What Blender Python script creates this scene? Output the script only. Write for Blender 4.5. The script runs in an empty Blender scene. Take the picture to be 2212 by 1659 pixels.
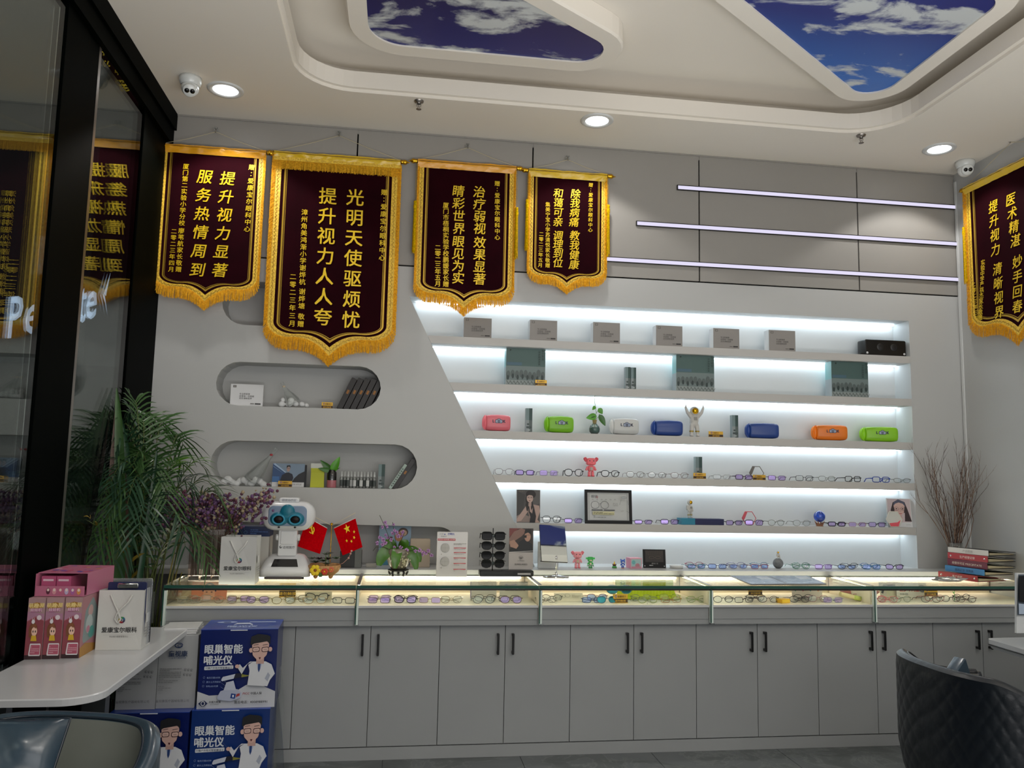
import bpy, bmesh, math, random
from mathutils import Vector, Matrix, Euler, noise as mnoise
from mathutils.geometry import tessellate_polygon
random.seed(7)
SC = bpy.context.scene
COL = SC.collection
PI = math.pi
R = math.radians
V = Vector

# ------------------------------------------------------------------ camera
EYE = V((0.0, 0.0, 1.55))
FPX = 1743.3
_y, _p, _r = R(7.959), R(6.341), R(1.184)
_f = V((math.sin(_y) * math.cos(_p), math.cos(_y) * math.cos(_p), math.sin(_p)))
_rt = V((math.cos(_y), -math.sin(_y), 0))
_up = _rt.cross(_f)
RT = _rt * math.cos(_r) + _up * math.sin(_r)
UP = -_rt * math.sin(_r) + _up * math.cos(_r)
FW = _f
cam = bpy.data.cameras.new('camera')
cam.sensor_width = 36
cam.lens = FPX / 2212 * 36
cam.clip_start = 0.02
cam.clip_end = 80
camo = bpy.data.objects.new('camera', cam)
COL.objects.link(camo)
m = Matrix.Identity(4)
for i in range(3):
    m[i][0] = RT[i]; m[i][1] = UP[i]; m[i][2] = -FW[i]; m[i][3] = EYE[i]
camo.matrix_world = m
SC.camera = camo


def ray(px, py):
    return RT * ((px - 1106) / FPX) - UP * ((py - 829.5) / FPX) + FW


def at(px, py, Y):
    d = ray(px, py); return EYE + d * (Y / d.y)


def atz(px, py, Z):
    d = ray(px, py); return EYE + d * ((Z - EYE.z) / d.z)


def atx(px, py, X):
    d = ray(px, py); return EYE + d * (X / d.x)


# ------------------------------------------------------------------ view, world
SC.view_settings.view_transform = 'Standard'
SC.view_settings.look = 'None'
SC.view_settings.gamma = 1
SC.view_settings.use_curve_mapping = False
SC.view_settings.exposure = 0.0
SC.cycles.max_bounces = 8
SC.cycles.diffuse_bounces = 4
SC.cycles.glossy_bounces = 4
SC.cycles.transmission_bounces = 6
SC.cycles.transparent_max_bounces = 16
SC.cycles.sample_clamp_indirect = 3
SC.cycles.caustics_reflective = False
SC.cycles.caustics_refractive = False
w = bpy.data.worlds.new('night'); SC.world = w
w.use_nodes = True
w.node_tree.nodes['Background'].inputs[0].default_value = (0.011, 0.013, 0.014, 1)
w.node_tree.nodes['Background'].inputs[1].default_value = 1.0

XL, XR, YB, YF, ZC = -1.525, 3.995, 5.25, -3.0, 3.81   # left glass, right wall, back wall, wall behind the camera, ceiling


def spot(x, y, z, e, size=118, blend=.35, col=(1, .95, .87), rad=.05):
    l = bpy.data.lights.new('downlight_beam', 'SPOT'); l.energy = e; l.spot_size = R(size); l.spot_blend = blend
    l.color = col; l.shadow_soft_size = rad
    o = bpy.data.objects.new('downlight_beam', l); COL.objects.link(o); o.location = (x, y, z)
    return o


def area(loc, rot, sx, sy, e, col):
    l = bpy.data.lights.new('fill_light', 'AREA'); l.shape = 'RECTANGLE'; l.size = sx; l.size_y = sy; l.energy = e; l.color = col
    o = bpy.data.objects.new('fill_light', l); COL.objects.link(o); o.location = loc; o.rotation_euler = rot
    return o


# downlights over the counter and behind the photographer, then an added overhead fill
LAMPS = [(-1.10, 4.83), (1.19, 4.83), (3.58, 4.83)]
for x, y in LAMPS:
    spot(x, y, ZC - .03, 38 if x < 0 else 23, 116, .22, (1, .97, .93))
for x, y in ((-1.10, .9), (3.58, .9), (1.19, -.6)):
    spot(x, y, ZC - .03, 30)
area((1.2, -1.2, 3.6), (0, 0, 0), 3.0, 1.6, 60, (1, .968, .93))  # added fill below the ceiling, without a fitting
# two added unseen fills: one shining up at the ceiling, one facing the back wall
area((1.2, .2, .95), (PI, 0, 0), 4.6, 1.7, 195, (1, .985, .96))
area((1.2, -2.7, 1.7), (R(90), 0, 0), 4.4, 2.2, 44, (.98, .98, 1))


# ------------------------------------------------------------------ materials
def C(h):
    h = h.lstrip('#'); o = []
    if len(h) == 3: h = ''.join(c + c for c in h)
    for i in (0, 2, 4):
        s = int(h[i:i + 2], 16) / 255
        o.append(s / 12.92 if s <= .04045 else ((s + .055) / 1.055) ** 2.4)
    return tuple(o)


_M = {}


def M(name, col='#808080', rough=.5, metal=0, spec=.5, emit=0, ecol=None, var=0, vs=8, bump=0, bs=60, coat=0, sheen=0, aniso=None):
    if name in _M: return _M[name]
    c = C(col) if isinstance(col, str) else col
    mt = bpy.data.materials.new(name); mt.use_nodes = True
    nt = mt.node_tree; b = nt.nodes['Principled BSDF']
    b.inputs['Base Color'].default_value = (*c, 1)
    b.inputs['Roughness'].default_value = rough
    b.inputs['Metallic'].default_value = metal
    b.inputs['Specular IOR Level'].default_value = spec
    if coat: b.inputs['Coat Weight'].default_value = coat; b.inputs['Coat Roughness'].default_value = .12
    if sheen: b.inputs['Sheen Weight'].default_value = sheen
    if emit:
        e = ecol or c
        if isinstance(e, str): e = C(e)
        b.inputs['Emission Color'].default_value = (*e, 1)
        b.inputs['Emission Strength'].default_value = emit
    tc = None
    if var or bump:
        tc = nt.nodes.new('ShaderNodeTexCoord')
    if var:
        n = nt.nodes.new('ShaderNodeTexNoise'); n.inputs['Scale'].default_value = vs; n.inputs['Detail'].default_value = 4
        nt.links.new(tc.outputs['Object'], n.inputs['Vector'])
        r = nt.nodes.new('ShaderNodeValToRGB'); r.color_ramp.elements[0].position = .3; r.color_ramp.elements[1].position = .7
        r.color_ramp.elements[0].color = (*[max(0, k * (1 - var)) for k in c], 1)
        r.color_ramp.elements[1].color = (*[min(1, k * (1 + var)) for k in c], 1)
        nt.links.new(n.outputs['Fac'], r.inputs['Fac']); nt.links.new(r.outputs['Color'], b.inputs['Base Color'])
    if bump:
        n = nt.nodes.new('ShaderNodeTexNoise'); n.inputs['Scale'].default_value = bs; n.inputs['Detail'].default_value = 3
        nt.links.new(tc.outputs['Object'], n.inputs['Vector'])
        bp = nt.nodes.new('ShaderNodeBump'); bp.inputs['Strength'].default_value = bump; bp.inputs['Distance'].default_value = .003
        nt.links.new(n.outputs['Fac'], bp.inputs['Height']); nt.links.new(bp.outputs['Normal'], b.inputs['Normal'])
    _M[name] = mt
    return mt


def glassm(name, tint='#ffffff', refl=1.0, ior=1.5, rough=.0, body=0, bcol='#ffffff', gcol='#ffffff'):
    """thin clear glass: clear transmission with a Fresnel reflection on top"""
    if name in _M: return _M[name]
    mt = bpy.data.materials.new(name); mt.use_nodes = True
    nt = mt.node_tree; nt.nodes.clear()
    out = nt.nodes.new('ShaderNodeOutputMaterial')
    tr = nt.nodes.new('ShaderNodeBsdfTransparent'); tr.inputs[0].default_value = (*C(tint), 1)
    gl = nt.nodes.new('ShaderNodeBsdfGlossy'); gl.inputs['Roughness'].default_value = rough; gl.inputs[0].default_value = (*C(gcol), 1)
    fr = nt.nodes.new('ShaderNodeFresnel'); fr.inputs[0].default_value = ior
    mu = nt.nodes.new('ShaderNodeMath'); mu.operation = 'MULTIPLY'; mu.inputs[1].default_value = refl; mu.use_clamp = True
    nt.links.new(fr.outputs[0], mu.inputs[0])
    mx = nt.nodes.new('ShaderNodeMixShader')
    src = tr
    if body:
        df = nt.nodes.new('ShaderNodeBsdfDiffuse'); df.inputs[0].default_value = (*C(bcol), 1)
        m2 = nt.nodes.new('ShaderNodeMixShader'); m2.inputs[0].default_value = body
        nt.links.new(tr.outputs[0], m2.inputs[1]); nt.links.new(df.outputs[0], m2.inputs[2]); src = m2
    nt.links.new(mu.outputs[0], mx.inputs[0]); nt.links.new(src.outputs[0], mx.inputs[1]); nt.links.new(gl.outputs[0], mx.inputs[2])
    nt.links.new(mx.outputs[0], out.inputs[0])
    _M[name] = mt
    return mt


# ------------------------------------------------------------------ mesh builder
class MB:
    def __init__(s):
        s.v = []; s.f = []; s.m = []; s.mats = []; s.sm = []

    def mi(s, mat):
        if mat not in s.mats: s.mats.append(mat)
        return s.mats.index(mat)

    def add(s, vs, fs, mat, T=None, smooth=False):
        b = len(s.v); k = s.mi(mat)
        s.v.extend([(T @ V(v)) if T is not None else V(v) for v in vs])
        for f in fs:
            s.f.append([i + b for i in f]); s.m.append(k); s.sm.append(smooth)
        return s

    def box(s, c, d, mat, T=None, rot=None):
        x, y, z = d[0] / 2, d[1] / 2, d[2] / 2
        vs = [V((a * x, b * y, e * z)) for a in (-1, 1) for b in (-1, 1) for e in (-1, 1)]
        if rot is not None: vs = [Euler(rot).to_matrix() @ v for v in vs]
        vs = [v + V(c) for v in vs]
        return s.add(vs, [(0, 1, 3, 2), (4, 6, 7, 5), (0, 4, 5, 1), (2, 3, 7, 6), (0, 2, 6, 4), (1, 5, 7, 3)], mat, T)

    def bx(s, a, b, mat, T=None):  # box from min corner to max corner
        return s.box([(a[i] + b[i]) / 2 for i in range(3)], [abs(b[i] - a[i]) for i in range(3)], mat, T)

    def rbox(s, c, d, r, mat, T=None, n=3, rot=None, smooth=True):
        """box with rounded corners in its x-z outline and softened front and back"""
        x, y, z = d[0] / 2, d[1] / 2, d[2] / 2
        r = min(r, x * .98, z * .98); e = min(r * .5, y * .9)
        rings = []
        for yy, ins in ((-y, e), (-y + e * .3, e * .3), (-y + e, 0), (y - e, 0), (y - e * .3, e * .3), (y, e)):
            ring = []
            for cx, cz, a0 in ((x - r, z - r, 0), (-x + r, z - r, 90), (-x + r, -z + r, 180), (x - r, -z + r, 270)):
                for k in range(n + 1):
                    a = R(a0 + 90 * k / n); rr = max(r - ins, 0.0001)
                    px = cx + rr * math.cos(a); pz = cz + rr * math.sin(a)
                    ring.append(V((px, yy, pz)))
            rings.append(ring)
        if rot is not None:
            E = Euler(rot).to_matrix(); rings = [[E @ p for p in q] for q in rings]
        rings = [[p + V(c) for p in q] for q in rings]
        return s.loft(rings, mat, T, smooth=smooth)

    def loft(s, rings, mat, T=None, closed=True, cap=True, smooth=True):
        n = len(rings[0]); vs = [p for q in rings for p in q]; fs = []
        for i in range(len(rings) - 1):
            for j in range(n if closed else n - 1):
                k = (j + 1) % n
                fs.append((i * n + j, i * n + k, (i + 1) * n + k, (i + 1) * n + j))
        s.add(vs, fs, mat, T, smooth)
        if cap and closed:
            b = len(s.v) - len(vs); k = s.mi(mat)
            s.f.append([b + j for j in range(n)][::-1]); s.m.append(k); s.sm.append(False)
            b2 = b + (len(rings) - 1) * n
            s.f.append([b2 + j for j in range(n)]); s.m.append(k); s.sm.append(False)
        return s

    def tube(s, pts, r, mat, n=6, T=None, cap=True, closed=False, flat=1.0):
        pts = [V(p) for p in pts]; N = len(pts)
        rr = r if isinstance(r, (list, tuple)) else [r] * N
        rings = []; prev = None
        for i, p in enumerate(pts):
            if closed: d = pts[(i + 1) % N] - pts[i - 1]
            else: d = pts[min(i + 1, N - 1)] - pts[max(i - 1, 0)]
            if d.length < 1e-9: d = V((0, 0, 1))
            d.normalize()
            if prev is None:
                a = V((0, 0, 1)) if abs(d.z) < .9 else V((0, 1, 0))
                u = d.cross(a).normalized()
            else:
                u = (prev - d * prev.dot(d))
                u = u.normalized() if u.length > 1e-6 else d.orthogonal().normalized()
            prev = u; w_ = d.cross(u)
            rings.append([p + (u * math.cos(2 * PI * k / n) * flat + w_ * math.sin(2 * PI * k / n)) * rr[i] for k in range(n)])
        if closed:
            rings.append(rings[0]); return s.loft(rings, mat, T, cap=False)
        return s.loft(rings, mat, T, cap=cap)

    def cyl(s, p0, p1, r, mat, n=16, r1=None, T=None):
        return s.tube([p0, p1], [r, r if r1 is None else r1], mat, n, T)

    def lathe(s, prof, mat, n=24, c=(0, 0, 0), T=None, axis='z', cap=False, smooth=True):
        rings = []
        for r, h in prof:
            ring = []
            for k in range(n):
                a = 2 * PI * k / n; x, y = r * math.cos(a), r * math.sin(a)
                p = V((x, y, h)) if axis == 'z' else (V((x, -h, y)) if axis == 'y' else V((h, x, y)))
                ring.append(p + V(c))
            rings.append(ring)
        return s.loft(rings, mat, T, cap=cap, smooth=smooth)

    def ball(s, c, r, mat, n=12, T=None, rot=None, m_=None):
        r = r if isinstance(r, (list, tuple)) else (r, r, r)
        E = Euler(rot).to_matrix() if rot is not None else Matrix.Identity(3)
        rings = []; mm = m_ or max(6, n // 2 + 1)
        for i in range(mm + 1):
            t = -PI / 2 + PI * i / mm; ct = max(math.cos(t), .002)
            rings.append([V(c) + E @ V((r[0] * ct * math.cos(2 * PI * k / n), r[1] * ct * math.sin(2 * PI * k / n), r[2] * math.sin(t))) for k in range(n)])
        return s.loft(rings, mat, T)

    def poly(s, pts, mat, T=None, th=0, n=(0, 1, 0), holes=()):
        """flat polygon (3D points) with optional holes, optionally thickened along n"""
        loops = [[V(p) for p in pts]] + [[V(p) for p in h] for h in holes]
        tris = tessellate_polygon(loops); flat = [p for l in loops for p in l]
        s.add(flat, [list(t) for t in tris], mat, T)
        if th:
            n = V(n) * th
            s.add([p + n for p in flat], [list(t)[::-1] for t in tris], mat, T)
            for l in loops:
                k = len(l)
                s.add(l + [p + n for p in l], [(i, (i + 1) % k, (i + 1) % k + k, i + k) for i in range(k)], mat, T)
        return s

    def grid(s, fn, nu, nv, mat, T=None, closed_u=False, smooth=True):
        vs = [fn(i / nu, j / nv) for j in range(nv + 1) for i in range(nu + (0 if closed_u else 1))]
        w_ = nu if closed_u else nu + 1; fs = []
        for j in range(nv):
            for i in range(nu):
                k = (i + 1) % w_ if closed_u else i + 1
                fs.append((j * w_ + i, j * w_ + k, (j + 1) * w_ + k, (j + 1) * w_ + i))
        return s.add(vs, fs, mat, T, smooth)

    def mesh(s, name):
        me = bpy.data.meshes.new(name)
        me.from_pydata([tuple(p) for p in s.v], [], s.f)
        for mt in s.mats: me.materials.append(mt)
        me.polygons.foreach_set('material_index', s.m)
        me.polygons.foreach_set('use_smooth', s.sm)
        me.update()
        return me

    def put(s, name, parent=None, loc=(0, 0, 0), rot=(0, 0, 0), **kw):
        return mobj(name, s.mesh(name), parent, loc, rot, **kw)


def mobj(name, me, parent=None, loc=(0, 0, 0), rot=(0, 0, 0), label=None, cat=None, group=None, kind=None):
    o = bpy.data.objects.new(name, me); COL.objects.link(o)
    o.location = loc; o.rotation_euler = rot
    if parent is not None: o.parent = parent
    tag(o, label, cat, group, kind)
    return o


def tag(o, label=None, cat=None, group=None, kind=None):
    if label: o['label'] = label
    if cat: o['category'] = cat
    if group: o['group'] = group
    if kind: o['kind'] = kind
    return o


def thing(name, label, cat, loc=(0, 0, 0), rot=(0, 0, 0), group=None):
    if not isinstance(rot, (tuple, list)): rot = (0, 0, rot)
    o = bpy.data.objects.new(name, None); COL.objects.link(o)
    o.location = loc; o.rotation_euler = rot; o.empty_display_size = .05
    return tag(o, label, cat, group)


def dup(root, loc=None, rot=None, label=None, group=None, swap=None, scale=None):
    def cp(o, par):
        c = o.copy(); COL.objects.link(c)
        if par is not None: c.parent = par
        if swap and c.type == 'MESH':
            for a, b in swap.items():
                if a in [x for x in c.data.materials]:
                    key = (c.data.name, a.name, b.name)
                    if key not in _SW:
                        me = c.data.copy()
                        for i, x in enumerate(me.materials):
                            if x == a: me.materials[i] = b
                        _SW[key] = me
                    c.data = _SW[key]
        for ch in KIDS.get(o.name, ()): cp(ch, c)
        return c
    KIDS = {}
    for o in bpy.data.objects:
        if o.parent is not None: KIDS.setdefault(o.parent.name, []).append(o)
    r = cp(root, None)
    if loc is not None: r.location = loc
    if rot is not None: r.rotation_euler = rot if isinstance(rot, (tuple, list)) else (0, 0, rot)
    if scale: r.scale = (scale,) * 3
    if label: r['label'] = label
    if group: r['group'] = group
    return r


_SW = {}


def fuse(mb, voxel, name, mat, smooth=1):
    """one continuous skin over overlapping solids"""
    me = mb.mesh(name + '_raw'); o = bpy.data.objects.new('tmp', me); COL.objects.link(o)
    md = o.modifiers.new('r', 'REMESH'); md.mode = 'VOXEL'; md.voxel_size = voxel; md.use_smooth_shade = True
    if smooth:
        s_ = o.modifiers.new('s', 'SMOOTH'); s_.iterations = smooth * 3; s_.factor = .5
    bpy.context.view_layer.update()
    out = bpy.data.meshes.new_from_object(o.evaluated_get(bpy.context.evaluated_depsgraph_get()))
    out.name = name
    out.materials.clear(); out.materials.append(mat)
    bpy.data.objects.remove(o); bpy.data.meshes.remove(me)
    for p in out.polygons: p.use_smooth = True
    return out


# ------------------------------------------------------------------ lettering
_G = {}
_tc = bpy.data.curves.new('glyph', 'FONT'); _tc.resolution_u = 2
_to = bpy.data.objects.new('glyph', _tc); COL.objects.link(_to)


def glyph(ch, bold):
    k = (ch, bold)
    if bold and k not in _G:
        vs, fs, x1 = glyph(ch, 0); nv = []; nf = []
        for i, (dx, dz) in enumerate(((0, 0), (bold * 1.6, 0), (0, bold * 1.2), (bold * 1.6, bold * 1.2))):
            b = len(nv); nv += [(x + dx, z + dz, -i * 8e-5) for x, z, _ in vs]; nf += [tuple(j + b for j in f) for f in fs]
        _G[k] = (nv, nf, x1 + bold * 1.6)
    if k not in _G:
        _tc.body = ch; _tc.size = 1
        bpy.context.view_layer.update()
        me = bpy.data.meshes.new_from_object(_to.evaluated_get(bpy.context.evaluated_depsgraph_get()))
        vs = [(v.co.x, v.co.y, 0.0) for v in me.vertices]; fs = [tuple(p.vertices) for p in me.polygons]
        x1 = max([v[0] for v in vs], default=.2)
        _G[k] = (vs, fs, x1); bpy.data.meshes.remove(me)
    return _G[k]


def adv(ch, bold):
    if ord(ch) > 0x2e80: return 1.0
    if ch == ' ': return .33
    return glyph(ch, bold)[2] + .07


def htext(mb, s, size, mat, x=0, z=0, y=0, align='c', bold=.0, sx=1, shear=0, T=None, mirror=False, gap=0):
    """text in the x-z plane facing -y; (x,z) = baseline anchor"""
    tot = sum(adv(c, bold) + gap for c in s) * size * sx
    cx = x - (tot / 2 if align == 'c' else (tot if align == 'r' else 0))
    for c in s:
        if c != ' ':
            vs, fs, _ = glyph(c, bold)
            mb.add([(cx + (vx + shear * vz) * size * sx, y + vy, z + vz * size) for vx, vz, vy in vs], fs, mat, T)
        cx += (adv(c, bold) + gap) * size * sx
    return mb


def vtext(mb, s, size, mat, x, z0, z1, y=0, bold=.0, shear=0, sx=1, T=None):
    """vertical column, character centres spread from z0 down to z1"""
    n = len(s)
    for i, c in enumerate(s):
        if c == ' ': continue
        zc = z0 + (z1 - z0) * (i / max(1, n - 1))
        vs, fs, _ = glyph(c, bold)
        if not vs: continue
        ox, oz = (.5, .38) if ord(c) > 0x2e80 else ((max(v[0] for v in vs)) / 2, .35)
        if c == '：': ox, oz = .5 if False else (min(v[0] for v in vs) + max(v[0] for v in vs)) / 2, (min(v[1] for v in vs) + max(v[1] for v in vs)) / 2
        mb.add([(x + ((vx - ox) + shear * (vz - oz)) * size * sx, y + vy, zc + (vz - oz) * size) for vx, vz, vy in vs], fs, mat, T)
    return mb


class Art:
    """flat print: coloured shapes in a w x h rectangle, stacked by a hair's breadth"""
    def __init__(s, w_, h, y=0, step=.00025):
        s.w, s.h, s.y, s.step, s.mb = w_, h, y, step, MB()

    def P(s, pts, col, rough=.5):
        s.y -= s.step
        s.mb.poly([((a - .5) * s.w, s.y, b * s.h) for a, b in pts], M('print_' + col.strip('#'), col, rough))
        return s

    def rect(s, x0, z0, x1, z1, col, **k):
        return s.P([(x0, z0), (x1, z0), (x1, z1), (x0, z1)], col, **k)

    def ell(s, cx, cz, rx, rz, col, n=20, a0=0, a1=360, **k):
        m_ = n if a1 - a0 >= 360 else n + 1
        return s.P([(cx + rx * math.cos(R(a0 + (a1 - a0) * i / n)), cz + rz * math.sin(R(a0 + (a1 - a0) * i / n))) for i in range(m_)], col, **k)

    def line(s, pts, wd, col, **k):
        for a, b in zip(pts, pts[1:]):
            dx, dz = (b[0] - a[0]) * s.w, (b[1] - a[1]) * s.h; L = math.hypot(dx, dz) or 1
            nx, nz = -dz / L * wd / 2 / s.w, dx / L * wd / 2 / s.h
            s.P([(a[0] + nx, a[1] + nz), (b[0] + nx, b[1] + nz), (b[0] - nx, b[1] - nz), (a[0] - nx, a[1] - nz)], col, **k)
        return s

    def ring(s, cx, cz, rx, rz, wd, col, n=20):
        return s.line([(cx + rx * math.cos(2 * PI * i / n), cz + rz * math.sin(2 * PI * i / n)) for i in range(n + 1)], wd, col)

    def text(s, t, x, z, size, col, align='c', bold=0, sx=1, shear=0, vert=None, gap=0):
        s.y -= s.step; mt = M('print_' + col.strip('#'), col)
        if vert is not None:
            vtext(s.mb, t, size, mt, (x - .5) * s.w, z * s.h, vert * s.h, s.y, bold, shear)
        else:
            htext(s.mb, t, size, mt, (x - .5) * s.w, z * s.h, s.y, align, bold, sx, shear, gap=gap)
        return s

    def scrib(s, x0, z0, x1, z1, n, col, seed=1):
        """lines of print too small to read"""
        rn = random.Random(seed)
        dz = (z1 - z0) / n
        for i in range(n):
            z = z1 - dz * (i + .5); x = x0
            while x < x1 - .01:
                L = rn.uniform(.03, .12) * (x1 - x0) / .5; s.rect(x, z - dz * .25, min(x + L, x1), z + dz * .25, col); x += L + .012
                if rn.random() < .12: break
        return s

    def put(s, parent, name='print', loc=(0, 0, 0), rot=(0, 0, 0), **k):
        return s.mb.put(name, parent, loc, rot, **k)


def roundpoly(pts, r, n=6):
    """2D polygon with rounded corners"""
    out = []; N = len(pts)
    rs = r if isinstance(r, (list, tuple)) else [r] * N
    for i in range(N):
        p, a, b = V(pts[i]), V(pts[i - 1]), V(pts[(i + 1) % N])
        u, w_ = (a - p).normalized(), (b - p).normalized()
        ang = u.angle(w_); d = min(rs[i] / math.tan(ang / 2), (a - p).length * .48, (b - p).length * .48)
        if d < 1e-5: out.append(tuple(p)); continue
        rad = d * math.tan(ang / 2); cen = p + (u + w_).normalized() * (rad / math.sin(ang / 2))
        s0, s1 = p + u * d - cen, p + w_ * d - cen
        a0 = math.atan2(s0.y, s0.x); da = math.atan2(s1.y, s1.x) - a0
        while da > PI: da -= 2 * PI
        while da < -PI: da += 2 * PI
        for k in range(n + 1):
            t = a0 + da * k / n; out.append((cen.x + rad * math.cos(t), cen.y + rad * math.sin(t)))
    return out


def offpoly(pts, d):
    """push a 2D outline outwards by d"""
    out = []; N = len(pts); ar = sum(pts[i - 1][0] * pts[i][1] - pts[i][0] * pts[i - 1][1] for i in range(N))
    sg = 1 if ar > 0 else -1
    for i in range(N):
        a, p, b = V(pts[i - 1]), V(pts[i]), V(pts[(i + 1) % N])
        t = (b - a); t = t.normalized() if t.length > 1e-9 else V((1, 0))
        out.append((p.x + t.y * d * sg, p.y - t.x * d * sg))
    return out

# ------------------------------------------------------------------ common materials
wallm = M('wall_paint', '#b8b9b8', .55, var=.02, vs=1.5, bump=.03, bs=90)
panelm = M('wall_panel_laminate', '#97948f', .45, var=.02, vs=2)
ceilm = M('ceiling_paint', '#ece6dc', .8, var=.015, vs=1.2)
white = M('white_laminate', '#d4d6d6', .4)
nichem = M('niche_laminate', '#d6dadb', .45)
cabm = M('cabinet_laminate', '#9fa2a3', .42, var=.02, vs=3)
dark = M('seam_black', '#010101', .9, spec=0)
black = M('black_plastic', '#0b0b0c', .35)
blackm = M('black_metal', '#101010', .3, metal=.3)
frameb = M('window_frame_coating', '#010302', .6, spec=.03)
steel = M('brushed_steel', '#9b9590', .32, metal=.9)
chrome = M('chrome', '#d8d8d8', .08, metal=1)
gold = M('polished_gold', '#d9a42a', .2, metal=1)
winglass = glassm('window_glass', '#dfe6e4', .7, 1.52)
caseglass = glassm('showcase_glass', '#f4faf6', .38, 1.5)
edgeglass = M('glass_edge', '#2a584c', .15, spec=.5)
finglass = glassm('glass_fin', '#f2fff8', .5, 1.5, body=.9, bcol='#f2fff8')  # pale diffuse body puts the edge-lit glow into the colour
clear = glassm('clear_plastic', '#eef1f1', 1.2, 1.45, body=.06)
leddiff = M('led_cool', '#ffffff', .5, emit=12.5, ecol=(.80, .92, 1))
ledline = M('led_line', '#303030', .5, emit=1, ecol=(.74, .70, .90))
ledwarm = M('led_warm', '#ffffff', .5, emit=11, ecol=(1, .87, .73))
lampm = M('lamp_diffuser', '#ffffff', .5, emit=7, ecol=(.93, .97, 1))


def struct(name, mb, parent=None, **k):
    return mb.put(name, parent, kind=None if parent else 'structure', **k)


# ------------------------------------------------------------------ floor
fl = M('floor_base', '#3c3d3c', .5)
mb = MB(); mb.bx((XL - .2, YF, -.1), (XR + .2, YB + .3, -.004), fl)
floor = struct('floor', mb)
ft = bpy.data.materials.new('floor_marble'); ft.use_nodes = True
nt = ft.node_tree; bs_ = nt.nodes['Principled BSDF']; bs_.inputs['Roughness'].default_value = .33
tcn = nt.nodes.new('ShaderNodeTexCoord'); oi = nt.nodes.new('ShaderNodeObjectInfo'); ad = nt.nodes.new('ShaderNodeVectorMath')
nt.links.new(tcn.outputs['Object'], ad.inputs[0]); nt.links.new(oi.outputs['Location'], ad.inputs[1])
no1 = nt.nodes.new('ShaderNodeTexNoise'); no1.inputs['Scale'].default_value = 3.2; no1.inputs['Detail'].default_value = 8; no1.inputs['Distortion'].default_value = 1.2
no1.inputs['Roughness'].default_value = .65
nt.links.new(ad.outputs[0], no1.inputs['Vector'])
rp = nt.nodes.new('ShaderNodeValToRGB')
for p_, c_ in ((.28, '#4a4f50'), (.47, '#5d6263'), (.5, '#767b7b'), (.53, '#62676a'), (.75, '#6d7174')):
    e_ = rp.color_ramp.elements.new(p_); e_.color = (*C(c_), 1)
rp.color_ramp.elements.remove(rp.color_ramp.elements[0]); rp.color_ramp.elements.remove(rp.color_ramp.elements[-1])
nt.links.new(no1.outputs['Fac'], rp.inputs['Fac']); nt.links.new(rp.outputs['Color'], bs_.inputs['Base Color'])
TW = .75
tm = MB(); tm.bx((.0015, .0015, -.004), (TW - .0015, TW - .0015, 0), ft); tme = tm.mesh('tile')
y = 4.66 - TW
for r_ in range(6):
    x = -1.52 + (TW * .5 if r_ % 2 else 0) - TW
    while x < XR:
        mobj('tile', tme, floor, (x, y, 0)); x += TW
    y -= TW

# ------------------------------------------------------------------ back wall with its niches
NZ0 = .955


def diag(z): return .041 + (2.693 - z) * (.771 - .041) / (2.693 - 1.229)


def stadium(x0, x1, z0, z1, n=10):
    r = (z1 - z0) / 2; zc = (z0 + z1) / 2
    return [(x1 - r + r * math.cos(a), zc + r * math.sin(a)) for a in [(-PI / 2 + PI * i / n) for i in range(n + 1)]] + \
           [(x0 + r + r * math.cos(a), zc + r * math.sin(a)) for a in [(PI / 2 + PI * i / n) for i in range(n + 1)]]


NICHE = [(diag(NZ0), NZ0), (3.603, NZ0), (3.598, 2.697), (.041, 2.693)]
CAPS = [stadium(-1.143, -.121, 1.94, 2.218), stadium(-1.148, .129, 1.437, 1.721), stadium(-1.135, -.25, 2.455, 2.74)]
ARCH = [(-1.25, NZ0), (.40, NZ0)] + roundpoly([(-1.25, NZ0), (.40, NZ0), (.40, 1.20), (-1.25, 1.225)], [0, 0, .13, .13])[2:]
holes = [NICHE] + CAPS + [ARCH]
mb = MB()
mb.poly([(XL, YB, -.05), (XR, YB, -.05), (XR, YB, 2.893), (XL, YB, 2.893)], wallm, holes=[[(a, YB, b) for a, b in h] for h in holes])
for h, dp, mt in [(NICHE, .19, nichem)] + [(c, .19, wallm) for c in CAPS] + [(ARCH, .17, wallm)]:
    k = len(h)
    mb.add([(a, YB, b) for a, b in h] + [(a, YB + dp, b) for a, b in h], [(i, (i + 1) % k, (i + 1) % k + k, i + k) for i in range(k)], mt, smooth=False)
    mb.poly([(a, YB + dp, b) for a, b in h], mt)
mb.bx((XL, YB + .012, 2.893), (XR, YB + .05, 3.87), dark)
mb.bx((XL, YB, 3.775), (XR, YB + .05, 3.87), panelm)
wall_back = struct('wall_back', mb)
xs = [XL + .002, -.334, .845, 2.03, 3.222, XR - .002]
for a, b in zip(xs, xs[1:]):
    g = MB(); g.bx((a + .0055, YB - .004, 2.902), (b - .004, YB + .012, 3.806), panelm); g.put('panel', wall_back)
# shadow gap along the ceiling on the left
g = MB(); g.bx((XL, YB - .010, 3.800), (XR - .004, YB - .0045, 3.808), panelm); struct('trim_1', g)

# right wall, wall behind the photographer
g = MB(); g.bx((XR, YF, -.05), (XR + .1, YB + .2, ZC + .02), wallm)
wall_right = struct('wall_right', g)
g = MB(); g.box((XR - .004, 5.23, 1.9), (.008, .02, 3.7), white); struct('trim_2', g)
g = MB(); g.bx((XL - .2, YF - .1, -.05), (XR + .2, YF, ZC + .3), wallm); struct('wall_front', g)

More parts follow.
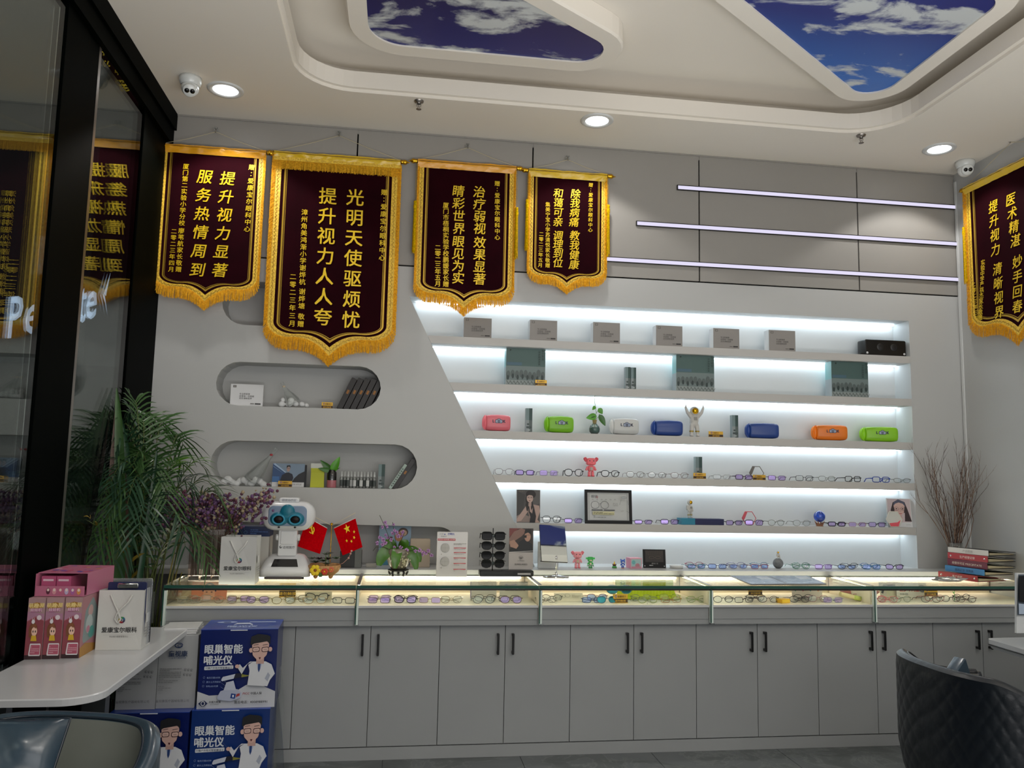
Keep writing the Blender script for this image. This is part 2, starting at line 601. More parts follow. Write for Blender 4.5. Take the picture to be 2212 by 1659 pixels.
# ------------------------------------------------------------------ ceiling with recess
rec = roundpoly([(-.66, 1.0), (3.13, 1.0), (3.13, 4.72), (-.66, 4.72)], [.3, .3, .36, .32], 8)
mb = MB()
mb.poly([(XL - .1, YF, ZC), (XR + .05, YF, ZC), (XR + .05, YB + .05, ZC), (XL - .1, YB + .05, ZC)], ceilm, holes=[[(a, b, ZC) for a, b in rec]])


def band(o0, z0, o1, z1, mt=ceilm):
    a = [(x, y, z0) for x, y in offpoly(rec, o0)]; b = [(x, y, z1) for x, y in offpoly(rec, o1)]; k = len(a)
    mb.add(a + b, [(i, (i + 1) % k, (i + 1) % k + k, i + k) for i in range(k)], mt)


band(0, ZC, 0, ZC + .02); band(0, ZC + .02, -.025, ZC + .02); band(-.025, ZC + .02, -.025, ZC + .12)
band(-.025, ZC + .12, .22, ZC + .12); band(.22, ZC + .12, .22, ZC + .26)
mb.poly([(x, y, ZC + .26) for x, y in offpoly(rec, .22)], ceilm)
mb.bx((XL - .1, YF, ZC + .3), (XR + .1, YB + .1, ZC + .34), ceilm)
ceiling = struct('ceiling', mb)

# printed sky panels in raised rims
sky = bpy.data.materials.new('printed_sky'); sky.use_nodes = True
nt = sky.node_tree; bs_ = nt.nodes['Principled BSDF']; bs_.inputs['Roughness'].default_value = .35
tcn = nt.nodes.new('ShaderNodeTexCoord'); mp = nt.nodes.new('ShaderNodeMapping'); mp.inputs['Scale'].default_value = (1, 1.9, 1)
mp.inputs['Location'].default_value = (3.3, 1.6, 0)
nt.links.new(tcn.outputs['Object'], mp.inputs[0])
no1 = nt.nodes.new('ShaderNodeTexNoise'); no1.inputs['Scale'].default_value = 1.9; no1.inputs['Detail'].default_value = 9; no1.inputs['Roughness'].default_value = .6
no1.inputs['Distortion'].default_value = .35
nt.links.new(mp.outputs[0], no1.inputs['Vector'])
rp = nt.nodes.new('ShaderNodeValToRGB'); rp.color_ramp.elements[0].position = .53; rp.color_ramp.elements[1].position = .60
rp.color_ramp.elements[0].color = (0, 0, 0, 1); rp.color_ramp.elements[1].color = (1, 1, 1, 1)
nt.links.new(no1.outputs['Fac'], rp.inputs['Fac'])
sx_ = nt.nodes.new('ShaderNodeSeparateXYZ'); nt.links.new(tcn.outputs['Object'], sx_.inputs[0])
mr = nt.nodes.new('ShaderNodeMapRange'); mr.inputs[1].default_value = -.5; mr.inputs[2].default_value = .5
nt.links.new(sx_.outputs['Y'], mr.inputs[0])
r2 = nt.nodes.new('ShaderNodeValToRGB')
r2.color_ramp.elements[0].color = (*C('#1b2a7c'), 1); r2.color_ramp.elements[1].color = (*C('#2c6cc4'), 1)
r2.color_ramp.elements[0].position = .4
nt.links.new(mr.outputs[0], r2.inputs['Fac'])
mx_ = nt.nodes.new('ShaderNodeMix'); mx_.data_type = 'RGBA'
nt.links.new(rp.outputs['Color'], mx_.inputs['Factor']); nt.links.new(r2.outputs['Color'], mx_.inputs[6]); mx_.inputs[7].default_value = (*C('#cdd3d6'), 1)
nt.links.new(mx_.outputs[2], bs_.inputs['Base Color'])
sky2 = sky.copy(); sky2.node_tree.nodes['Color Ramp'].color_ramp.elements[0].position = .52
sky2.node_tree.nodes['Mapping'].inputs['Location'].default_value = (1.6, 4.1, 0)
for n_ in sky2.node_tree.nodes:
    if n_.type == 'VALTORGB' and n_.color_ramp.elements[1].color[0] < .5:
        n_.color_ramp.elements[0].color = (*C('#161b58'), 1); n_.color_ramp.elements[1].color = (*C('#202c80'), 1)
for (pts, rr, lab, sm_) in (
        ([(-.24, 3.30), (1.40, 4.40), (-.24, 4.40)], [.08, .14, .2], 'ceiling panel printed with dark blue sky and clouds, above the left banners', sky2),
        ([(1.30, 3.39), (2.92, 3.40), (2.92, 4.58)], [.08, .12, .13], 'ceiling panel printed with bright blue sky and many white clouds, above the lit shelves', sky)):
    cx, cy = sum(p[0] for p in pts) / 3, sum(p[1] for p in pts) / 3
    P_ = roundpoly([(a - cx, b - cy) for a, b in pts], rr, 10)
    t = thing('sky_ceiling_panel', lab, 'ceiling panel', (cx, cy, 3.95))
    out = offpoly(P_, .11); k = len(P_)
    g = MB()
    for (A, za), (B, zb) in (((P_, .012), (P_, 0)), ((P_, 0), (offpoly(P_, .1), 0)), ((offpoly(P_, .1), 0), (out, .012)), ((out, .012), (out, .119))):
        g.add([(x, y, za) for x, y in A] + [(x, y, zb) for x, y in B], [(i, (i + 1) % k, (i + 1) % k + k, i + k) for i in range(k)], ceilm)
    g.put('rim', t)
    g = MB(); g.poly([(x, y, .010) for x, y in offpoly(P_, .004)], sm_, th=.004, n=(0, 0, 1)); g.put('sky_print', t)

# ------------------------------------------------------------------ ceiling lamps, cameras, sprinklers
labs = ['round recessed downlight in the ceiling beside the security camera over the first banner', 'round recessed downlight in the ceiling above the fourth banner', 'round recessed downlight in the ceiling by the corner with the white security camera']
for (x, y), lb in zip(LAMPS, labs):
    t = thing('downlight', lb, 'ceiling light', (x, y, ZC), group='ceiling downlights')
    g = MB(); g.lathe([(.105, 0), (.105, -.006), (.098, -.011), (.075, -.008), (.072, .0)], white, 32); g.put('trim_ring', t)
    g = MB(); g.lathe([(.0005, -.004), (.075, -.004), (.075, -.001)], lampm, 32); g.put('diffuser', t)
for (x, y), lb in zip(((-1.10, .9), (3.58, .9), (1.19, -.6)), ('far left', 'far right', 'middle')):
    t = thing('downlight', 'round recessed downlight behind the photographer, %s of the shop' % lb, 'ceiling light', (x, y, ZC), group='ceiling downlights')
    g = MB(); g.lathe([(.105, 0), (.105, -.006), (.098, -.011), (.075, -.008), (.072, .0)], white, 32); g.put('trim_ring', t)
    g = MB(); g.lathe([(.0005, -.004), (.075, -.004), (.075, -.001)], lampm, 32); g.put('diffuser', t)

camw = M('camera_white', '#d9dcda', .3, coat=.3)
for (px, py, aim, lb) in ((412, 168, (.25, -1, -.9), 'white dome security camera on the ceiling above the first banner'), (2055, 368, (-.35, -1, -.35), 'white dome security camera in the ceiling corner above the side-wall banner')):
    p = atz(px, py, ZC)
    if px > 2000: p = V((3.90, 5.0, ZC))
    t = thing('security_camera', lb, 'security camera', p)
    g = MB(); g.lathe([(.0005, 0), (.062, 0), (.064, -.02), (.055, -.045), (.05, -.05)], camw, 28); g.put('base', t)
    a = V(aim).normalized(); c = V((0, 0, -.062))
    g = MB(); g.ball(c, .05, camw, 24); g.put('ball', t)
    q = a.to_track_quat('Z', 'Y').to_matrix().to_4x4(); q.translation = c
    g = MB(); g.lathe([(.038, .03), (.038, .052), (.034, .056), (.0005, .056)], camw, 24, T=q); g.put('face', t)
    g = MB()
    for s_ in (-1, 1): g.lathe([(.0135, .0565), (.0135, .058), (.0005, .058)], M('lens_black', '#060608', .1), 14, c=(s_ * .015, 0, 0), T=q)
    g.put('lens', t)
for px, py, lb in ((905, 218, 'small chrome fire sprinkler on the ceiling above the second banner'), (1860, 292, 'small dark fire sprinkler on the ceiling above the light strips')):
    p = atz(px, py, ZC); t = thing('sprinkler', lb, 'sprinkler', p)
    g = MB(); g.lathe([(.03, 0), (.028, -.008), (.012, -.014), (.0105, -.02)], steel, 20); g.put('escutcheon', t)
    g = MB(); g.cyl((0, 0, -.014), (0, 0, -.04), .004, steel, 8)
    for s_ in (-1, 1): g.tube([(s_ * .008, 0, -.014), (s_ * .013, 0, -.03), (s_ * .003, 0, -.05)], .0022, steel, 5)
    g.lathe([(.0005, -.05), (.016, -.052), (.016, -.054), (.0005, -.055)], steel, 14); g.put('deflector', t)

# ------------------------------------------------------------------ light strips on the wall
for i, (x0, z, lb) in enumerate(((1.867, 3.560, 'shortest and topmost of the three glowing white light strips on the wall'), (1.573, 3.283, 'middle one of the three glowing light strips on the wall'), (.93, 3.018, 'longest and lowest of the three glowing light strips, starting behind the fourth banner'))):
    t = thing('light_strip', lb, 'light strip', (x0, YB, z), group='wall light strips')
    L = XR - .003 - x0
    g = MB(); g.bx((0, -.0175, -.0175), (L, -.0005, .0175), blackm); g.put('housing', t)
    g = MB(); g.bx((.006, -.018, -.0125), (L - .002, -.0142, .0125), ledline); g.put('diffuser', t)

# ------------------------------------------------------------------ lit wall shelves
ZSH = [2.440, 2.135, 1.826, 1.541, 1.233]
SL = ['topmost lit white wall shelf, carrying the six small grey boxes', 'second lit white wall shelf from the top, with the three tall dark green boxes', 'third lit white wall shelf, with the coloured camera print cases', 'fourth lit white wall shelf, with eyeglasses and the pink toy', 'lowest lit white wall shelf, with the framed chart and the blue globe']
ledl = []
for z, lb in zip(ZSH, SL):
    t = thing('wall_shelf', lb, 'shelf', (0, YB, z), group='lit wall shelves')
    xa, xb = diag(z - .025), 3.600
    g = MB(); g.poly([(diag(z) + .001, .0, 0), (xb, .0, 0), (xb, .0, -.05), (diag(z - .05) + .001, .0, -.05)], M('shelf_laminate', '#bcbab7', .45), th=.188); g.put('board', t)
    g = MB(); g.bx((diag(z - .05) + .02, .150, -.056), (xb - .01, .166, -.0505), leddiff); g.put('light_strip', t)
g = MB(); g.bx((.09, YB + .15, 2.686), (3.58, YB + .166, 2.691), leddiff)
g.put('niche_light_strip', None, label='white light strip under the top edge of the shelf recess', cat='light strip')

# ------------------------------------------------------------------ ledge, showcases, cabinets
LEDF, LEDZ = 5.06, .955
g = MB(); g.bx((XL + .06, LEDF, .925), (XR - .002, YB - .0005, LEDZ), M('ledge_laminate', '#b3b4b3', .4))
g.put('ledge', None, label='long white ledge between the showcases and the lit shelves', cat='ledge')
FX = [-1.19, -.195, .813, 1.812, 2.826, 3.985]
YG, ZG = 4.55, .93
trayc = M('tray_cream', '#eadcc6', .5)
ZT = .820
where = ['under the robot-like eye trainer and paper bag', 'under the orchid and the sunglasses stand', 'under the table mirror', 'under the open brochure', 'under the stack of ring binders']
for i in range(5):
    a, b = FX[i], FX[i + 1]
    t = thing('glass_showcase', 'glass-topped counter showcase %s' % where[i], 'showcase', (a, YG, 0), group='row of glass showcases')
    w_ = b - a
    g = MB(); g.bx((.001, .0, ZG - .010), (w_ - .001, LEDF - YG - .004, ZG), caseglass); g.put('top_glass', t)
    g = MB(); g.bx((.0005, -.006, ZG - .016), (w_ - .0005, -.0005, ZG), edgeglass); g.put('front_edge', t)
    g = MB(); g.bx((.0005, -.003, ZG - .026), (w_ - .0005, .008, ZG - .0165), black); g.put('seal', t)
    g = MB(); g.bx((.013, .002, ZT + .004), (w_ - .004, .007, ZG - .027), caseglass); g.put('front_glass', t)
    g = MB(); g.bx((.004, .004, ZT - .012), (w_ - .004, LEDF - YG - .004, ZT), trayc); g.bx((.004, LEDF - YG - .012, ZT), (w_ - .004, LEDF - YG - .004, ZG - .011), trayc)
    g.bx((.012, -.004, ZT - .01), (w_ - .004, .004, ZT + .002), white); g.put('tray', t)
    g = MB(); g.bx((.03, LEDF - YG - .03, ZG - .024), (w_ - .03, LEDF - YG - .014, ZG - .012), ledwarm)
    g.bx((.03, .010, ZG - .022), (w_ - .03, .018, ZG - .012), ledwarm)
    if i: g.bx((.006, .03, ZG - .022), (.012, LEDF - YG - .03, ZG - .012), ledwarm)
    g.put('light_strip', t)
    g = MB(); g.bx((.014, .012, .742), (w_ - .002, .03, ZT - .013), cabm); g.put('fascia', t)
    g = MB(); g.bx((.0005, -.012, .722), (.017, .012, ZG - .027), finglass); g.bx((.0005, -.0145, .724), (.0065, -.0122, ZG - .018), edgeglass); g.put('fin', t)
    g = MB(); g.bx((.0005, -.018, .716), (.022, .012, .7215), clear); g.put('fin_foot', t)
    if i:
        g = MB(); g.bx((.001, .02, ZG + .0002), (.02, LEDF - YG - .004, ZG + .002), steel); g.put('joint_cover', t)
    g = MB()
    g.bx((.0005, .031, .742), (.010, LEDF - YG - .005, ZG - .012), trayc if i else clear); g.put('side_panel', t)
YD = 4.60
g = MB(); g.bx((-1.2, YG + .016, .712), (XR - .002, LEDF, .741), cabm)
g.put('counter_rail', None, label='long grey rail between the showcases and the cabinet doors', cat='rail')
CXS = [-.509, .27, 1.007, 1.749, 2.496, 3.24, 3.985]
cl = ['first from the stacked boxes', 'second from the stacked boxes', 'third from the stacked boxes', 'fourth from the stacked boxes', 'half hidden by the quilted chair', 'beside the side wall behind the keyboard']


def door(t, x0, x1, z0, z1, hx):
    g = MB(); g.bx((x0 + .0018, 0, z0), (x1 - .0018, .018, z1), cabm); d = g.put('door', t)
    if hx is not None:
        g = MB(); g.rbox((hx, -.026, .608), (.012, .010, .115), .004, black, n=2)
        for s_ in (-1, 1): g.box((hx, -.011, .608 + s_ * .048), (.012, .0215, .013), black)
        g.put('handle', d)


for i in range(6):
    a, b = CXS[i], CXS[i + 1]; mid = [-.108, .635, 1.377, 2.121, 2.87, 3.568][i]
    t = thing('base_cabinet', 'grey two-door base cabinet, %s' % cl[i], 'cabinet', (0, YD, 0), group='row of base cabinets')
    g = MB(); g.bx((a + .001, .022, .07), (b - .001, LEDF - YD, .71), M('carcass', '#5a5a5a', .6)); g.put('body', t)
    door(t, a, mid, .072, .709, mid - .042); door(t, mid, b, .072, .709, mid + .042)
t = thing('base_cabinet', 'narrow grey end cabinet behind the stacked blue boxes', 'cabinet', (0, YD, 0))
g = MB(); g.bx((-1.2, .022, .07), (-.51, LEDF - YD, .71), M('carcass', '#5a5a5a', .6)); g.put('body', t)
door(t, -.60, -.509, .072, .709, None); door(t, -1.2, -.60, .072, .709, None)
g = MB(); g.bx((-1.2, YD + .002, .0005), (XR - .002, YD + .03, .066), cabm); struct('baseboard_back', g)

# ------------------------------------------------------------------ left window front
t = tag(bpy.data.objects.new('window_1', None), kind='structure'); COL.objects.link(t)
win = t


def fr(a, b, mt=frameb, name='window_frame'):
    g = MB(); g.bx(a, b, mt); return g.put(name, win)


fr((XL - .03, 4.74, 0), (XL + .003, 5.249, 3.60)); fr((XL - .03, 4.738, 0), (XL + .008, 4.79, 3.60))
fr((XL - .03, 3.64, 0), (XL + .006, 3.90, 3.60)); fr((XL - .03, 3.902, 0), (XL + .004, 4.02, 3.60)); fr((XL - .02, 4.022, .0), (XL + .004, 4.05, 3.60), steel)
fr((XL - .03, YF, 3.602), (XL + .03, 5.249, ZC - .001)); fr((XL + .0305, YF, 3.70), (XL + .045, 5.249, ZC - .001), frameb)
fr((XL - .03, YF, 0), (XL + .03, 3.618, .1)); fr((XL - .03, 4.052, 0), (XL + .004, 4.736, .1))
fr((XL - .03, .9, .102), (XL + .03, 1.1, 3.6))
for a, b in ((4.052, 4.738), (1.102, 3.618), (YF, .898)):
    g = MB(); g.bx((XL - .012, a, .102), (XL, b, 3.60), winglass); g.put('pane', win)
# what stands outside: a pale pillar, a grey partition, paving
outw = M('outside_tile', '#5d6362', .5, var=.05, vs=2)
g = MB(); g.bx((-3.32, 9.0, 0), (-2.85, 9.4, 5.2), outw)
g.put('outside_pillar', None, kind='structure')
g = MB(); g.bx((-4.6, 8.2, 0), (-2.6, 8.3, 2.5), M('partition_grey', '#2f3433', .6)); g.bx((-4.6, 8.15, 1.0), (-2.6, 8.3, 1.15), M('partition_rail', '#777a78', .6))
g.put('outside_partition', None, kind='structure')
g = MB(); g.bx((-12, YF, -.12), (XL - .2, 12, -.02), M('paving_dark', '#1c1e1d', .6)); g.put('pavement', None, kind='structure')
spot(-3.0, 6.3, 4.2, 30, 120, .6, (.9, .97, 1))
# glowing letters of a sign across the street
sg = M('sign_glow', '#cfe0ff', .5, emit=1.8, ecol=(.62, .74, 1))
t = thing('illuminated_sign', 'glowing blue-white letters Pe te seen through the window beside the banners', 'sign')


def sletter(s_, px0, py0, px1, py1, size, d0):
    a = EYE + ray(px0, py0) * d0; b = EYE + ray(px1, py1) * (d0 * .985)
    X = (b - a).normalized(); Z = V((0, 0, 1)); Yv = Z.cross(X).normalized()
    Mx = Matrix.Identity(4)
    for i in range(3): Mx[i][0] = X[i]; Mx[i][1] = Yv[i]; Mx[i][2] = Z[i]; Mx[i][3] = a[i]
    g = MB(); htext(g, s_, size, sg, 0, 0, 0, 'l', .02, T=Mx, sx=.8); g.put('letter', t)


sletter('P', 12, 732, 46, 727, .56, 7.6); sletter('e', 50, 724, 84, 716, .56, 7.5); sletter('t', 168, 699, 184, 694, .56, 7.3); sletter('e', 182, 693, 206, 685, .52, 7.2)
a = [EYE + ray(x, y) * 7.1 for x, y in ((239, 588), (229, 640), (226, 636), (228, 648), (232, 681), (227, 655), (222, 640))]
g = MB(); g.poly(a, sg); g.put('swoosh', t)

# ------------------------------------------------------------------ silk banners
velvet = M('maroon_velvet', '#200107', .85, spec=.06, sheen=.0, var=.25, vs=5, bump=.15, bs=300)
goldtxt = M('gold_foil_lettering', '#eec71f', .32, metal=.25, spec=.6, bump=.05)
ribbon = M('gold_ribbon', '#c09a34', .25, metal=.5)
satin = M('gold_satin', '#e6a114', .3, spec=.6, sheen=.3, bump=.5, bs=35)
satiny = M('yellow_satin', '#e0b812', .3, spec=.6, sheen=.3, bump=.5, bs=35)
braid = M('gold_braid', '#f2bb3a', .45, var=.35, vs=120, bump=.8, bs=140)
cordm = M('cream_cord', '#cbbf9a', .7)


def clothy(name, col, tr=.45):
    mt = bpy.data.materials.new(name); mt.use_nodes = True; nt = mt.node_tree; nt.nodes.clear()
    out = nt.nodes.new('ShaderNodeOutputMaterial'); d = nt.nodes.new('ShaderNodeBsdfDiffuse'); t = nt.nodes.new('ShaderNodeBsdfTranslucent')
    tc_ = nt.nodes.new('ShaderNodeTexCoord'); n = nt.nodes.new('ShaderNodeTexNoise'); n.inputs['Scale'].default_value = 90
    r = nt.nodes.new('ShaderNodeValToRGB'); c = C(col)
    r.color_ramp.elements[0].color = (*[k * .75 for k in c], 1); r.color_ramp.elements[1].color = (*[min(1, k * 1.2) for k in c], 1)
    r.color_ramp.elements[0].position = .35; r.color_ramp.elements[1].position = .65
    nt.links.new(tc_.outputs['Object'], n.inputs['Vector']); nt.links.new(n.outputs['Fac'], r.inputs['Fac'])
    nt.links.new(r.outputs['Color'], d.inputs[0]); nt.links.new(r.outputs['Color'], t.inputs[0])
    m_ = nt.nodes.new('ShaderNodeMixShader'); m_.inputs[0].default_value = tr
    nt.links.new(d.outputs[0], m_.inputs[1]); nt.links.new(t.outputs[0], m_.inputs[2]); nt.links.new(m_.outputs[0], out.inputs[0])
    return mt


fringem = clothy('orange_fringe', '#ffb834', .32)
tasselm = clothy('yellow_tassel', '#e5bd10', .25)


def bshape(W, H, ins=0.0, n=12):
    """banner outline (x,z) starting top-left going down, z=0 at the top; ins = inset from the edge"""
    w_ = W / 2 - ins; hs = H - W * .17  # where the straight side ends
    pts = [(-w_, 0), (-w_, -(hs - W * .10))]
    rc = W * .16
    for k in range(1, n + 1):
        a = k / n * PI / 2
        pts.append((-w_ + rc * (1 - math.cos(a)) * 1.0, -(hs - W * .10) - (W * .125 - ins * .6) * math.sin(a)))
    x0, z0 = pts[-1]
    zt = -(H - ins * 1.5)
    for k in range(1, n + 1):
        t = k / n; x = x0 * (1 - t)
        z = z0 + (zt - z0) * (t ** 2.6) + W * .006 * math.sin(t * PI)
        pts.append((x, z))
    return pts + [(-a, b) for a, b in pts[-2::-1]]


def strip2(mb, A, B, y, mat):
    k = len(A)
    mb.add([(a, y, b) for a, b in A] + [(a, y, b) for a, b in B], [(i, i + 1, i + 1 + k, i + k) for i in range(k - 1)], mat)


def banner(label, L, Rr, ztop, ztip, plane, texts, sat, rot=0, topfringe=False, tassels=(), seed=1, fall=.07, wide=.034):
    """L,Rr: world points of the cloth's upper corners; ztip: lowest point of the cloth"""
    rn = random.Random(seed)
    W = (V(Rr) - V(L)).length; H = ztop - ztip; cen = (V(L) + V(Rr)) / 2
    t = thing('silk_banner', label, 'banner', (cen.x, cen.y, ztop), (0, 0, rot), group='thank-you banners on the walls')
    O = bshape(W, H)
    g = MB(); g.poly([(a, 0, b) for a, b in O], velvet, th=.003); g.put('velvet_cloth', t)
    g = MB(); e0 = W * .005
    strip2(g, bshape(W, H, W * .076), bshape(W, H, W * .090), -.0012, ribbon); strip2(g, bshape(W, H, W * .096), bshape(W, H, W * .100), -.0012, ribbon)
    g.put('gold_border', t)
    g = MB(); strip2(g, bshape(W + .004, H + .003), bshape(W, H, W * .052), -.003, braid)
    # wavy gimp thread
    mid = bshape(W, H, W * .027); pts = []
    acc = 0
    for (a, b), (c, d) in zip(mid, mid[1:]):
        Ls = math.hypot(c - a, d - b); m_ = max(1, int(Ls / .008))
        for k in range(m_):
            q = k / m_; acc += Ls / m_; u = V((d - b, -(c - a))).normalized() * .006 * math.sin(acc / .0125 * PI)
            pts.append((a + (c - a) * q + u.x, -.0045, b + (d - b) * q + u.y))
    g.tube(pts, .0012, M('gimp_thread', '#8a6410', .5), n=3); g.put('braid', t)
    g = MB(); O2 = bshape(W, H, .004)
    vs = []; fs = []
    for (a, b), (c, d) in zip(O2, O2[1:]):
        Ls = math.hypot(c - a, d - b); m_ = max(1, int(Ls / .0026))
        nx, nz = (d - b) / Ls, -(c - a) / Ls
        if nx * ((a + c) / 2) + nz * ((b + d) / 2 + H / 2) < 0: nx, nz = -nx, -nz
        for k in range(m_):
            q = k / m_
            for lay in range(2):
                x, z = a + (c - a) * q, b + (d - b) * q
                dx, dz = nx * .8 * (1 + nz * .6) * min(1, abs(a + (c - a) * q) / (W * .22)) + rn.uniform(-.08, .08), -.62 + min(0, nz) * .5
                l_ = math.hypot(dx, dz); dx /= l_; dz /= l_
                Ln = (wide + (fall - wide) * max(0, -nz)) * rn.uniform(.88, 1.06)
                w2 = rn.uniform(.0009, .0016); y0 = -.001 - .004 * lay - rn.uniform(0, .004); yy = y0 - rn.uniform(0, .008)
                px_, pz_ = -dz * w2, dx * w2
                xm, zm = x + dx * Ln * .5, z + dz * Ln * .5 - .002
                xe, ze = x + dx * Ln * .86, z + dz * Ln - .004
                i = len(vs)
                vs += [(x - px_, y0, z - pz_), (x + px_, y0, z + pz_), (xm - px_, yy, zm - pz_), (xm + px_, yy, zm + pz_), (xe - px_, yy, ze - pz_), (xe + px_, yy, ze + pz_)]
                fs += [(i, i + 1, i + 3, i + 2), (i + 2, i + 3, i + 5, i + 4)]
    g.add(vs, fs, fringem); g.put('fringe', t, kind='stuff')
    if topfringe:
        g = MB(); vs = []; fs = []
        for k in range(int((W + .02) / .0028)):
            x = -W / 2 - .01 + k * .0028; w2 = .0014; y0 = -.006 - rn.uniform(0, .003); Ln = rn.uniform(.062, .072) + .01 * math.sin(x * 40)*0; i = len(vs)
            vs += [(x - w2, y0, -.035), (x + w2, y0, -.035), (x - w2 + rn.uniform(-.002, .002), y0 - .003, -.035 - Ln), (x + w2, y0 - .003, -.035 - Ln)]; fs.append((i, i + 1, i + 3, i + 2))
        g.add(vs, fs, tasselm if False else fringem)
        g.bx((-W / 2 - .012, -.012, -.045), (W / 2 + .012, -.006, -.022), braid); g.put('top_fringe', t, kind='stuff')
    # satin sleeve over the rod
    g = MB()

    def sl(u, v):
        x = (u - .5) * (W + .02); a = -PI * .9 + v * PI * 1.15
        n_ = mnoise.noise(V((x * 16 + z_ * 7, v * 3 + seed, 0))) * .0045 + mnoise.noise(V((x * 45 + v * 9, v * 5, seed))) * .0022
        rr = .0135 + n_
        if v > .55:
            q = (v - .55) / .45
            return V((x, -.006 - rr * (1 - q) - n_, .004 - .03 * q - q * .012))
        return V((x, -.002 + rr * math.cos(PI - a * 0 - v / .55 * PI), .006 + rr * math.sin(v / .55 * PI)))
    z_ = 0
    g.grid(sl, 90, 12, sat); g.put('satin_sleeve', t)
    g = MB(); g.cyl((-W / 2 - .028, 0, .004), (W / 2 + .028, 0, .004), .008, M('rod_wood', '#b89a5a', .5), 10); g.put('rod', t)
    for s_ in (-1, 1):
        g = MB(); q = Matrix.Translation((s_ * (W / 2 + .012), 0, .004)) @ Matrix.Rotation(0 if s_ > 0 else PI, 4, 'Z')
        g.lathe([(.0005, 0), (.013, 0), (.015, .006), (.013, .012), (.015, .018), (.017, .028), (.013, .038), (.006, .044), (.004, .052), (.0005, .062)], gold, 14, axis='x', T=q)
        g.put('finial', t)
    hz = W * .20
    g = MB(); g.tube([(-W / 2 - .015, -.004, .012), (-W * .25, .004, hz * .52), (0, .012, hz), (W * .25, .004, hz * .52), (W / 2 + .015, -.004, .012)], .0016, cordm, 5); g.put('cord', t)
    h = thing('wall_hook', 'small wall hook above the %s' % ' '.join(label.split()[:9]), 'hook', t.matrix_basis @ V((0, 0, hz)) if False else (0, 0, 0), (0, 0, rot), group='banner hooks')
    d = Matrix.Rotation(rot, 4, 'Z') @ V((0, .012, hz)); h.location = V((cen.x, cen.y, ztop)) + d
    g = MB(); g.bx((-.012, .0, .004), (.012, .012, .03), clear); g.put('plate', h)
    g = MB(); g.tube([(0, .0, .02), (0, -.003, .0), (.0, -.008, -.006), (0, -.014, .002)], .0022, steel, 6); g.tube([(-.008, 0, .026), (0, -.004, .01), (.008, 0, .026)], .0016, steel, 5); g.put('hook', h)
    inv = (Matrix.Translation((cen.x, cen.y, ztop)) @ Matrix.Rotation(rot, 4, 'Z')).inverted()
    for s_, a, b, sz, sh in texts:
        A = inv @ plane(*a); B = inv @ plane(*b)
        g = MB(); n = len(s_)
        for i, ch in enumerate(s_):
            f = i / max(1, n - 1); x = A.x + (B.x - A.x) * f; z = A.z + (B.z - A.z) * f
            vtext(g, ch, sz, goldtxt, x, z, z, -.0042, .014, sh)
        if g.v: g.put('lettering', t)
    for side, z0, Lt in tassels:
        x = side * (W / 2 + .018)
        g = MB(); g.tube([(x, -.012, 0), (x, -.014, -z0)], .001, tasselm, 4)
        g.lathe([(.0005, -z0), (.010, -z0 - .004), (.011, -z0 - .02), (.008, -z0 - .026), (.012, -z0 - .034), (.011, -z0 - .06)], tasselm, 12, c=(x, -.014, 0))
        vs = []; fs = []
        for k in range(60):
            a_ = rn.uniform(0, 2 * PI); r0 = .009; r1 = rn.uniform(.008, .014); i = len(vs); w2 = .0012
            p0 = V((x + r0 * math.cos(a_), -.014 + r0 * math.sin(a_), -z0 - .04)); p1 = V((x + r1 * math.cos(a_), -.014 + r1 * math.sin(a_), -z0 - Lt * rn.uniform(.93, 1)))
            u = V((math.sin(a_), -math.cos(a_), 0)) * w2; vs += [p0 - u, p0 + u, p1 + u, p1 - u]; fs.append((i, i + 1, i + 2, i + 3))
        g.add(vs, fs, tasselm); g.put('tassel', t)
    return t


YBN = 5.205


def wallp(px, py): return at(px, py, YBN)


def sidep(px, py): return atx(px, py, XR - .045)


def bw(xl, xr, yt, ytip, Y=YBN, **k):
    a, b = at(xl, yt, Y), at(xr, yt + (xr - xl) * .07, Y); zt = (a.z + b.z) / 2
    return dict(L=(a.x, Y, zt), Rr=(b.x, Y, zt), ztop=zt, ztip=at((xl + xr) / 2, ytip, Y).z, plane=lambda px, py: at(px, py, Y), **k)


P1 = 0.0031
banner('maroon banner with bright gold characters nearest the glass wall', texts=[
    ('赠：爱康宝尔眼科中心', (544, 362), (534, 495), .040, .1), ('提升视力显著', (492, 386), (475, 584), .096, .15), ('服务热情周到', (443, 382), (427, 583), .096, .15),
    ('厦门第二实验小学分校', (402, 360), (393, 482), .038, 0), ('廖苇航家长敬赠', (392, 499), (386, 582), .038, 0), ('二零二三年四月', (376, 500), (370, 582), .036, 0)],
    sat=satin, seed=3, **bw(352, 572, 316, 655, Y=5.185, fall=.07, wide=.024))
banner('largest maroon banner with an extra fringe along its top', texts=[
    ('赠：爱康宝尔眼科中心', (830, 416), (825, 557), .042, 0), ('光明天使驱烦忧', (767, 427), (758, 691), .118, 0), ('提升视力人人夸', (708, 424), (697, 685), .118, 0),
    ('漳州角美鸿渐小学谢烨杭', (658, 459), (653, 609), .042, 0), ('谢烨塘', (652.8, 630), (651.4, 661), .042, 0), ('敬赠', (650.7, 684), (649.6, 700), .042, 0), ('二零二三年三月', (633, 598), (631, 699), .042, 0)],
    sat=satiny, topfringe=True, seed=5, **bw(596, 862, 332, 772, fall=.080))
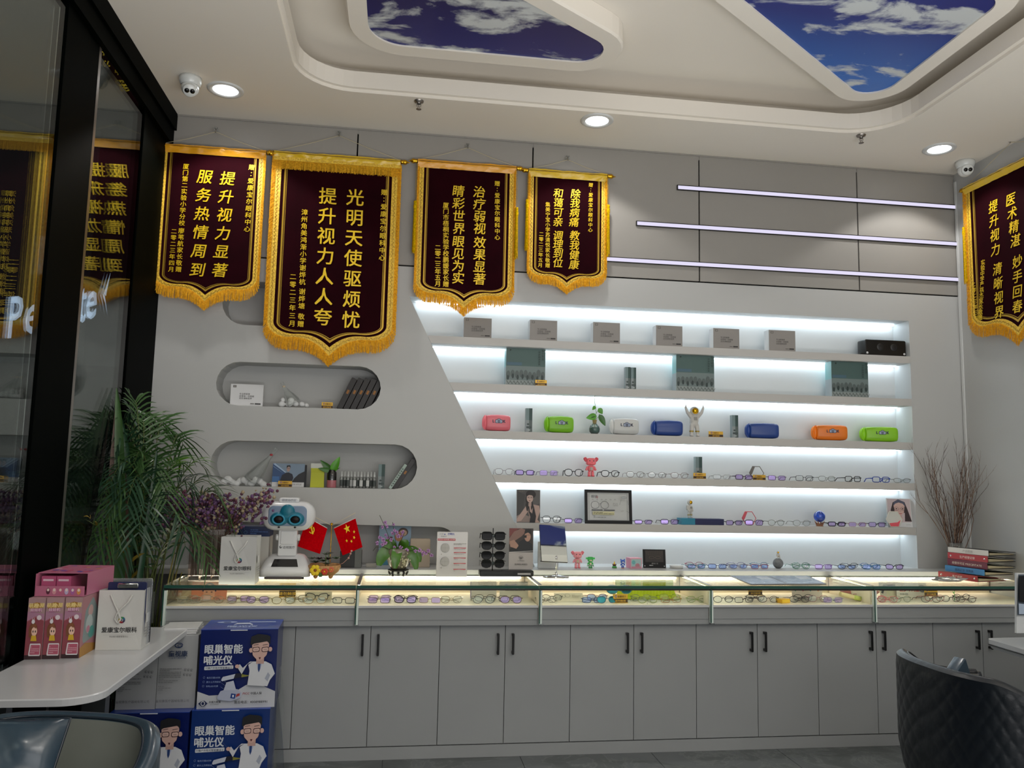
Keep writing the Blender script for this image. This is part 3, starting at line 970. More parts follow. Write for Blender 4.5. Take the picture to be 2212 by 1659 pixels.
banner('plain maroon banner with dull gold characters hanging over the lit recess corner', texts=[
    ('赠：爱康宝尔眼科中心', (1074, 397), (1074, 513), .038, 0), ('治疗弱视', (1035, 415), (1036, 494), .084, .1), ('效果显著', (1036, 524), (1035.5, 603), .084, .1),
    ('睛彩世界', (990, 413), (991, 494), .084, .1), ('眼见为实', (990, 522), (989.5, 601), .084, .1), ('厦门市梧桐实验学校鹏媛家长赠', (963, 444), (963, 614), .041, 0), ('二零二三年五月', (945.6, 535), (945.6, 613), .041, 0)],
    sat=satin, seed=8, tassels=[(-1, .27, .36), (1, .27, .36)], **bw(906, 1112, 350, 668, fall=.070, wide=.022))
banner('smallest maroon banner with yellow tassels at both sides', texts=[
    ('赠：爱康宝尔眼科中心', (1276, 400), (1274.7, 497), .032, .1), ('除我病痛', (1243, 419), (1239.7, 480), .070, .15), ('教我健康', (1241, 509), (1239.7, 572), .070, .15),
    ('和蔼可亲', (1206, 417.6), (1205, 479.6), .070, .15), ('调理到位', (1205, 509), (1205, 568), .070, .15), ('集美宁宝小学苏清悦家长敬赠', (1183, 442), (1182.6, 573.6), .034, 0), ('二零二三年五月', (1169, 506), (1166.7, 573), .033, 0)],
    sat=satiny, seed=12, tassels=[(-1, .20, .36), (1, .20, .37)], **bw(1145, 1308, 370, 624, fall=.055, wide=.024))
a = sidep(2086, 415); zt_ = a.z + .02; Wb = .86
banner('maroon banner with gold characters on the side wall', texts=[
    ('医术精湛', (2184, 431), (2194.5, 520), .088, .15), ('妙手回春', (2198.7, 565), (2198.7, 662), .088, .15), ('提升视力', (2146.5, 446), (2151.5, 539), .088, .15),
    ('清晰视界', (2155.7, 581), (2159.3, 674), .088, .15), ('实验中学严祺杰家长敬赠', (2124.4, 567), (2118.8, 686), .042, 0), ('二零二三年三月', (2104.4, 615), (2111.3, 687), .036, 0)],
    L=(XR - .045, a.y, zt_), Rr=(XR - .045, a.y - Wb, zt_), ztop=zt_, ztip=sidep(2170, 735).z, plane=sidep, sat=satiny, rot=-PI / 2, seed=21, fall=.075, tassels=[(-1, .27, .42)])

# ------------------------------------------------------------------ eyeglasses
lensC = glassm('lens_clear', '#f4f6f6', 1.4, 1.5, body=.03)
lensP = glassm('lens_violet_coated', '#d9c9f0', 3.0, 1.5, rough=.08, body=.22, bcol='#c9b3ef', gcol='#c7a8ff')
lensB = glassm('lens_blue_coated', '#bcd0f2', 3.0, 1.5, rough=.08, body=.24, bcol='#9db2ee', gcol='#a8b8ff')
lensD = M('lens_sunglass', '#08090a', .2, spec=.2)
lensT = M('lens_mirror_teal', '#3d8793', .08, metal=.8)
pad = M('nose_pad', '#d8d8d0', .3)


def rim(style, w_, h, n=22):
    P = {'round': 2.1, 'soft': 2.8, 'rect': 4.2, 'cat': 2.8, 'aviator': 2.5, 'poly': 2.4}[style]
    out = []
    for i in range(n):
        a = 2 * PI * i / n; c, s_ = math.cos(a), math.sin(a)
        x = math.copysign(abs(c) ** (2 / P), c) * w_ / 2; z = math.copysign(abs(s_) ** (2 / P), s_) * h / 2
        if style == 'cat' and s_ > 0: z += (x / w_) * h * .22
        if style in ('aviator', 'soft') and s_ < 0: x *= 1 - .18 * abs(s_)
        if style == 'poly': a2 = round(a / (PI / 4)) * PI / 4; x, z = x * (1 + .04 * math.cos(8 * (a - a2))), z * (1 + .04 * math.cos(8 * (a - a2)))
        out.append((x, z))
    return out


_GL = {}


def glasses(style, fmat, lmat, thick=.0016, w_=.050, h=.038, fold=False, topbar=None):
    """meshes for one pair, front facing -y, resting on z=0"""
    k = (style, fmat.name, lmat.name, thick, w_, h, fold)
    if k in _GL: return _GL[k]
    fr_ = MB(); le = []
    gap = .019; cx = w_ / 2 + gap / 2
    for s_ in (-1, 1):
        R_ = rim(style, w_, h)
        pts = [(s_ * (cx + x), .006 * ((cx + x) / .07) ** 2, z + h / 2 + thick) for x, z in R_]
        fr_.tube(pts, thick, fmat, 5, closed=True)
        l_ = MB(); l_.poly([(p[0], p[1] + .0003, p[2]) for p in pts], lmat); le.append(l_.mesh('lens'))
        fr_.box((s_ * (cx + w_ / 2 + .003), .005, h * .78), (.008, .006, thick * 2.6), fmat)
    fr_.tube([(-gap / 2 - .001, 0, h * .68), (0, -.002, h * .76), (gap / 2 + .001, 0, h * .68)], thick * 1.1, fmat, 5)
    te = []
    for s_ in (-1, 1):
        X = s_ * (cx + w_ / 2 + .005); m_ = MB()
        if fold: m_.tube([(X, .008, h * .78), (X * .7, .014, h * .6), (-X * .45, .018, h * .30), (-X * .7, .018, h * .12)], thick * 1.2, fmat, 5)
        else: m_.tube([(X, .008, h * .78), (X * .99, .04, h * .78), (X * .95, .092, h * .72), (X * .92, .118, h * .25), (X * .92, .126, .003)], thick * 1.2, fmat, 5)
        te.append(m_.mesh('temple'))
    _GL[k] = (fr_.mesh('frame'), le, te)
    return _GL[k]


def eyeg(label, loc, rot=0, style='rect', fc='#101012', lens=None, thick=.0019, w_=.050, h=.038, fold=False, group='eyeglasses on the fourth lit shelf', rx=0, cat='eyeglasses', name='eyeglasses', fr_metal=0, clearf=False):
    fm = glassm('frame_clear_' + fc.strip('#'), fc, 1.5, 1.5, body=.45, bcol=fc) if clearf else M('frame_' + fc.strip('#'), fc, .35, metal=fr_metal, spec=.3)
    F, L, T = glasses(style, fm, lens or lensC, thick, w_, h, fold)
    t = thing(name, label, cat, loc, (rx, 0, rot), group=group)
    mobj('frame', F, t)
    for l_ in L: mobj('lens', l_, t)
    for k in T: mobj('temple', k, t)
    return t


def onshelf(px0, px1, z, Y=5.285):
    a, b = at(px0, 1000, Y), at(px1, 1000, Y)
    return V(((a.x + b.x) / 2, Y, z)), b.x - a.x


def SH(px0, px1, i, Y=5.285):
    z = ZSH[i] if i < 5 else LEDZ
    # sample at the pixel row of that shelf so the leaning verticals stay true
    rowy = (745, 845, 950, 1040, 1135, 1235)[i]
    a, b = at(px0, rowy, Y), at(px1, rowy, Y)
    return V(((a.x + b.x) / 2, Y, z + .0005)), b.x - a.x


def hz(py, Y, z, px=1500): return at(px, py, Y).z - z


# fourth lit shelf
G4 = 'eyeglasses on the fourth lit shelf'
row4 = [
    (1067, 1110, dict(style='soft', fc='#c9c4c8', clearf=True), 'clear-framed glasses at the slanted end of the fourth shelf'),
    (1110, 1157, dict(style='rect', fc='#2a2145', lens=lensP, thick=.0025, h=.030), 'dark purple rectangular glasses on the fourth shelf near its slanted end'),
    (1163, 1207, dict(style='rect', fc='#9a93ab', lens=lensP, h=.032), 'pale grey glasses with violet lenses, left of the black polygonal pair'),
    (1218, 1260, dict(style='poly', fc='#0b0b0d', thick=.0025, h=.044), 'black polygonal glasses just left of the pink toy animal on the shelf'),
    (1295, 1341, dict(style='soft', fc='#0b0b0d', thick=.0025, h=.040), 'black square glasses just right of the pink toy animal on the shelf'),
    (1350, 1395, dict(style='soft', fc='#a9a2a0', clearf=True, h=.036), 'thin clear glasses next to the black square pair on the fourth shelf'),
    (1397, 1441, dict(style='round', fc='#a9a2a0', clearf=True, h=.036), 'thin clear round glasses, middle of the three clear pairs on the fourth shelf'),
    (1446, 1490, dict(style='soft', fc='#b9a4a2', clearf=True, h=.036), 'clear glasses with a pinkish tag beside the gold sign and tall narrow box'),
    (1540, 1580, dict(style='rect', fc='#d2d6d6', clearf=True, h=.028), 'milky white glasses right of the gold sign with the tall narrow box'),
    (1586, 1629, dict(style='rect', fc='#3a2340', lens=lensP, thick=.0025, h=.030), 'plum-framed glasses with violet lenses left of the hexagon wire stand'),
    (1657, 1700, dict(style='rect', fc='#4a2a55', lens=lensP, thick=.0017, h=.030), 'plum-framed glasses with violet lenses right of the hexagon wire stand'),
    (1716, 1760, dict(style='rect', fc='#23262c', thick=.0018, h=.034), 'dark grey rectangular glasses between the plum pair and a clear pair'),
    (1765, 1808, dict(style='soft', fc='#b2b7b2', clearf=True, h=.034), 'clear-framed glasses left of the black angular pair on the fourth shelf'),
    (1822, 1864, dict(style='rect', fc='#0c0d0d', thick=.0025, h=.036), 'black angular glasses left of the blue pair on the fourth shelf'),
    (1881, 1926, dict(style='rect', fc='#1b3f9c', thick=.0027, h=.036), 'blue rectangular glasses near the right end of the fourth shelf'),
    (1930, 1968, dict(style='soft', fc='#a7aaa7', clearf=True, h=.030), 'clear grey glasses, last on the fourth shelf'),
]
for k, (a, b, kw, lb) in enumerate(row4):
    p, w_ = SH(a, b, 3, 5.275); eyeg(lb, p, random.uniform(-.12, .12), group=G4, **kw)
G5 = 'eyeglasses on the lowest lit shelf'
row5 = [
    (1170, 1213, dict(style='soft', fc='#3c3f44', h=.044), 'grey thin-rimmed glasses beside the portrait card of a seated woman'),
    (1216, 1261, dict(style='rect', fc='#555060', lens=lensP, h=.030), 'violet-lensed glasses left of the black framed chart'),
    (1368, 1412, dict(style='rect', fc='#444050', lens=lensP, h=.026), 'violet-lensed glasses just right of the black framed chart'),
    (1424, 1469, dict(style='rect', fc='#2c2838', lens=lensP, h=.032), 'violet-lensed glasses left of the teal and navy box'),
    (1566, 1607, dict(style='rect', fc='#26222e', lens=lensP, h=.030), 'violet-lensed glasses just right of the navy box'),
    (1609, 1650, dict(style='rect', fc='#2a2530', lens=lensP, h=.036), 'dark violet-lensed glasses under the pink hexagon stand'),
    (1656, 1698, dict(style='round', fc='#b4b8b4', clearf=True, h=.038), 'clear round glasses between the pink hexagon stand and another clear pair'),
    (1711, 1753, dict(style='round', fc='#b4b8b4', clearf=True, h=.038), 'clear round glasses left of the blue globe'),
    (1788, 1828, dict(style='rect', fc='#0c0c0f', thick=.003, lens=lensP, h=.028), 'thick black glasses just right of the blue globe'),
    (1833, 1872, dict(style='rect', fc='#d9b9b9', clearf=True, lens=lensP, h=.028), 'pale pink glasses between two dark pairs on the lowest shelf'),
    (1875, 1915, dict(style='rect', fc='#2a2438', lens=lensP, h=.030), 'dark glasses left of the white hexagon stand and the smiling portrait card'),
]
for k, (a, b, kw, lb) in enumerate(row5):
    p, w_ = SH(a, b, 4, 5.275); eyeg(lb, p, random.uniform(-.12, .12), group=G5, **kw)
G6 = 'eyeglasses on the ledge'
row6 = [
    (1484, 1526, dict(style='rect', fc='#5bb5c4', clearf=True, lens=lensB, h=.026), 'teal glasses with blue lenses right of the round white box on the ledge'),
    (1529, 1571, dict(style='rect', fc='#2f2c58', lens=lensB, h=.028), 'navy glasses with blue lenses on the ledge'),
    (1574, 1617, dict(style='soft', fc='#b9b9c4', clearf=True, lens=lensB, h=.028), 'clear glasses with blue lenses on the ledge, beside a coral pair'),
    (1621, 1662, dict(style='rect', fc='#d66a72', clearf=True, lens=lensB, h=.028), 'coral glasses with blue lenses left of the astronaut on a grey ball'),
    (1708, 1754, dict(style='round', fc='#7ac9a8', clearf=True, h=.032), 'mint green glasses right of the astronaut on a grey ball'),
    (1757, 1802, dict(style='rect', fc='#b884d6', clearf=True, lens=lensP, h=.030), 'lilac glasses with violet lenses on the ledge'),
    (1806, 1853, dict(style='soft', fc='#54565a', lens=lensB, h=.028), 'grey glasses between the lilac and the light blue pair on the ledge'),
    (1858, 1909, dict(style='rect', fc='#5aaee0', clearf=True, lens=lensB, h=.030), 'light blue glasses on the ledge'),
    (1913, 1953, dict(style='cat', fc='#111114', thick=.002, lens=lensP, h=.032), 'black cat-eye glasses, last on the ledge'),
]
for k, (a, b, kw, lb) in enumerate(row6):
    p, w_ = SH(a, b, 5, 5.17); eyeg(lb, p, random.uniform(-.12, .12), group=G6, **kw)
for k, (px, fc) in enumerate(((1500, '#e38aa0'), (1590, '#c9c0e6'), (1640, '#9cc4e6'), (1730, '#5fae90'), (1878, '#3f8fd0'), (1835, '#7a7a84'))):
    p = at(px, 1230, 5.23); eyeg('folded %s glasses in the second row on the ledge behind the %s pair' % (('rose', 'lavender', 'pale blue', 'green', 'deep blue', 'smoky')[k], ('teal', 'clear', 'coral', 'mint green', 'light blue', 'grey')[k]),
                                (p.x, 5.23, LEDZ + .0005), random.uniform(-.1, .1), 'soft', fc, lensC, h=.034, fold=True, group=G6, clearf=True)

# ------------------------------------------------------------------ boxes on the shelves
greyc = M('grey_card', '#8f8b87', .55); whitec = M('white_card', '#d9dadb', .5)


def smallbox(label, loc, w_, h, d, rot=0, front=greyc, group=None):
    t = thing('product_box', label, 'box', loc, rot, group)
    g = MB(); g.box((0, d / 2, h / 2), (w_, d, h), whitec); g.put('carton', t)
    g = MB(); g.bx((-w_ / 2, -.0012, 0), (w_ / 2, -.0002, h), front); g.put('front_sleeve', t)
    A = Art(w_, h, -.0013)
    A.rect(.07, .84, .17, .94, '#55524f').rect(.085, .86, .155, .92, '#8f8b87')
    A.text('专注眼健康', .27, .52, .013, '#4a4846', 'l').text('关爱每一双眼睛', .27, .42, .013, '#4a4846', 'l').text('还您清晰视界', .27, .32, .013, '#4a4846', 'l')
    A.rect(.76, .09, .94, .15, '#2f2d2c').rect(.62, .10, .74, .14, '#6b6865')
    A.put(t)
    return t


for (a, b, yt, lb) in ((1001, 1061, 687, 'first small grey box on the top shelf, under the banner fringe'), (1144, 1203, 692, 'second small grey box along the top shelf'), (1281, 1339, 697, 'third small grey box along the top shelf'),
                       (1417, 1474, 704, 'fourth small grey box along the top shelf'), (1541, 1597, 710, 'fifth small grey box along the top shelf'), (1661, 1718, 714, 'sixth small grey box along the top shelf, nearest the black speaker')):
    p, w_ = SH(a, b, 0, 5.27); h = at((a + b) / 2, yt, 5.27).z - ZSH[0]
    smallbox(lb, p, w_, h, .075, group='small grey boxes on the top shelf')

# black speaker
p, w_ = SH(1869, 1957, 0, 5.275); h = at(1910, 734, 5.27).z - ZSH[0]
t = thing('speaker', 'black speaker box with two round drivers at the right end of the top shelf', 'speaker', p)
g = MB(); g.rbox((0, .05, h / 2), (w_, .10, h), .012, black); g.put('cabinet', t)
for s_ in (-.13, .2):
    g = MB(); g.lathe([(.0005, .003), (.012, .002), (.026, .0), (.03, -.003), (.034, -.002), (.036, .0005)], M('driver_grey', '#1f1f20', .4), 24, c=(s_ * w_, .0, h * .55), axis='y'); g.put('driver', t, rot=(0, 0, 0))
g = MB()
for s_ in (-1, 1): g.lathe([(.0005, .003), (.007, .003), (.008, .0)], M('screw_cap', '#cfcfcf', .3), 12, c=(s_ * (w_ / 2 - .015), 0, .018), axis='y')
g.put('screw', t)
g = MB(); g.rbox((-w_ / 2 - .012, .03, .009), (.03, .04, .018), .006, black); g.put('plug', t)

# tall dark green boxes
for (a, b, yt, lb) in ((1092, 1177, 753, 'tall dark green gift box near the slanted end, with a small gold sign in front'), (1461, 1543, 768, 'tall dark green gift box in the middle of the second shelf'), (1797, 1876, 782, 'tall dark green gift box at the right of the second shelf')):
    p, w_ = SH(a, b, 1, 5.285); h = at((a + b) / 2, yt, 5.285).z - ZSH[1]
    t = thing('gift_box', lb, 'box', p, group='tall dark green gift boxes')
    g = MB(); g.bx((-w_ / 2, .0005, 0), (w_ / 2, .085, h * .5), M('giftbox_lower', '#a9b4b8', .5)); g.bx((-w_ / 2, .0005, h * .5), (w_ / 2, .085, h), M('giftbox_upper', '#8fc2c4', .5)); g.put('carton', t)
    A = Art(w_, h, 0)
    A.rect(0, 0, 1, 1, '#4c6663').rect(0, 0, 1, .52, '#6e7d7c').rect(0, .0, 1, .14, '#8d9795')
    A.rect(.02, .54, .4, .62, '#4a6878')
    rn = random.Random(3)
    for i in range(9):
        cx = .06 + i * .11; A.ell(cx, .30 + rn.uniform(-.03, .05), .05, .10, '#55605f')
    for i in range(8):
        cx = .05 + i * .125; A.ell(cx, .22 + rn.uniform(-.03, .03), .028, .065, '#2c3a39')
    for i in range(11):
        x = .02 + i * .09; A.line([(x, .12), (x + .05, .03)], .0028, '#2e3837')
        A.line([(x + .05, .03), (x + .09, .11)], .002, '#3a4544')
    A.text('视力防控', .93, .95, .017, '#223230', vert=.72).text('守护明亮未来', .84, .90, .015, '#223230', vert=.58)
    A.ell(.1, .94, .02, .02, '#1d2a28')
    A.put(t, 'front_print')

# tall narrow boxes (silver and dark green)
def tallbox(label, p, w_, h, rot=0):
    t = thing('tall_narrow_box', label, 'box', p, rot, group='tall narrow silver-green boxes')
    d = .038
    g = MB(); g.bx((-w_ / 2, .0, 0), (w_ / 2, d, h), M('foil_card', '#8b9a9c', .3, metal=.3)); g.put('carton', t)
    A = Art(w_, h, -.0002); A.rect(.5, .5, 1, 1, '#2f4a47').rect(0, .5, .5, 1, '#74898b').rect(0, 0, .5, .5, '#8d9698').rect(.5, 0, 1, .5, '#55615f')
    A.rect(.1, .16, .9, .24, '#3d4a49').rect(.3, .06, .7, .11, '#a8b0b0').ell(.35, .33, .18, .04, '#3d4a49')
    A.put(t, 'front_print'); return t


for (a, b, i, yt, yy, lb) in ((1351, 1362, 1, 793, 5.285, 'left one of the two touching tall narrow boxes on the second shelf'), (1363, 1374, 1, 794, 5.29, 'right one of the two touching tall narrow boxes on the second shelf'),
                              (1135, 1149, 2, 882, 5.285, 'tall narrow box between the pink and green camera cases'), (1582, 1595, 2, 897, 5.285, 'tall narrow box between the gold sign and the blue camera case'),
                              (1503, 1517, 3, 987, 5.31, 'tall narrow box standing behind a gold sign on the fourth shelf')):
    p, w_ = SH(a, b, i, yy); h = at((a + b) / 2, yt, yy).z - ZSH[i]; tallbox(lb, p, w_, h)

# gold price signs
signm = M('sign_gold_plate', '#d7a93a', .3, metal=.35)


def goldsign(label, p, w_, h, rot=0):
    t = thing('price_sign', label, 'sign', p, rot, group='little gold signs')
    g = MB(); g.bx((-w_ / 2, 0, 0), (w_ / 2, .004, h), signm); g.bx((-w_ / 2, -.012, 0), (w_ / 2, .012, .002), signm); g.put('plate', t)
    A = Art(w_, h, -.0003); A.rect(.0, .06, 1, .46, '#3a2510').ell(.2, .74, .07, .16, '#5a4a8a').ell(.2, .74, .035, .08, '#d7a93a')
    A.text('温馨提示', .3, .62, h * .26, '#5a3a10', 'l', .01); A.text('请勿触摸', .5, .14, h * .26, '#d7a93a', 'c', .01, sx=1.25)
    A.put(t); return t


for (a, b, i, yt, yy, lb) in ((1156, 1181, 1, 821, 5.262, 'gold sign in front of the dark green gift box on the second shelf'), (1531, 1562, 2, 932, 5.275, 'gold sign beside the astronaut with raised arms'),
                              (1498, 1525, 3, 1022, 5.262, 'gold sign in front of the tall narrow box on the fourth shelf'), (1627, 1654, 3, 1026, 5.262, 'gold sign in front of the hexagon wire stand')):
    p, w_ = SH(a, b, i, yy); h = at((a + b) / 2, yt, yy).z - ZSH[i]; goldsign(lb, p, w_, h)

# ------------------------------------------------------------------ coloured camera print cases
navy = M('logo_navy', '#141b3a', .4)


def case(label, p, w_, h, col, rot=0, logo=True):
    m_ = M('case_' + col.strip('#'), col, .42, coat=.15); m2 = M('case_in_' + col.strip('#'), tuple(min(1, c * 1.25) for c in C(col)), .35)
    t = thing('camera_case', label, 'case', p, rot, group='camera print cases on the third shelf')
    d = .085; rings = []
    for u, s_ in ((-.5, .80), (-.49, .86), (-.46, .90), (-.30, .96), (0, 1.0), (.28, .97), (.42, .92), (.475, .86), (.5, .74)):
        ring = []
        for k in range(28):
            a = 2 * PI * k / 28; c, s2 = math.cos(a), math.sin(a); P = 3.4
            ring.append(V((u * w_ * .86 + w_ * .07, d / 2 + math.copysign(abs(c) ** (2 / P), c) * d / 2 * s_, h / 2 + math.copysign(abs(s2) ** (2 / P), s2) * h / 2 * s_)))
        rings.append(ring)
    g = MB(); g.loft(rings, m_); g.put('body', t)
    x0 = -w_ * .36; g = MB(); rings = []
    for u, s_ in ((.0, .80), (-.05, .78), (-.09, .66), (-.125, .42), (-.13, .02)):
        rings.append([V((x0 + u * w_, d / 2 + math.cos(2 * PI * k / 24) * d * .46 * s_, h / 2 + math.sin(2 * PI * k / 24) * h * .54 * s_)) for k in range(24)])
    g.loft(rings, m2); g.put('cap', t)
    g = MB(); pts = [(x0 - .005 - .022 * math.sin(PI * k / 10), d * .16, h / 2 + (h * .44) * math.cos(PI * k / 10)) for k in range(11)]
    g.tube(pts, .0022, m2, 6); g.put('loop', t)
    if logo:
        g = MB(); y = -.0012; z = h * .50; sz = .026; cx = w_ * .07
        htext(g, 'L', sz, navy, cx - .036, z, y, 'c', .05); htext(g, 'K', sz, navy, cx + .036, z, y, 'c', .05)
        gm = M('logo_grey', '#9aa6bd', .4)
        g.poly([(cx + a, y, z + b) for a, b in roundpoly([(-.024, -.003), (.024, -.003), (.024, .020), (.012, .021), (.008, .027), (-.008, .027), (-.012, .021), (-.024, .020)], .004, 3)], navy)
        g.poly([(cx + a, y - .0003, z + b) for a, b in roundpoly([(-.021, -.000), (.021, -.000), (.021, .017), (.010, .018), (.006, .024), (-.006, .024), (-.010, .018), (-.021, .017)], .003, 3)], gm)
        for r_, c_, k in ((.0095, navy, 1), (.0065, gm, 2), (.004, navy, 3)): g.poly([(cx + r_ * math.cos(2 * PI * j / 16), y - .0003 - .0002 * k, z + .0095 + r_ * math.sin(2 * PI * j / 16)) for j in range(16)], c_)
        g.put('logo', t)


for (a, b, yt, col, lg, rt, lb) in ((1042, 1103, 895, '#e0707c', 1, .05, 'pink camera case nearest the slanted end, marked LOOK'), (1177, 1240, 898, '#78b81c', 1, .04, 'green camera case beside the sprouting vase, marked LOOK'), (1318, 1381, 903, '#c9cbc9', 1, 0, 'white camera case marked LOOK'),
                                    (1409, 1475, 907, '#1d3f86', 0, -.1, 'plain blue camera case next to the white one'), (1614, 1682, 913, '#1d3f86', 0, -.15, 'plain blue camera case next to a tall narrow box'),
                                    (1759, 1829, 917, '#e57812', 1, -.2, 'orange camera case marked LOOK'), (1865, 1937, 921, '#86c616', 1, -.25, 'green camera case at the far right end, marked LOOK')):
    p, w_ = SH(a, b, 2, 5.262 if rt >= -.05 else 5.275); h = at((a + b) / 2, yt, 5.265).z - ZSH[2]; case(lb, p, w_, h, col, rt, lg)

# ------------------------------------------------------------------ plants in vases
leafm = M('pothos_leaf', '#4f9a14', .35, spec=.5, var=.2, vs=30)
leafd = M('pothos_leaf_dark', '#2f6416', .35, spec=.5, var=.2, vs=30)
stemm = M('green_stem', '#5c7a34', .5)


def leaf(mb, base, tip, wid, mat, nrm=(0, -1, 0), cup=.15, heart=.0, n=8):
    base, tip = V(base), V(tip); ax = tip - base; L = ax.length; ax.normalize()
    sd = ax.cross(V(nrm)); sd = sd.normalized() if sd.length > 1e-4 else V((1, 0, 0)); up = sd.cross(ax)
    vs = []; fs = []
    for i in range(n + 1):
        t = i / n; w_ = wid * (math.sin(PI * min(1, t ** .72)) ** .8) * (1 - .25 * t)
        c = base + ax * (L * t) + up * (-cup * L * (t * t))
        b = -heart * L * (1 - t) ** 3
        vs += [c - sd * w_ / 2 + up * (w_ * .18) + ax * b, c, c + sd * w_ / 2 + up * (w_ * .18) + ax * b]
    for i in range(n):
        k = i * 3; fs += [(k, k + 1, k + 4, k + 3), (k + 1, k + 2, k + 5, k + 4)]
    mb.add(vs, fs, mat, smooth=True)


p, w_ = SH(1272, 1296, 2, 5.30)
t = thing('vase_plant', 'leafy green cutting in a small round glass vase of blue-green water', 'plant', p)
vg = glassm('vase_glass', '#e7efe9', 1.3, 1.45, body=.05)
g = MB(); g.lathe([(.0005, .001), (.022, .001), (.034, .015), (.037, .034), (.030, .055), (.014, .068), (.011, .078), (.015, .094), (.0155, .096)], vg, 20); g.put('glass_vase', t)
g = MB(); g.lathe([(.0005, .004), (.021, .004), (.032, .016), (.0345, .034), (.031, .045), (.0005, .045)], M('teal_water', '#2f6e66', .15), 20); g.put('water', t)
g = MB(); g.lathe([(.0115, .066), (.0135, .082), (.016, .096)], M('twine', '#9a8a5a', .8), 16); g.put('twine', t)
g = MB(); g.tube([(0, 0, .03), (.002, 0, .10), (.010, -.004, .145), (.006, -.004, .175), (.0, 0, .21), (.0, .0, .265)], .0015, stemm, 5)
g.tube([(.006, 0, .13), (.018, -.006, .155), (.024, -.008, .16)], .0013, stemm, 5); g.tube([(0, 0, .09), (.018, -.008, .112), (.030, -.01, .118)], .0013, stemm, 5); g.put('stem', t)
for b_, ti, w2, m_ in (((0, -.01, .185), (-.020, -.015, .160), .026, leafm), ((.026, -.01, .170), (.052, -.012, .135), .040, leafm), ((.032, -.012, .125), (.072, -.014, .055), .045, leafd), ((.004, -.012, .120), (-.062, -.014, .105), .050, leafm), ((.002, -.014, .112), (-.035, -.016, .098), .022, leafd)):
    g = MB(); leaf(g, b_, ti, w2, m_, heart=.12, cup=.05); g.put('leaf', t)

# ------------------------------------------------------------------ figurines
suit = M('astronaut_white', '#c9c6c0', .45, coat=.1, var=.05); visor = M('visor_gold', '#d6a51c', .12, metal=.9); dkst = M('suit_gold_trim', '#a08a35', .4, metal=.4)


def caps(g, a, b, r0, r1, m_=suit):
    g.ball(a, r0, m_, 10); g.ball(b, r1, m_, 10); g.cyl(a, b, r0, m_, 10, r1)


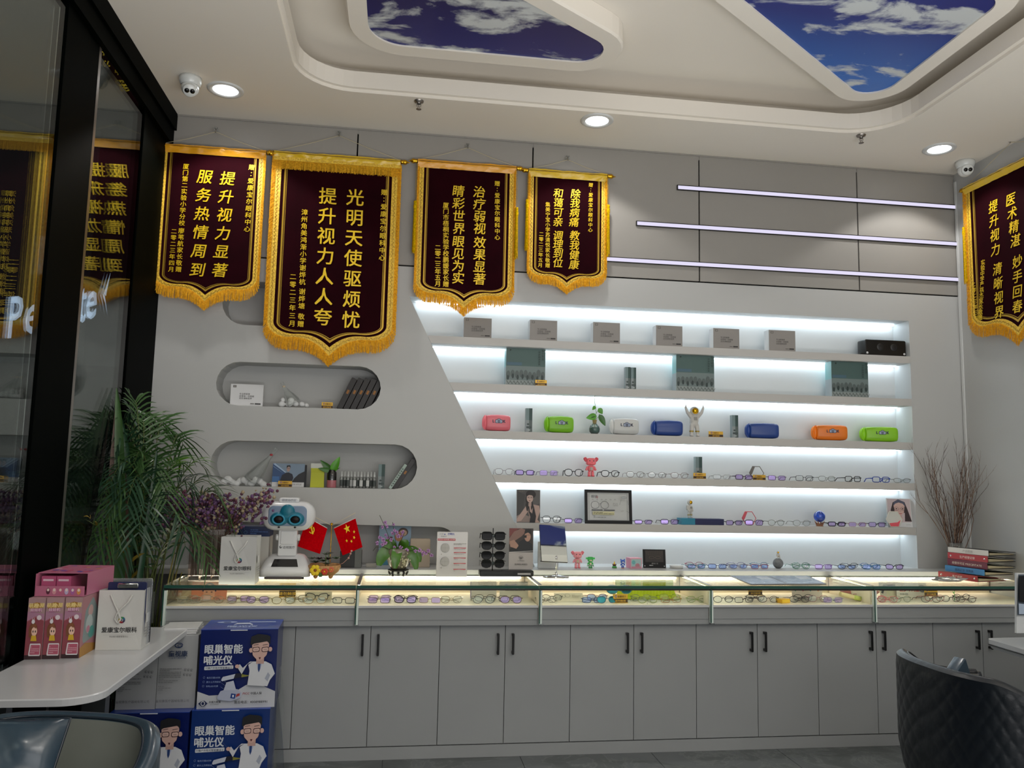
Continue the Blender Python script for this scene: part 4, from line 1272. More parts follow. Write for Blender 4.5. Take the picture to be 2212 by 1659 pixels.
def astronaut(label, p, H, pose, rot=0):
    t = thing('astronaut_figurine', label, 'figurine', p, rot, group='astronaut figurines'); k = H
    g = MB()
    hz_ = .86 if pose == 'up' else .84
    if pose in ('up', 'stand'):
        hd = V((0, 0, .76 if pose == 'up' else .80)) * k
        g.ball(hd, (.14 * k, .13 * k, .135 * k), suit, 16)
        g.ball((0, 0, .50 * k), (.135 * k, .10 * k, .16 * k), suit, 14); g.ball((0, 0, .38 * k), (.12 * k, .095 * k, .09 * k), suit, 12)
        g.box((0, .10 * k, .52 * k), (.22 * k, .09 * k, .26 * k), suit)
        for s_ in (-1, 1):
            if pose == 'up':
                caps(g, V((s_ * .12, 0, .60)) * k, V((s_ * .22, -.01, .72)) * k, .055 * k, .048 * k); caps(g, V((s_ * .22, -.01, .72)) * k, V((s_ * .27, -.02, .86)) * k, .046 * k, .036 * k)
                caps(g, V((s_ * .27, -.02, .88)) * k, V((s_ * .265, -.02, .96)) * k, .022 * k, .010 * k)
            else:
                caps(g, V((s_ * .12, 0, .60)) * k, V((s_ * .18, -.02, .46)) * k, .055 * k, .048 * k); caps(g, V((s_ * .18, -.02, .46)) * k, V((s_ * .14, -.08, .36)) * k, .045 * k, .04 * k)
            caps(g, V((s_ * .07, 0, .34)) * k, V((s_ * .09, -.01, .18)) * k, .07 * k, .06 * k); caps(g, V((s_ * .09, -.01, .18)) * k, V((s_ * .09, 0, .06)) * k, .058 * k, .05 * k)
            g.ball((s_ * .095 * k, -.035 * k, .035 * k), (.06 * k, .095 * k, .035 * k), suit, 10)
        vc = hd + V((0, -.055 * k, 0)); vr = (.105 * k, .095 * k, .10 * k)
    else:  # seated
        hd = V((0, 0, .80)) * k
        g.ball(hd, (.19 * k, .18 * k, .18 * k), suit, 16); g.ball((0, 0, .42 * k), (.17 * k, .14 * k, .24 * k), suit, 14)
        g.box((0, .13 * k, .46 * k), (.26 * k, .1 * k, .30 * k), suit)
        for s_ in (-1, 1):
            caps(g, V((s_ * .15, 0, .54)) * k, V((s_ * .24, -.06, .36)) * k, .07 * k, .06 * k); caps(g, V((s_ * .24, -.06, .36)) * k, V((s_ * .14, -.18, .28)) * k, .055 * k, .05 * k)
            caps(g, V((s_ * .10, -.02, .20)) * k, V((s_ * .17, -.22, .20)) * k, .09 * k, .075 * k); caps(g, V((s_ * .17, -.22, .20)) * k, V((s_ * .17, -.24, .05)) * k, .07 * k, .06 * k)
            g.ball((s_ * .17 * k, -.27 * k, .04 * k), (.07 * k, .11 * k, .04 * k), suit, 10)
        vc = hd + V((0, -.075 * k, 0)); vr = (.145 * k, .13 * k, .135 * k)
    mobj('body', fuse(g, H * .016, 'body', suit), t)
    g = MB(); g.ball(vc, vr, visor, 18); g.put('visor', t)
    g = MB(); g.tube([vc + V((vr[0] * 1.04 * math.cos(2 * PI * i / 20), -.02 * k, vr[2] * 1.04 * math.sin(2 * PI * i / 20))) for i in range(20)], .012 * k, suit, 6, closed=True); g.put('helmet_ring', t)
    g = MB()
    if pose != 'sit':
        g.box((0, -.105 * k, .53 * k), (.10 * k, .02 * k, .10 * k), M('suit_panel', '#8f8d88', .5))
        for s_ in (-1, 1): g.lathe([(.063 * k, .14 * k), (.066 * k, .16 * k), (.063 * k, .18 * k)], dkst, 14, c=(s_ * .09 * k, -.005 * k, 0))
    else: g.lathe([(.17 * k, .22 * k), (.175 * k, .25 * k), (.17 * k, .28 * k)], dkst, 16)
    g.put('suit_trim', t)
    return t


p, w_ = SH(1490, 1510, 2, 5.30); astronaut('white astronaut figurine standing with both arms raised, gold visor', p, at(1500, 871, 5.30).z - ZSH[2], 'up')
# boxes under the second astronaut
pb, wb = SH(1472, 1503, 4, 5.275); hb = at(1490, 1120, 5.275).z - ZSH[4]
t = thing('flat_box', 'long flat box, teal at one end and navy blue, on the lowest shelf', 'box', pb)
w2 = SH(1472, 1564, 4, 5.275)[1]
g = MB(); g.bx((-wb / 2, 0, 0), (wb / 2 - .004, .09, hb), M('teal_card', '#1f7d9a', .4)); g.put('teal_end', t, label='teal end')
g = MB(); g.bx((wb / 2 - .0035, .0, 0), (w2 - wb / 2, .085, hb - .002), M('navy_card', '#10154a', .4)); g.put('navy_sleeve', t)
p, w_ = SH(1482, 1500, 4, 5.31); astronaut('white astronaut figurine with gold visor standing on the teal box end', (p.x, 5.318, ZSH[4] + hb + .001), at(1494, 1077, 5.31).z - ZSH[4] - hb, 'stand', .45)
p, w_ = SH(1671, 1691, 5, 5.22)
t = thing('moon_ball', 'grey moon-like ball under the smallest astronaut on the ledge', 'ornament', p)
rb = w_ * .52
g = MB(); g.ball((0, 0, rb * .95), rb, M('moon_grey', '#75787a', .7, var=.25, vs=40, bump=.6, bs=60), 20); g.put('ball', t)
astronaut('small white astronaut figurine sitting on the grey ball on the ledge', (p.x, 5.22, LEDZ + rb * 1.93), at(1681, 1190, 5.22).z - LEDZ - rb * 1.93, 'sit')


def toy(label, p, H, body, belly, earc, ear='flop', rot=0, name='toy_animal', hairc=None, skirt=None):
    t = thing(name, label, 'toy', p, rot, group='plastic block toys'); k = H * 1.14
    mb_, ml, me_ = M('toy_' + body.strip('#'), body, .35, coat=.2), M('toy_' + belly.strip('#'), belly, .35), M('toy_' + earc.strip('#'), earc, .35)
    g = MB(); g.rbox((0, 0, .40 * k), (.30 * k, .20 * k, .28 * k), .07 * k, mb_); g.put('body', t)
    g = MB(); g.rbox((0, -.115 * k, .38 * k), (.15 * k, .05 * k, .17 * k), .04 * k, ml); g.put('belly', t)
    g = MB(); g.rbox((0, 0, .73 * k), (.46 * k, .34 * k, .36 * k), .12 * k, mb_); g.put('head', t)
    g = MB(); g.rbox((0, -.18 * k, .66 * k), (.22 * k, .08 * k, .12 * k), .05 * k, ml if ear != 'flop' else mb_); g.box((0, -.225 * k, .69 * k), (.06 * k, .02 * k, .035 * k), me_); g.put('muzzle', t)
    for s_ in (-1, 1):
        g = MB()
        if ear == 'flop': g.rbox((s_ * .27 * k, 0, .84 * k), (.17 * k, .10 * k, .22 * k), .06 * k, me_, rot=(0, s_ * .6, 0))
        elif ear == 'round': g.rbox((s_ * .20 * k, .02 * k, .93 * k), (.15 * k, .08 * k, .14 * k), .06 * k, mb_)
        else: g.rbox((s_ * .31 * k, 0, .83 * k), (.18 * k, .14 * k, .16 * k), .05 * k, mb_)
        g.put('ear', t)
        g = MB(); g.box((s_ * .10 * k, -.175 * k, .77 * k), (.045 * k, .02 * k, .055 * k), M('toy_eye', '#1a1414', .3)); g.put('eye', t)
        g = MB(); g.rbox((s_ * .20 * k, -.01 * k, .40 * k), (.09 * k, .10 * k, .22 * k), .03 * k, mb_, rot=(0, -s_ * .45, 0)); g.put('arm', t)
        g = MB(); g.rbox((s_ * .085 * k, -.01 * k, .13 * k), (.12 * k, .15 * k, .26 * k), .04 * k, mb_); g.rbox((s_ * .09 * k, -.04 * k, .03 * k), (.14 * k, .22 * k, .06 * k), .03 * k, me_); g.put('leg', t)
    if skirt:
        ms = M('toy_' + skirt.strip('#'), skirt, .4)
        g = MB()
        for i in range(9): g.box((( -.28 + i * .07) * k, -.06 * k, (.20 + .02 * (i % 2)) * k), (.045 * k, .24 * k, .12 * k), ms if i % 2 else M('toy_e8ffe8', '#d8efd8', .4))
        g.put('skirt', t)
    if hairc:
        g = MB(); g.rbox((0, .0, .90 * k), (.40 * k, .34 * k, .12 * k), .05 * k, M('toy_' + hairc.strip('#'), hairc, .4)); g.put('hair', t)
    return t


p, w_ = SH(1262, 1290, 3, 5.30); toy('bright pink toy animal with floppy ears between two black pairs of glasses', p, at(1276, 991, 5.30).z - ZSH[3], '#ee6670', '#b9a49a', '#d63a4c')
p, w_ = SH(1233, 1261, 5, 5.18); toy('pale pink toy animal with floppy ears on the ledge beside the mirror', p, at(1247, 1193, 5.18).z - LEDZ, '#f09aa0', '#c9b49a', '#e2707c')
p, w_ = SH(1260, 1290, 5, 5.18); toy('green block toy with round ears and a spotted skirt', p, at(1274, 1205, 5.18).z - LEDZ, '#3fc95a', '#f2d9c6', '#1f8a3a', 'side', skirt='#176a3a', hairc='#2fae48')
p, w_ = SH(1338, 1352, 5, 5.18); toy('small blue bear toy with an orange scarf', p, at(1345, 1210, 5.18).z - LEDZ, '#2f5fc4', '#e9f0f4', '#e0702a', 'round')
# small stacked block toy
p, w_ = SH(1318, 1336, 5, 5.18); H = at(1327, 1212, 5.18).z - LEDZ
t = thing('block_tree_toy', 'tiny block toy with a yellow cone on brown and green bricks', 'toy', p, group='plastic block toys')
for nm, c, d, cl_ in (('base', .09, (.62, .4, .14), '#3f7a2a'), ('brick', .22, (.58, .34, .10), '#45c46a'), ('brick', .38, (.44, .3, .2), '#4a2a18'), ('brick', .54, (.56, .3, .1), '#6a4526')):
    g = MB(); g.rbox((0, 0, c * H), tuple(q * H for q in d), .02 * H, M('toy_' + cl_.strip('#'), cl_, .4)); g.put(nm, t)
g = MB(); g.lathe([(.15 * H, .59 * H), (.12 * H, .68 * H), (.10 * H, .69 * H), (.07 * H, .82 * H), (.02 * H, .99 * H), (.0005, H)], M('toy_yellow', '#efc51f', .4), 10); g.put('cone', t)

# globe, hexagon stands, round box, plaque, toy box
p, w_ = SH(1759, 1782, 4, 5.295)
t = thing('globe_ornament', 'blue galaxy ball on a small wooden stand, lowest shelf', 'ornament', p)
gb = M('galaxy_blue', '#1f49b4', .2, coat=.6, var=.6, vs=28); r_ = w_ * .5
g = MB(); g.ball((0, 0, .027 + r_), r_, gb, 22); g.put('ball', t)
g = MB()
for i in range(4):
    a = PI / 4 + i * PI / 2; g.add([(math.cos(a - .6) * .022, math.sin(a - .6) * .022, .002), (math.cos(a + .6) * .022, math.sin(a + .6) * .022, .002), (math.cos(a) * .036, math.sin(a) * .036, .038), (0, 0, .006)], [(0, 1, 2), (0, 2, 3), (1, 3, 2)], M('stand_wood', '#9a6a4a', .5))
g.lathe([(.0005, 0), (.024, 0), (.022, .006), (.0005, .006)], M('stand_wood', '#9a6a4a', .5), 12); g.put('stand', t)


def hexa(r, cx=0, cz=0): return [(cx + r * math.cos(PI / 3 * i), cz + r * math.sin(PI / 3 * i)) for i in range(6)]


def hexstand(label, p, r, ring, fill=None, rx=-.15, low=0):
    t = thing('hexagon_stand', label, 'ornament', p, (rx, 0, 0), group='hexagon eyewear stands')
    g = MB(); zc = r * .866 + .003
    g.tube([(a, 0, b) for a, b in hexa(r, 0, zc)], .003, M('hex_' + ring.strip('#'), ring, .4), 6, closed=True); g.put('hexagon_frame', t)
    if fill:
        g = MB(); g.poly([(a, .001, b) for a, b in hexa(r * .97, 0, zc)], M('hex_back', '#cfd0ca', .3), th=.003); g.put('back_plate', t)
        g = MB(); g.poly([(-r * .55, -.003, zc - r * .80), (r * .42, -.003, zc - r * .80), (r * .75, -.003, zc - r * .1), (r * .35, -.003, zc - r * .35), (-r * .62, -.003, zc - r * .45)], M('hex_pink', fill, .4), th=.003); g.put('pink_inlay', t)
    else:
        g = MB(); g.poly([(-r * .95, -.004, zc + .0), (-r * .5, -.004, zc + r * .8), (-r * .2, -.004, zc + r * .8), (-r * .62, -.004, zc - r * .05), (-r * .8, -.004, zc - r * .3)], M('hex_' + ring.strip('#'), ring, .4), th=.003)
        g.put('side_clip', t)
    return t


p, w_ = SH(1620, 1651, 3, 5.32); hexstand('grey wire hexagon stand behind a gold sign on the fourth shelf', p, w_ / 2, '#6f6a66')
p, w_ = SH(1604, 1634, 4, 5.33); hexstand('hexagon stand with a pink clip behind violet-lensed glasses on the lowest shelf', (p.x, 5.33, ZSH[4] + .0005), w_ / 2, '#d65a66')
p, w_ = SH(1916, 1951, 4, 5.262); hexstand('white hexagon stand with pink inlay in front of the smiling portrait card', p, w_ / 2, '#d9d6cc', '#dd5a68')
p, w_ = SH(1447, 1475, 5, 5.20); H = at(1461, 1221, 5.20).z - LEDZ
t = thing('round_box', 'round white tin on the ledge right of the black plaque', 'box', p)
g = MB(); g.lathe([(.0005, 0), (w_ / 2 * .97, 0), (w_ / 2 * .97, H * .7), (.0005, H * .7)], M('tin_white', '#c9cac6', .35), 28); g.put('tin', t)
g = MB(); g.lathe([(w_ / 2, H * .55), (w_ / 2, H * .97), (w_ / 2 - .002, H), (.0005, H)], M('tin_lid', '#d6d7d3', .35), 28); g.put('lid', t)
p, w_ = SH(1390, 1438, 5, 5.20); H = at(1412, 1187, 5.20).z - LEDZ
t = thing('plaque', 'black leaning plaque with dark picture and two bright screws on the ledge', 'plaque', p, (-.14, 0, -.08))
g = MB(); g.bx((-w_ / 2, 0, 0), (w_ / 2, .008, H), M('plaque_black', '#080707', .35, spec=.2)); g.put('board', t)
A = Art(w_, H, -.0003); A.rect(.1, .32, .9, .94, '#241c18')
for i in range(9): A.line([(.14 + i * .085, .92), (.14 + i * .085 + .02, .72)], .0015, '#4a3a2c')
A.ring(.38, .56, .12, .06, .0018, '#5a4a3a').ring(.64, .56, .12, .06, .0018, '#5a4a3a').line([(.2, .7), (.8, .66)], .0015, '#4a3a2c')
A.text('眼镜工艺', .5, .20, .011, '#8a8a88').scrib(.25, .10, .75, .17, 1, '#b9b9b6', 2).put(t)
g = MB()
for s_ in (-1, 1): g.lathe([(.0005, .004), (.0035, .004), (.004, 0)], chrome, 10, c=(s_ * w_ * .43, 0, H * .10), axis='y')
g.put('screw', t)
p, w_ = SH(1361, 1387, 5, 5.165); H = at(1374, 1206, 5.165).z - LEDZ
t = thing('toy_box', 'pink toy box with a pale window front on the ledge', 'box', p, .12)
pk = M('pink_card', '#e59ab0', .45)
g = MB(); g.bx((-w_ / 2, 0, 0), (w_ / 2, .07, H), pk); g.put('carton', t)
A = Art(w_, H, -.0002); A.rect(.04, .04, .96, .96, '#d9a6b4').rect(.08, .08, .92, .90, '#a8c6c8').ell(.28, .6, .16, .2, '#6fb4b8').ell(.62, .3, .2, .2, '#b9808a').rect(.1, .08, .9, .2, '#c98a9a').put(t, 'window_print')

# ------------------------------------------------------------------ portrait cards, framed chart
p, w_ = SH(1115, 1167, 4, 5.262); H = at(1141, 1058, 5.262).z - ZSH[4]
t = thing('portrait_card', 'dark portrait card of a seated woman in a black top on the lowest shelf', 'poster', p, (-.06, 0, .03))
g = MB(); g.bx((-w_ / 2, 0, 0), (w_ / 2, .006, H), whitec); g.put('board', t)
A = Art(w_, H, -.0002); SK = '#b59a90'; HR = '#1d1718'
A.rect(.01, .005, .99, .995, '#4a4848').P([(.01, .05), (.3, .45), (.35, .85), (.01, .95)], '#3b3a3a').P([(.7, .5), (.99, .6), (.99, .99), (.6, .99)], '#5a5756')
A.P([(.01, .02), (.55, .02), (.6, .18), (.2, .28), (.01, .2)], '#8a7a74')
A.P([(.02, .12), (.45, .56), (.56, .55), (.55, .40), (.2, .06), (.02, .03)], SK)
A.P([(.47, .62), (.68, .56), (.95, .52), (.99, .35), (.88, .1), (.99, .01), (.62, .01), (.50, .3)], SK)
A.ell(.60, .86, .21, .13, HR).ell(.5, .70, .12, .16, HR).P([(.44, .66), (.52, .5), (.47, .34), (.42, .38), (.38, .55)], HR).P([(.66, .66), (.72, .5), (.62, .38), (.6, .5)], HR)
A.P([(.5, .60), (.62, .62), (.62, .5), (.5, .5)], SK).ell(.56, .745, .135, .135, '#c7aca2')
A.P([(.43, .80), (.5, .90), (.7, .88), (.72, .78), (.64, .83), (.52, .84)], HR)
A.P([(.5, .5), (.53, .5), (.56, .34), (.66, .28), (.7, .5), (.73, .49), (.82, .2), (.78, .01), (.55, .01), (.58, .18), (.5, .36)], '#151318')
A.ell(.50, .765, .028, .010, '#2a1f20').ell(.62, .765, .028, .010, '#2a1f20').ell(.545, .665, .035, .012, '#7a3f40').line([(.555, .76), (.545, .71)], .001, '#9a7f76')
A.ring(.50, .765, .05, .03, .0008, '#55504e').ring(.62, .765, .05, .03, .0008, '#55504e').text('TRENDY', .2, .93, .011, '#7a7266').put(t)

p, w_ = SH(1920, 1970, 4, 5.30); H = at(1942, 1077, 5.30).z - ZSH[4]
t = thing('portrait_card', 'white portrait card of a smiling long-haired woman in glasses on the lowest shelf', 'poster', p, (-.10, 0, -.12))
g = MB(); g.bx((-w_ / 2, 0, 0), (w_ / 2, .006, H), whitec); g.put('board', t)
A = Art(w_, H, -.0002); A.rect(.04, .17, .96, .98, '#cdbcc0')
A.P([(.14, .2), (.16, .6), (.26, .86), (.48, .97), (.74, .88), (.84, .62), (.98, .2), (.7, .2), (.72, .5), (.3, .5), (.3, .2)], '#3a2a2c').P([(.44, .42), (.58, .42), (.6, .26), (.42, .26)], '#caa79c')
A.P(roundpoly([(.28, .78), (.32, .5), (.5, .36), (.68, .5), (.74, .78), (.5, .92)], .1, 5), '#d9b6ae').P([(.26, .72), (.3, .88), (.5, .97), (.72, .88), (.77, .70), (.66, .82), (.5, .86), (.36, .82)], '#55586e')
for s_ in (-1, 1): A.ell(.51 + s_ * .12, .64, .035, .018, '#2a2020').ring(.51 + s_ * .125, .64, .09, .06, .0016, '#2b3040')
A.line([(.485, .65), (.535, .65)], .0012, '#2b3040').ell(.51, .475, .07, .02, '#b04a50', a0=180, a1=360).ell(.51, .56, .02, .012, '#c09a90').ell(.5, .3, .08, .06, '#caa79c').text('eyewear', .8, .07, .009, '#8a8a88').put(t)

p, w_ = SH(1264, 1366, 4, 5.27); H = at(1314, 1058, 5.27).z - ZSH[4]
t = thing('framed_chart', 'black framed chart of spectacle parts leaning on the lowest shelf', 'picture', p, (-.10, 0, 0))
fb = M('frame_black', '#0b0a0b', .4, spec=.25); f_ = .018
g = MB(); g.bx((-w_ / 2, 0, 0), (w_ / 2, .016, f_ * 1.2), fb); g.bx((-w_ / 2, 0, H - f_), (w_ / 2, .016, H), fb); g.bx((-w_ / 2, 0, f_), (-w_ / 2 + f_, .016, H - f_), fb); g.bx((w_ / 2 - f_, 0, f_), (w_ / 2, .016, H - f_), fb); g.put('frame', t)
g = MB(); g.bx((-w_ / 2 + .01, .010, .01), (w_ / 2 - .01, .014, H - .01), whitec); g.put('backing', t)
A = Art(w_, H, .0099); A.rect(.07, .085, .93, .92, '#b9bcbc').rect(.10, .11, .90, .88, '#c9cbcb')
A.line([(.1, .11), (.9, .11), (.9, .88), (.1, .88), (.1, .11)], .0012, '#8a8d8c')
A.text('眼镜', .14, .76, .022, '#2f3a44', 'l').text('图', .24, .75, .016, '#b04a50', 'l')
A.ring(.22, .55, .085, .11, .0022, '#4a4d50').ring(.42, .55, .085, .11, .0022, '#4a4d50').line([(.305, .58), (.335, .58)], .002, '#4a4d50')
A.rect(.14, .385, .37, .41, '#26282a').rect(.40, .385, .63, .41, '#26282a').rect(.16, .26, .62, .36, '#c6c29a').scrib(.18, .27, .6, .35, 2, '#7d7a60', 3).scrib(.18, .17, .45, .24, 2, '#8a8d8c', 4)
for i in range(6): A.ring(.16 + i * .09, .70, .016, .015, .001, '#5a5d60')
A.ell(.80, .76, .06, .035, '#a9adb0').ring(.80, .76, .06, .035, .001, '#5a5d60').line([(.73, .68), (.70, .55)], .0014, '#6a6d70').line([(.86, .68), (.89, .55)], .0014, '#6a6d70').line([(.72, .36), (.78, .37)], .0014, '#6a6d70').line([(.84, .37), (.9, .32)], .0014, '#6a6d70').scrib(.56, .5, .66, .6, 3, '#8a8d8c', 6).put(t)
g = MB(); g.bx((-w_ / 2 + f_, .006, f_), (w_ / 2 - f_, .007, H - f_), glassm('picture_glass', '#ffffff', .25, 1.45)); g.put('glass', t)

# ------------------------------------------------------------------ capsule niches on the left
def SC_(px0, px1, py, Y, z):
    a, b = at(px0, py, Y), at(px1, py, Y); return V(((a.x + b.x) / 2, Y, z)), b.x - a.x


C1, C2 = 1.9405, 1.4375
p, w_ = SC_(498, 568, 855, 5.29, C1); h = at(530, 830, 5.29).z - C1
smallbox('small white box with grey print in the upper capsule niche', p, w_, h, .05, .05, front=whitec)
cotton = M('cotton', '#e4e6e6', .95, var=.05, vs=40, bump=.6, bs=60)
bottleg = glassm('bottle_glass', '#f7f9f8', .5, 1.45, body=.05)


def cottonbottle(label, p, L, r, tilt, rotz, balls, lab='#b03038'):
    t = thing('cotton_bottle', label, 'bottle', p, rotz, group='display bottles filled with cotton')
    T = Matrix.Rotation(tilt, 4, 'Y')
    g = MB(); g.lathe([(.0005, 0), (r, .002), (r * 1.0, L * .12), (r * .75, L * .35), (r * .36, L * .62), (r * .24, L * .72), (r * .22, L * .96), (r * .27, L)], bottleg, 24, T=Matrix.Translation((0, 0, r * .62)) @ T); g.put('glass', t)
    g = MB(); c = T @ V((0, 0, L * .80)) + V((0, 0, r * .62)); g.ball(c + V((0, -r * .26, 0)), (.010, .002, .007), M('label_' + lab.strip('#'), lab, .5), 10); g.put('label', t)
    g = MB(); rn = random.Random(int(L * 1e4))
    for x, z, q in balls:
        g.ball((x, rn.uniform(-.01, .01), z), (q * rn.uniform(.9, 1.15), q * .8, q * rn.uniform(.8, 1)), cotton, 10, rot=(rn.random(), rn.random(), rn.random()))
    me = fuse(g, .0035, 'cotton', cotton); mobj('cotton', me, t)
    return t


p, w_ = SC_(597, 675, 850, 5.33, C1)
cottonbottle('tilted glass bottle with cotton puffs, upper capsule niche', p, .16, .045, -.55, 0, [(-.075, .022, .022), (-.07, .052, .018), (-.03, .026, .024), (-.02, .05, .02), (.01, .03, .022), (.05, .028, .022), (.08, .02, .018)], '#c9b9a0')
p, w_ = SC_(483, 585, 1030, 5.33, C2)
cottonbottle('tilted glass bottle lying in cotton wool, lower capsule niche', (p.x + .02, 5.34, C2), .26, .050, .62, 0, [(-.16 + i * .024, .026 + .014 * math.sin(i * 1.7), .024) for i in range(11)] + [(.13, .016, .016), (-.17, .018, .02)])
for a, b, yt, Y, z, lb in ((695, 719, 869, 5.28, C1, 'gold sign beside the leaning black books in the upper capsule niche'), (601, 631, 1039, 5.27, C2, 'gold sign in front of the photo calendar in the lower capsule niche')):
    p, w_ = SC_(a, b, yt, Y, z); h = at((a + b) / 2, yt, Y).z - z; goldsign(lb, p, w_, h)
# five leaning black books
bk = M('book_black', '#17100f', .4); bkl = M('book_spine_gold', '#8a5a22', .4, metal=.3)
H = at(760, 816, 5.3).z - C1
pos = ['leftmost', 'second from the left', 'middle', 'second from the right', 'rightmost']
for i in range(5):
    p = at(732 + i * 14.5, 884, 5.285)
    t = thing('book', '%s of the five leaning black books in the upper capsule niche' % pos[i], 'book', (p.x, 5.30, C1 + .0005 + .0), (0, .42, 0), group='leaning black books')
    t.location.z += .0
    wb_ = .036; L_ = H / math.cos(.42) * .98
    g = MB(); g.rbox((0, .055, L_ / 2), (wb_, .11, L_), .003, bk, n=1); g.put('cover', t)
    g = MB(); g.bx((-wb_ * .2, -.001, L_ * .50), (wb_ * .2, -.0003, L_ * .62), bkl); g.put('print', t)
# photo calendar
p, w_ = SC_(588, 657, 1030, 5.31, C2); h = at(620, 1001, 5.31).z - C2
t = thing('photo_calendar', 'folded photo card of a man in a dark coat before glass buildings', 'poster', p, (-.12, 0, .05))
g = MB(); g.bx((-w_ / 2, 0, 0), (w_ / 2, .003, h), whitec); g.put('front_leaf', t)
g = MB(); g.bx((-w_ / 2 + .01, .03, -.0), (w_ / 2 + .012, .033, h * .98), M('card_dark', '#15181f', .5)); g.put('rear_leaf', t)
A = Art(w_, h, -.0003); A.rect(0, .2, 1, 1, '#7f93a8').P([(0, 1), (.0, .2), (.3, .2), (.42, .6), (.1, 1)], '#31507e').P([(0, .9), (.3, .62), (.34, .58), (.04, .84)], '#8fb0d2').P([(0, .98), (.4, .60), (.42, .63), (.08, 1)], '#a9c2dc')
A.rect(0, .2, .22, .44, '#3f70aa').P([(.62, .2), (1, .2), (1, .68), (.82, .55), (.68, .36)], '#14161c').P([(.24, .2), (.3, .5), (.42, .6), (.5, .62), (.62, .55), (.66, .4), (.62, .2)], '#14172a')
A.ell(.49, .76, .055, .11, '#b0938a').P([(.43, .80), (.44, .92), (.54, .93), (.56, .82), (.5, .88)], '#1c1a1c').line([(.44, .78), (.55, .78)], .0015, '#111').text('EYE STYLE', .62, .08, .012, '#3a3a40', 'l').put(t)
# yellow-green pouch
p, w_ = SC_(671, 701, 1030, 5.31, C2); h = at(686, 1001, 5.31).z - C2
t = thing('pouch', 'lime yellow pouch with a white top between the photo card and the vase', 'pouch', p)
lime = M('pouch_lime', '#b9bd14', .4)
g = MB()
g.loft([[V((sx_ * w_ / 2 * (1 if k not in (1, 2) else .96), sy * d_, z * h)) for sx_, sy in ((-1, -1), (1, -1), (1, 1), (-1, 1))] for k, (z, d_) in enumerate(((0, .014), (.3, .013), (.6, .010), (.93, .003), (1, .001)))], lime, smooth=False); g.put('bag', t)
A = Art(w_, h, -.0145); A.mb.mats = []
A.text('蒸汽眼罩', .5, .62, .013, '#2f3410', 'c', .01).text('舒缓', .62, .50, .014, '#3a3f12').ring(.5, .32, .14, .08, .001, '#8a8f10').put(t, loc=(0, .004, 0), rot=(-.08, 0, 0))
g = MB(); g.bx((-w_ / 2 - .0005, -.007, h * .80), (w_ / 2 + .0005, .005, h * 1.0), M('pouch_white', '#cfd2c9', .4)); g.put('white_top', t, label='white top')
# plant in dark jar
p, w_ = SC_(706, 727, 1035, 5.31, C2); h = at(716, 1015, 5.31).z - C2; r_ = w_ / 2
t = thing('jar_plant', 'plant with three broad green leaves in a dark jar with pink base', 'plant', p)
g = MB(); g.lathe([(.0005, 0), (r_ * .95, 0), (r_, .005), (r_, h * .42)], M('jar_pink', '#b06a70', .3), 20); g.put('jar_base', t, label='pink base')
g = MB(); g.lathe([(r_, h * .425), (r_ * 1.03, h * .6), (r_ * 1.0, h * .85), (r_ * .75, h * .95), (r_ * .8, h)], M('jar_dark', '#1a1614', .12, coat=.5), 20); g.put('jar', t)
for b_, ti, w2, m_ in (((0, 0, h * .9), (-.075, -.02, h + .06), .045, leafd), ((0, -.005, h * .9), (.045, -.02, h + .085), .055, leafm), ((0, -.01, h * .92), (-.085, -.03, h + .008), .035, leafd), ((0, 0, h * .92), (.05, -.01, h + .015), .014, leafd)):
    g = MB(); leaf(g, b_, ti, w2, m_, cup=.12); g.put('leaf', t)
# small spray bottles
capg = glassm('bottle_plastic', '#eef0ef', 1.2, 1.45, body=.22, bcol='#c9ccc9')
lbls = [M('label_dark', '#3f4644', .5), M('label_white', '#c9cbc9', .5)]
proto = None
for i in range(11):
    px = 737 + i * 7.1; bck = i % 2
    p = at(px, 1050, 5.30 + .025 * bck)
    lb = '%s small spray bottle in the row, counted from the jar plant towards the narrow box' % ('first', 'second', 'third', 'fourth', 'fifth', 'sixth', 'seventh', 'eighth', 'ninth', 'tenth', 'last')[i]
    t = thing('spray_bottle', lb, 'bottle', (p.x, 5.30 + .025 * bck, C2 + .0005), group='small spray bottles in the lower capsule niche')
    g = MB(); g.lathe([(.0005, 0), (.0095, 0), (.0105, .003), (.0105, .064), (.008, .070), (.005, .073)], capg, 14); g.put('bottle_body', t)
    g = MB(); g.lathe([(.0109, .012), (.0109, .050)], lbls[1 if i in (3, 4, 6, 8) else 0], 14); g.put('label', t)
    g = MB(); g.lathe([(.007, .072), (.007, .085), (.0045, .088), (.004, .104), (.0005, .105)], M('cap_white', '#cdd0ce', .4), 12); g.put('cap', t)
p, w_ = SC_(817, 831, 1030, 5.31, C2); tallbox('tall narrow box right of the small spray bottles in the lower capsule niche', p, w_, at(824, 1003, 5.31).z - C2)
p = at(842, 1053, 5.30)
for nm, lb, off, L_, wb_, mt in (('long_box', 'white and pale green long box leaning against a black one', 0, .185, .020, M('box_pale_green', '#a9bbb2', .5)), ('long_box', 'black long box with a small gold mark leaning in the round niche end', .030, .225, .030, bk)):
    t = thing(nm, lb, 'box', (p.x + off, 5.295, C2 + .001), (0, .56, 0), group='long boxes leaning in the niche end')
    g = MB(); g.rbox((0, .05, L_ / 2), (wb_, .10, L_), .002, mt, n=1); g.put('carton', t)
    g = MB()
    if off: g.bx((-.006, -.001, L_ * .5), (.006, -.0003, L_ * .6), bkl)
    else:
        for k in range(9): g.bx((-.005, -.001, L_ * (.1 + .085 * k)), (.004 + .002 * (k % 2), -.0003, L_ * (.15 + .085 * k)), M('print_5f6f68', '#5f6f68'))
    g.put('print', t)

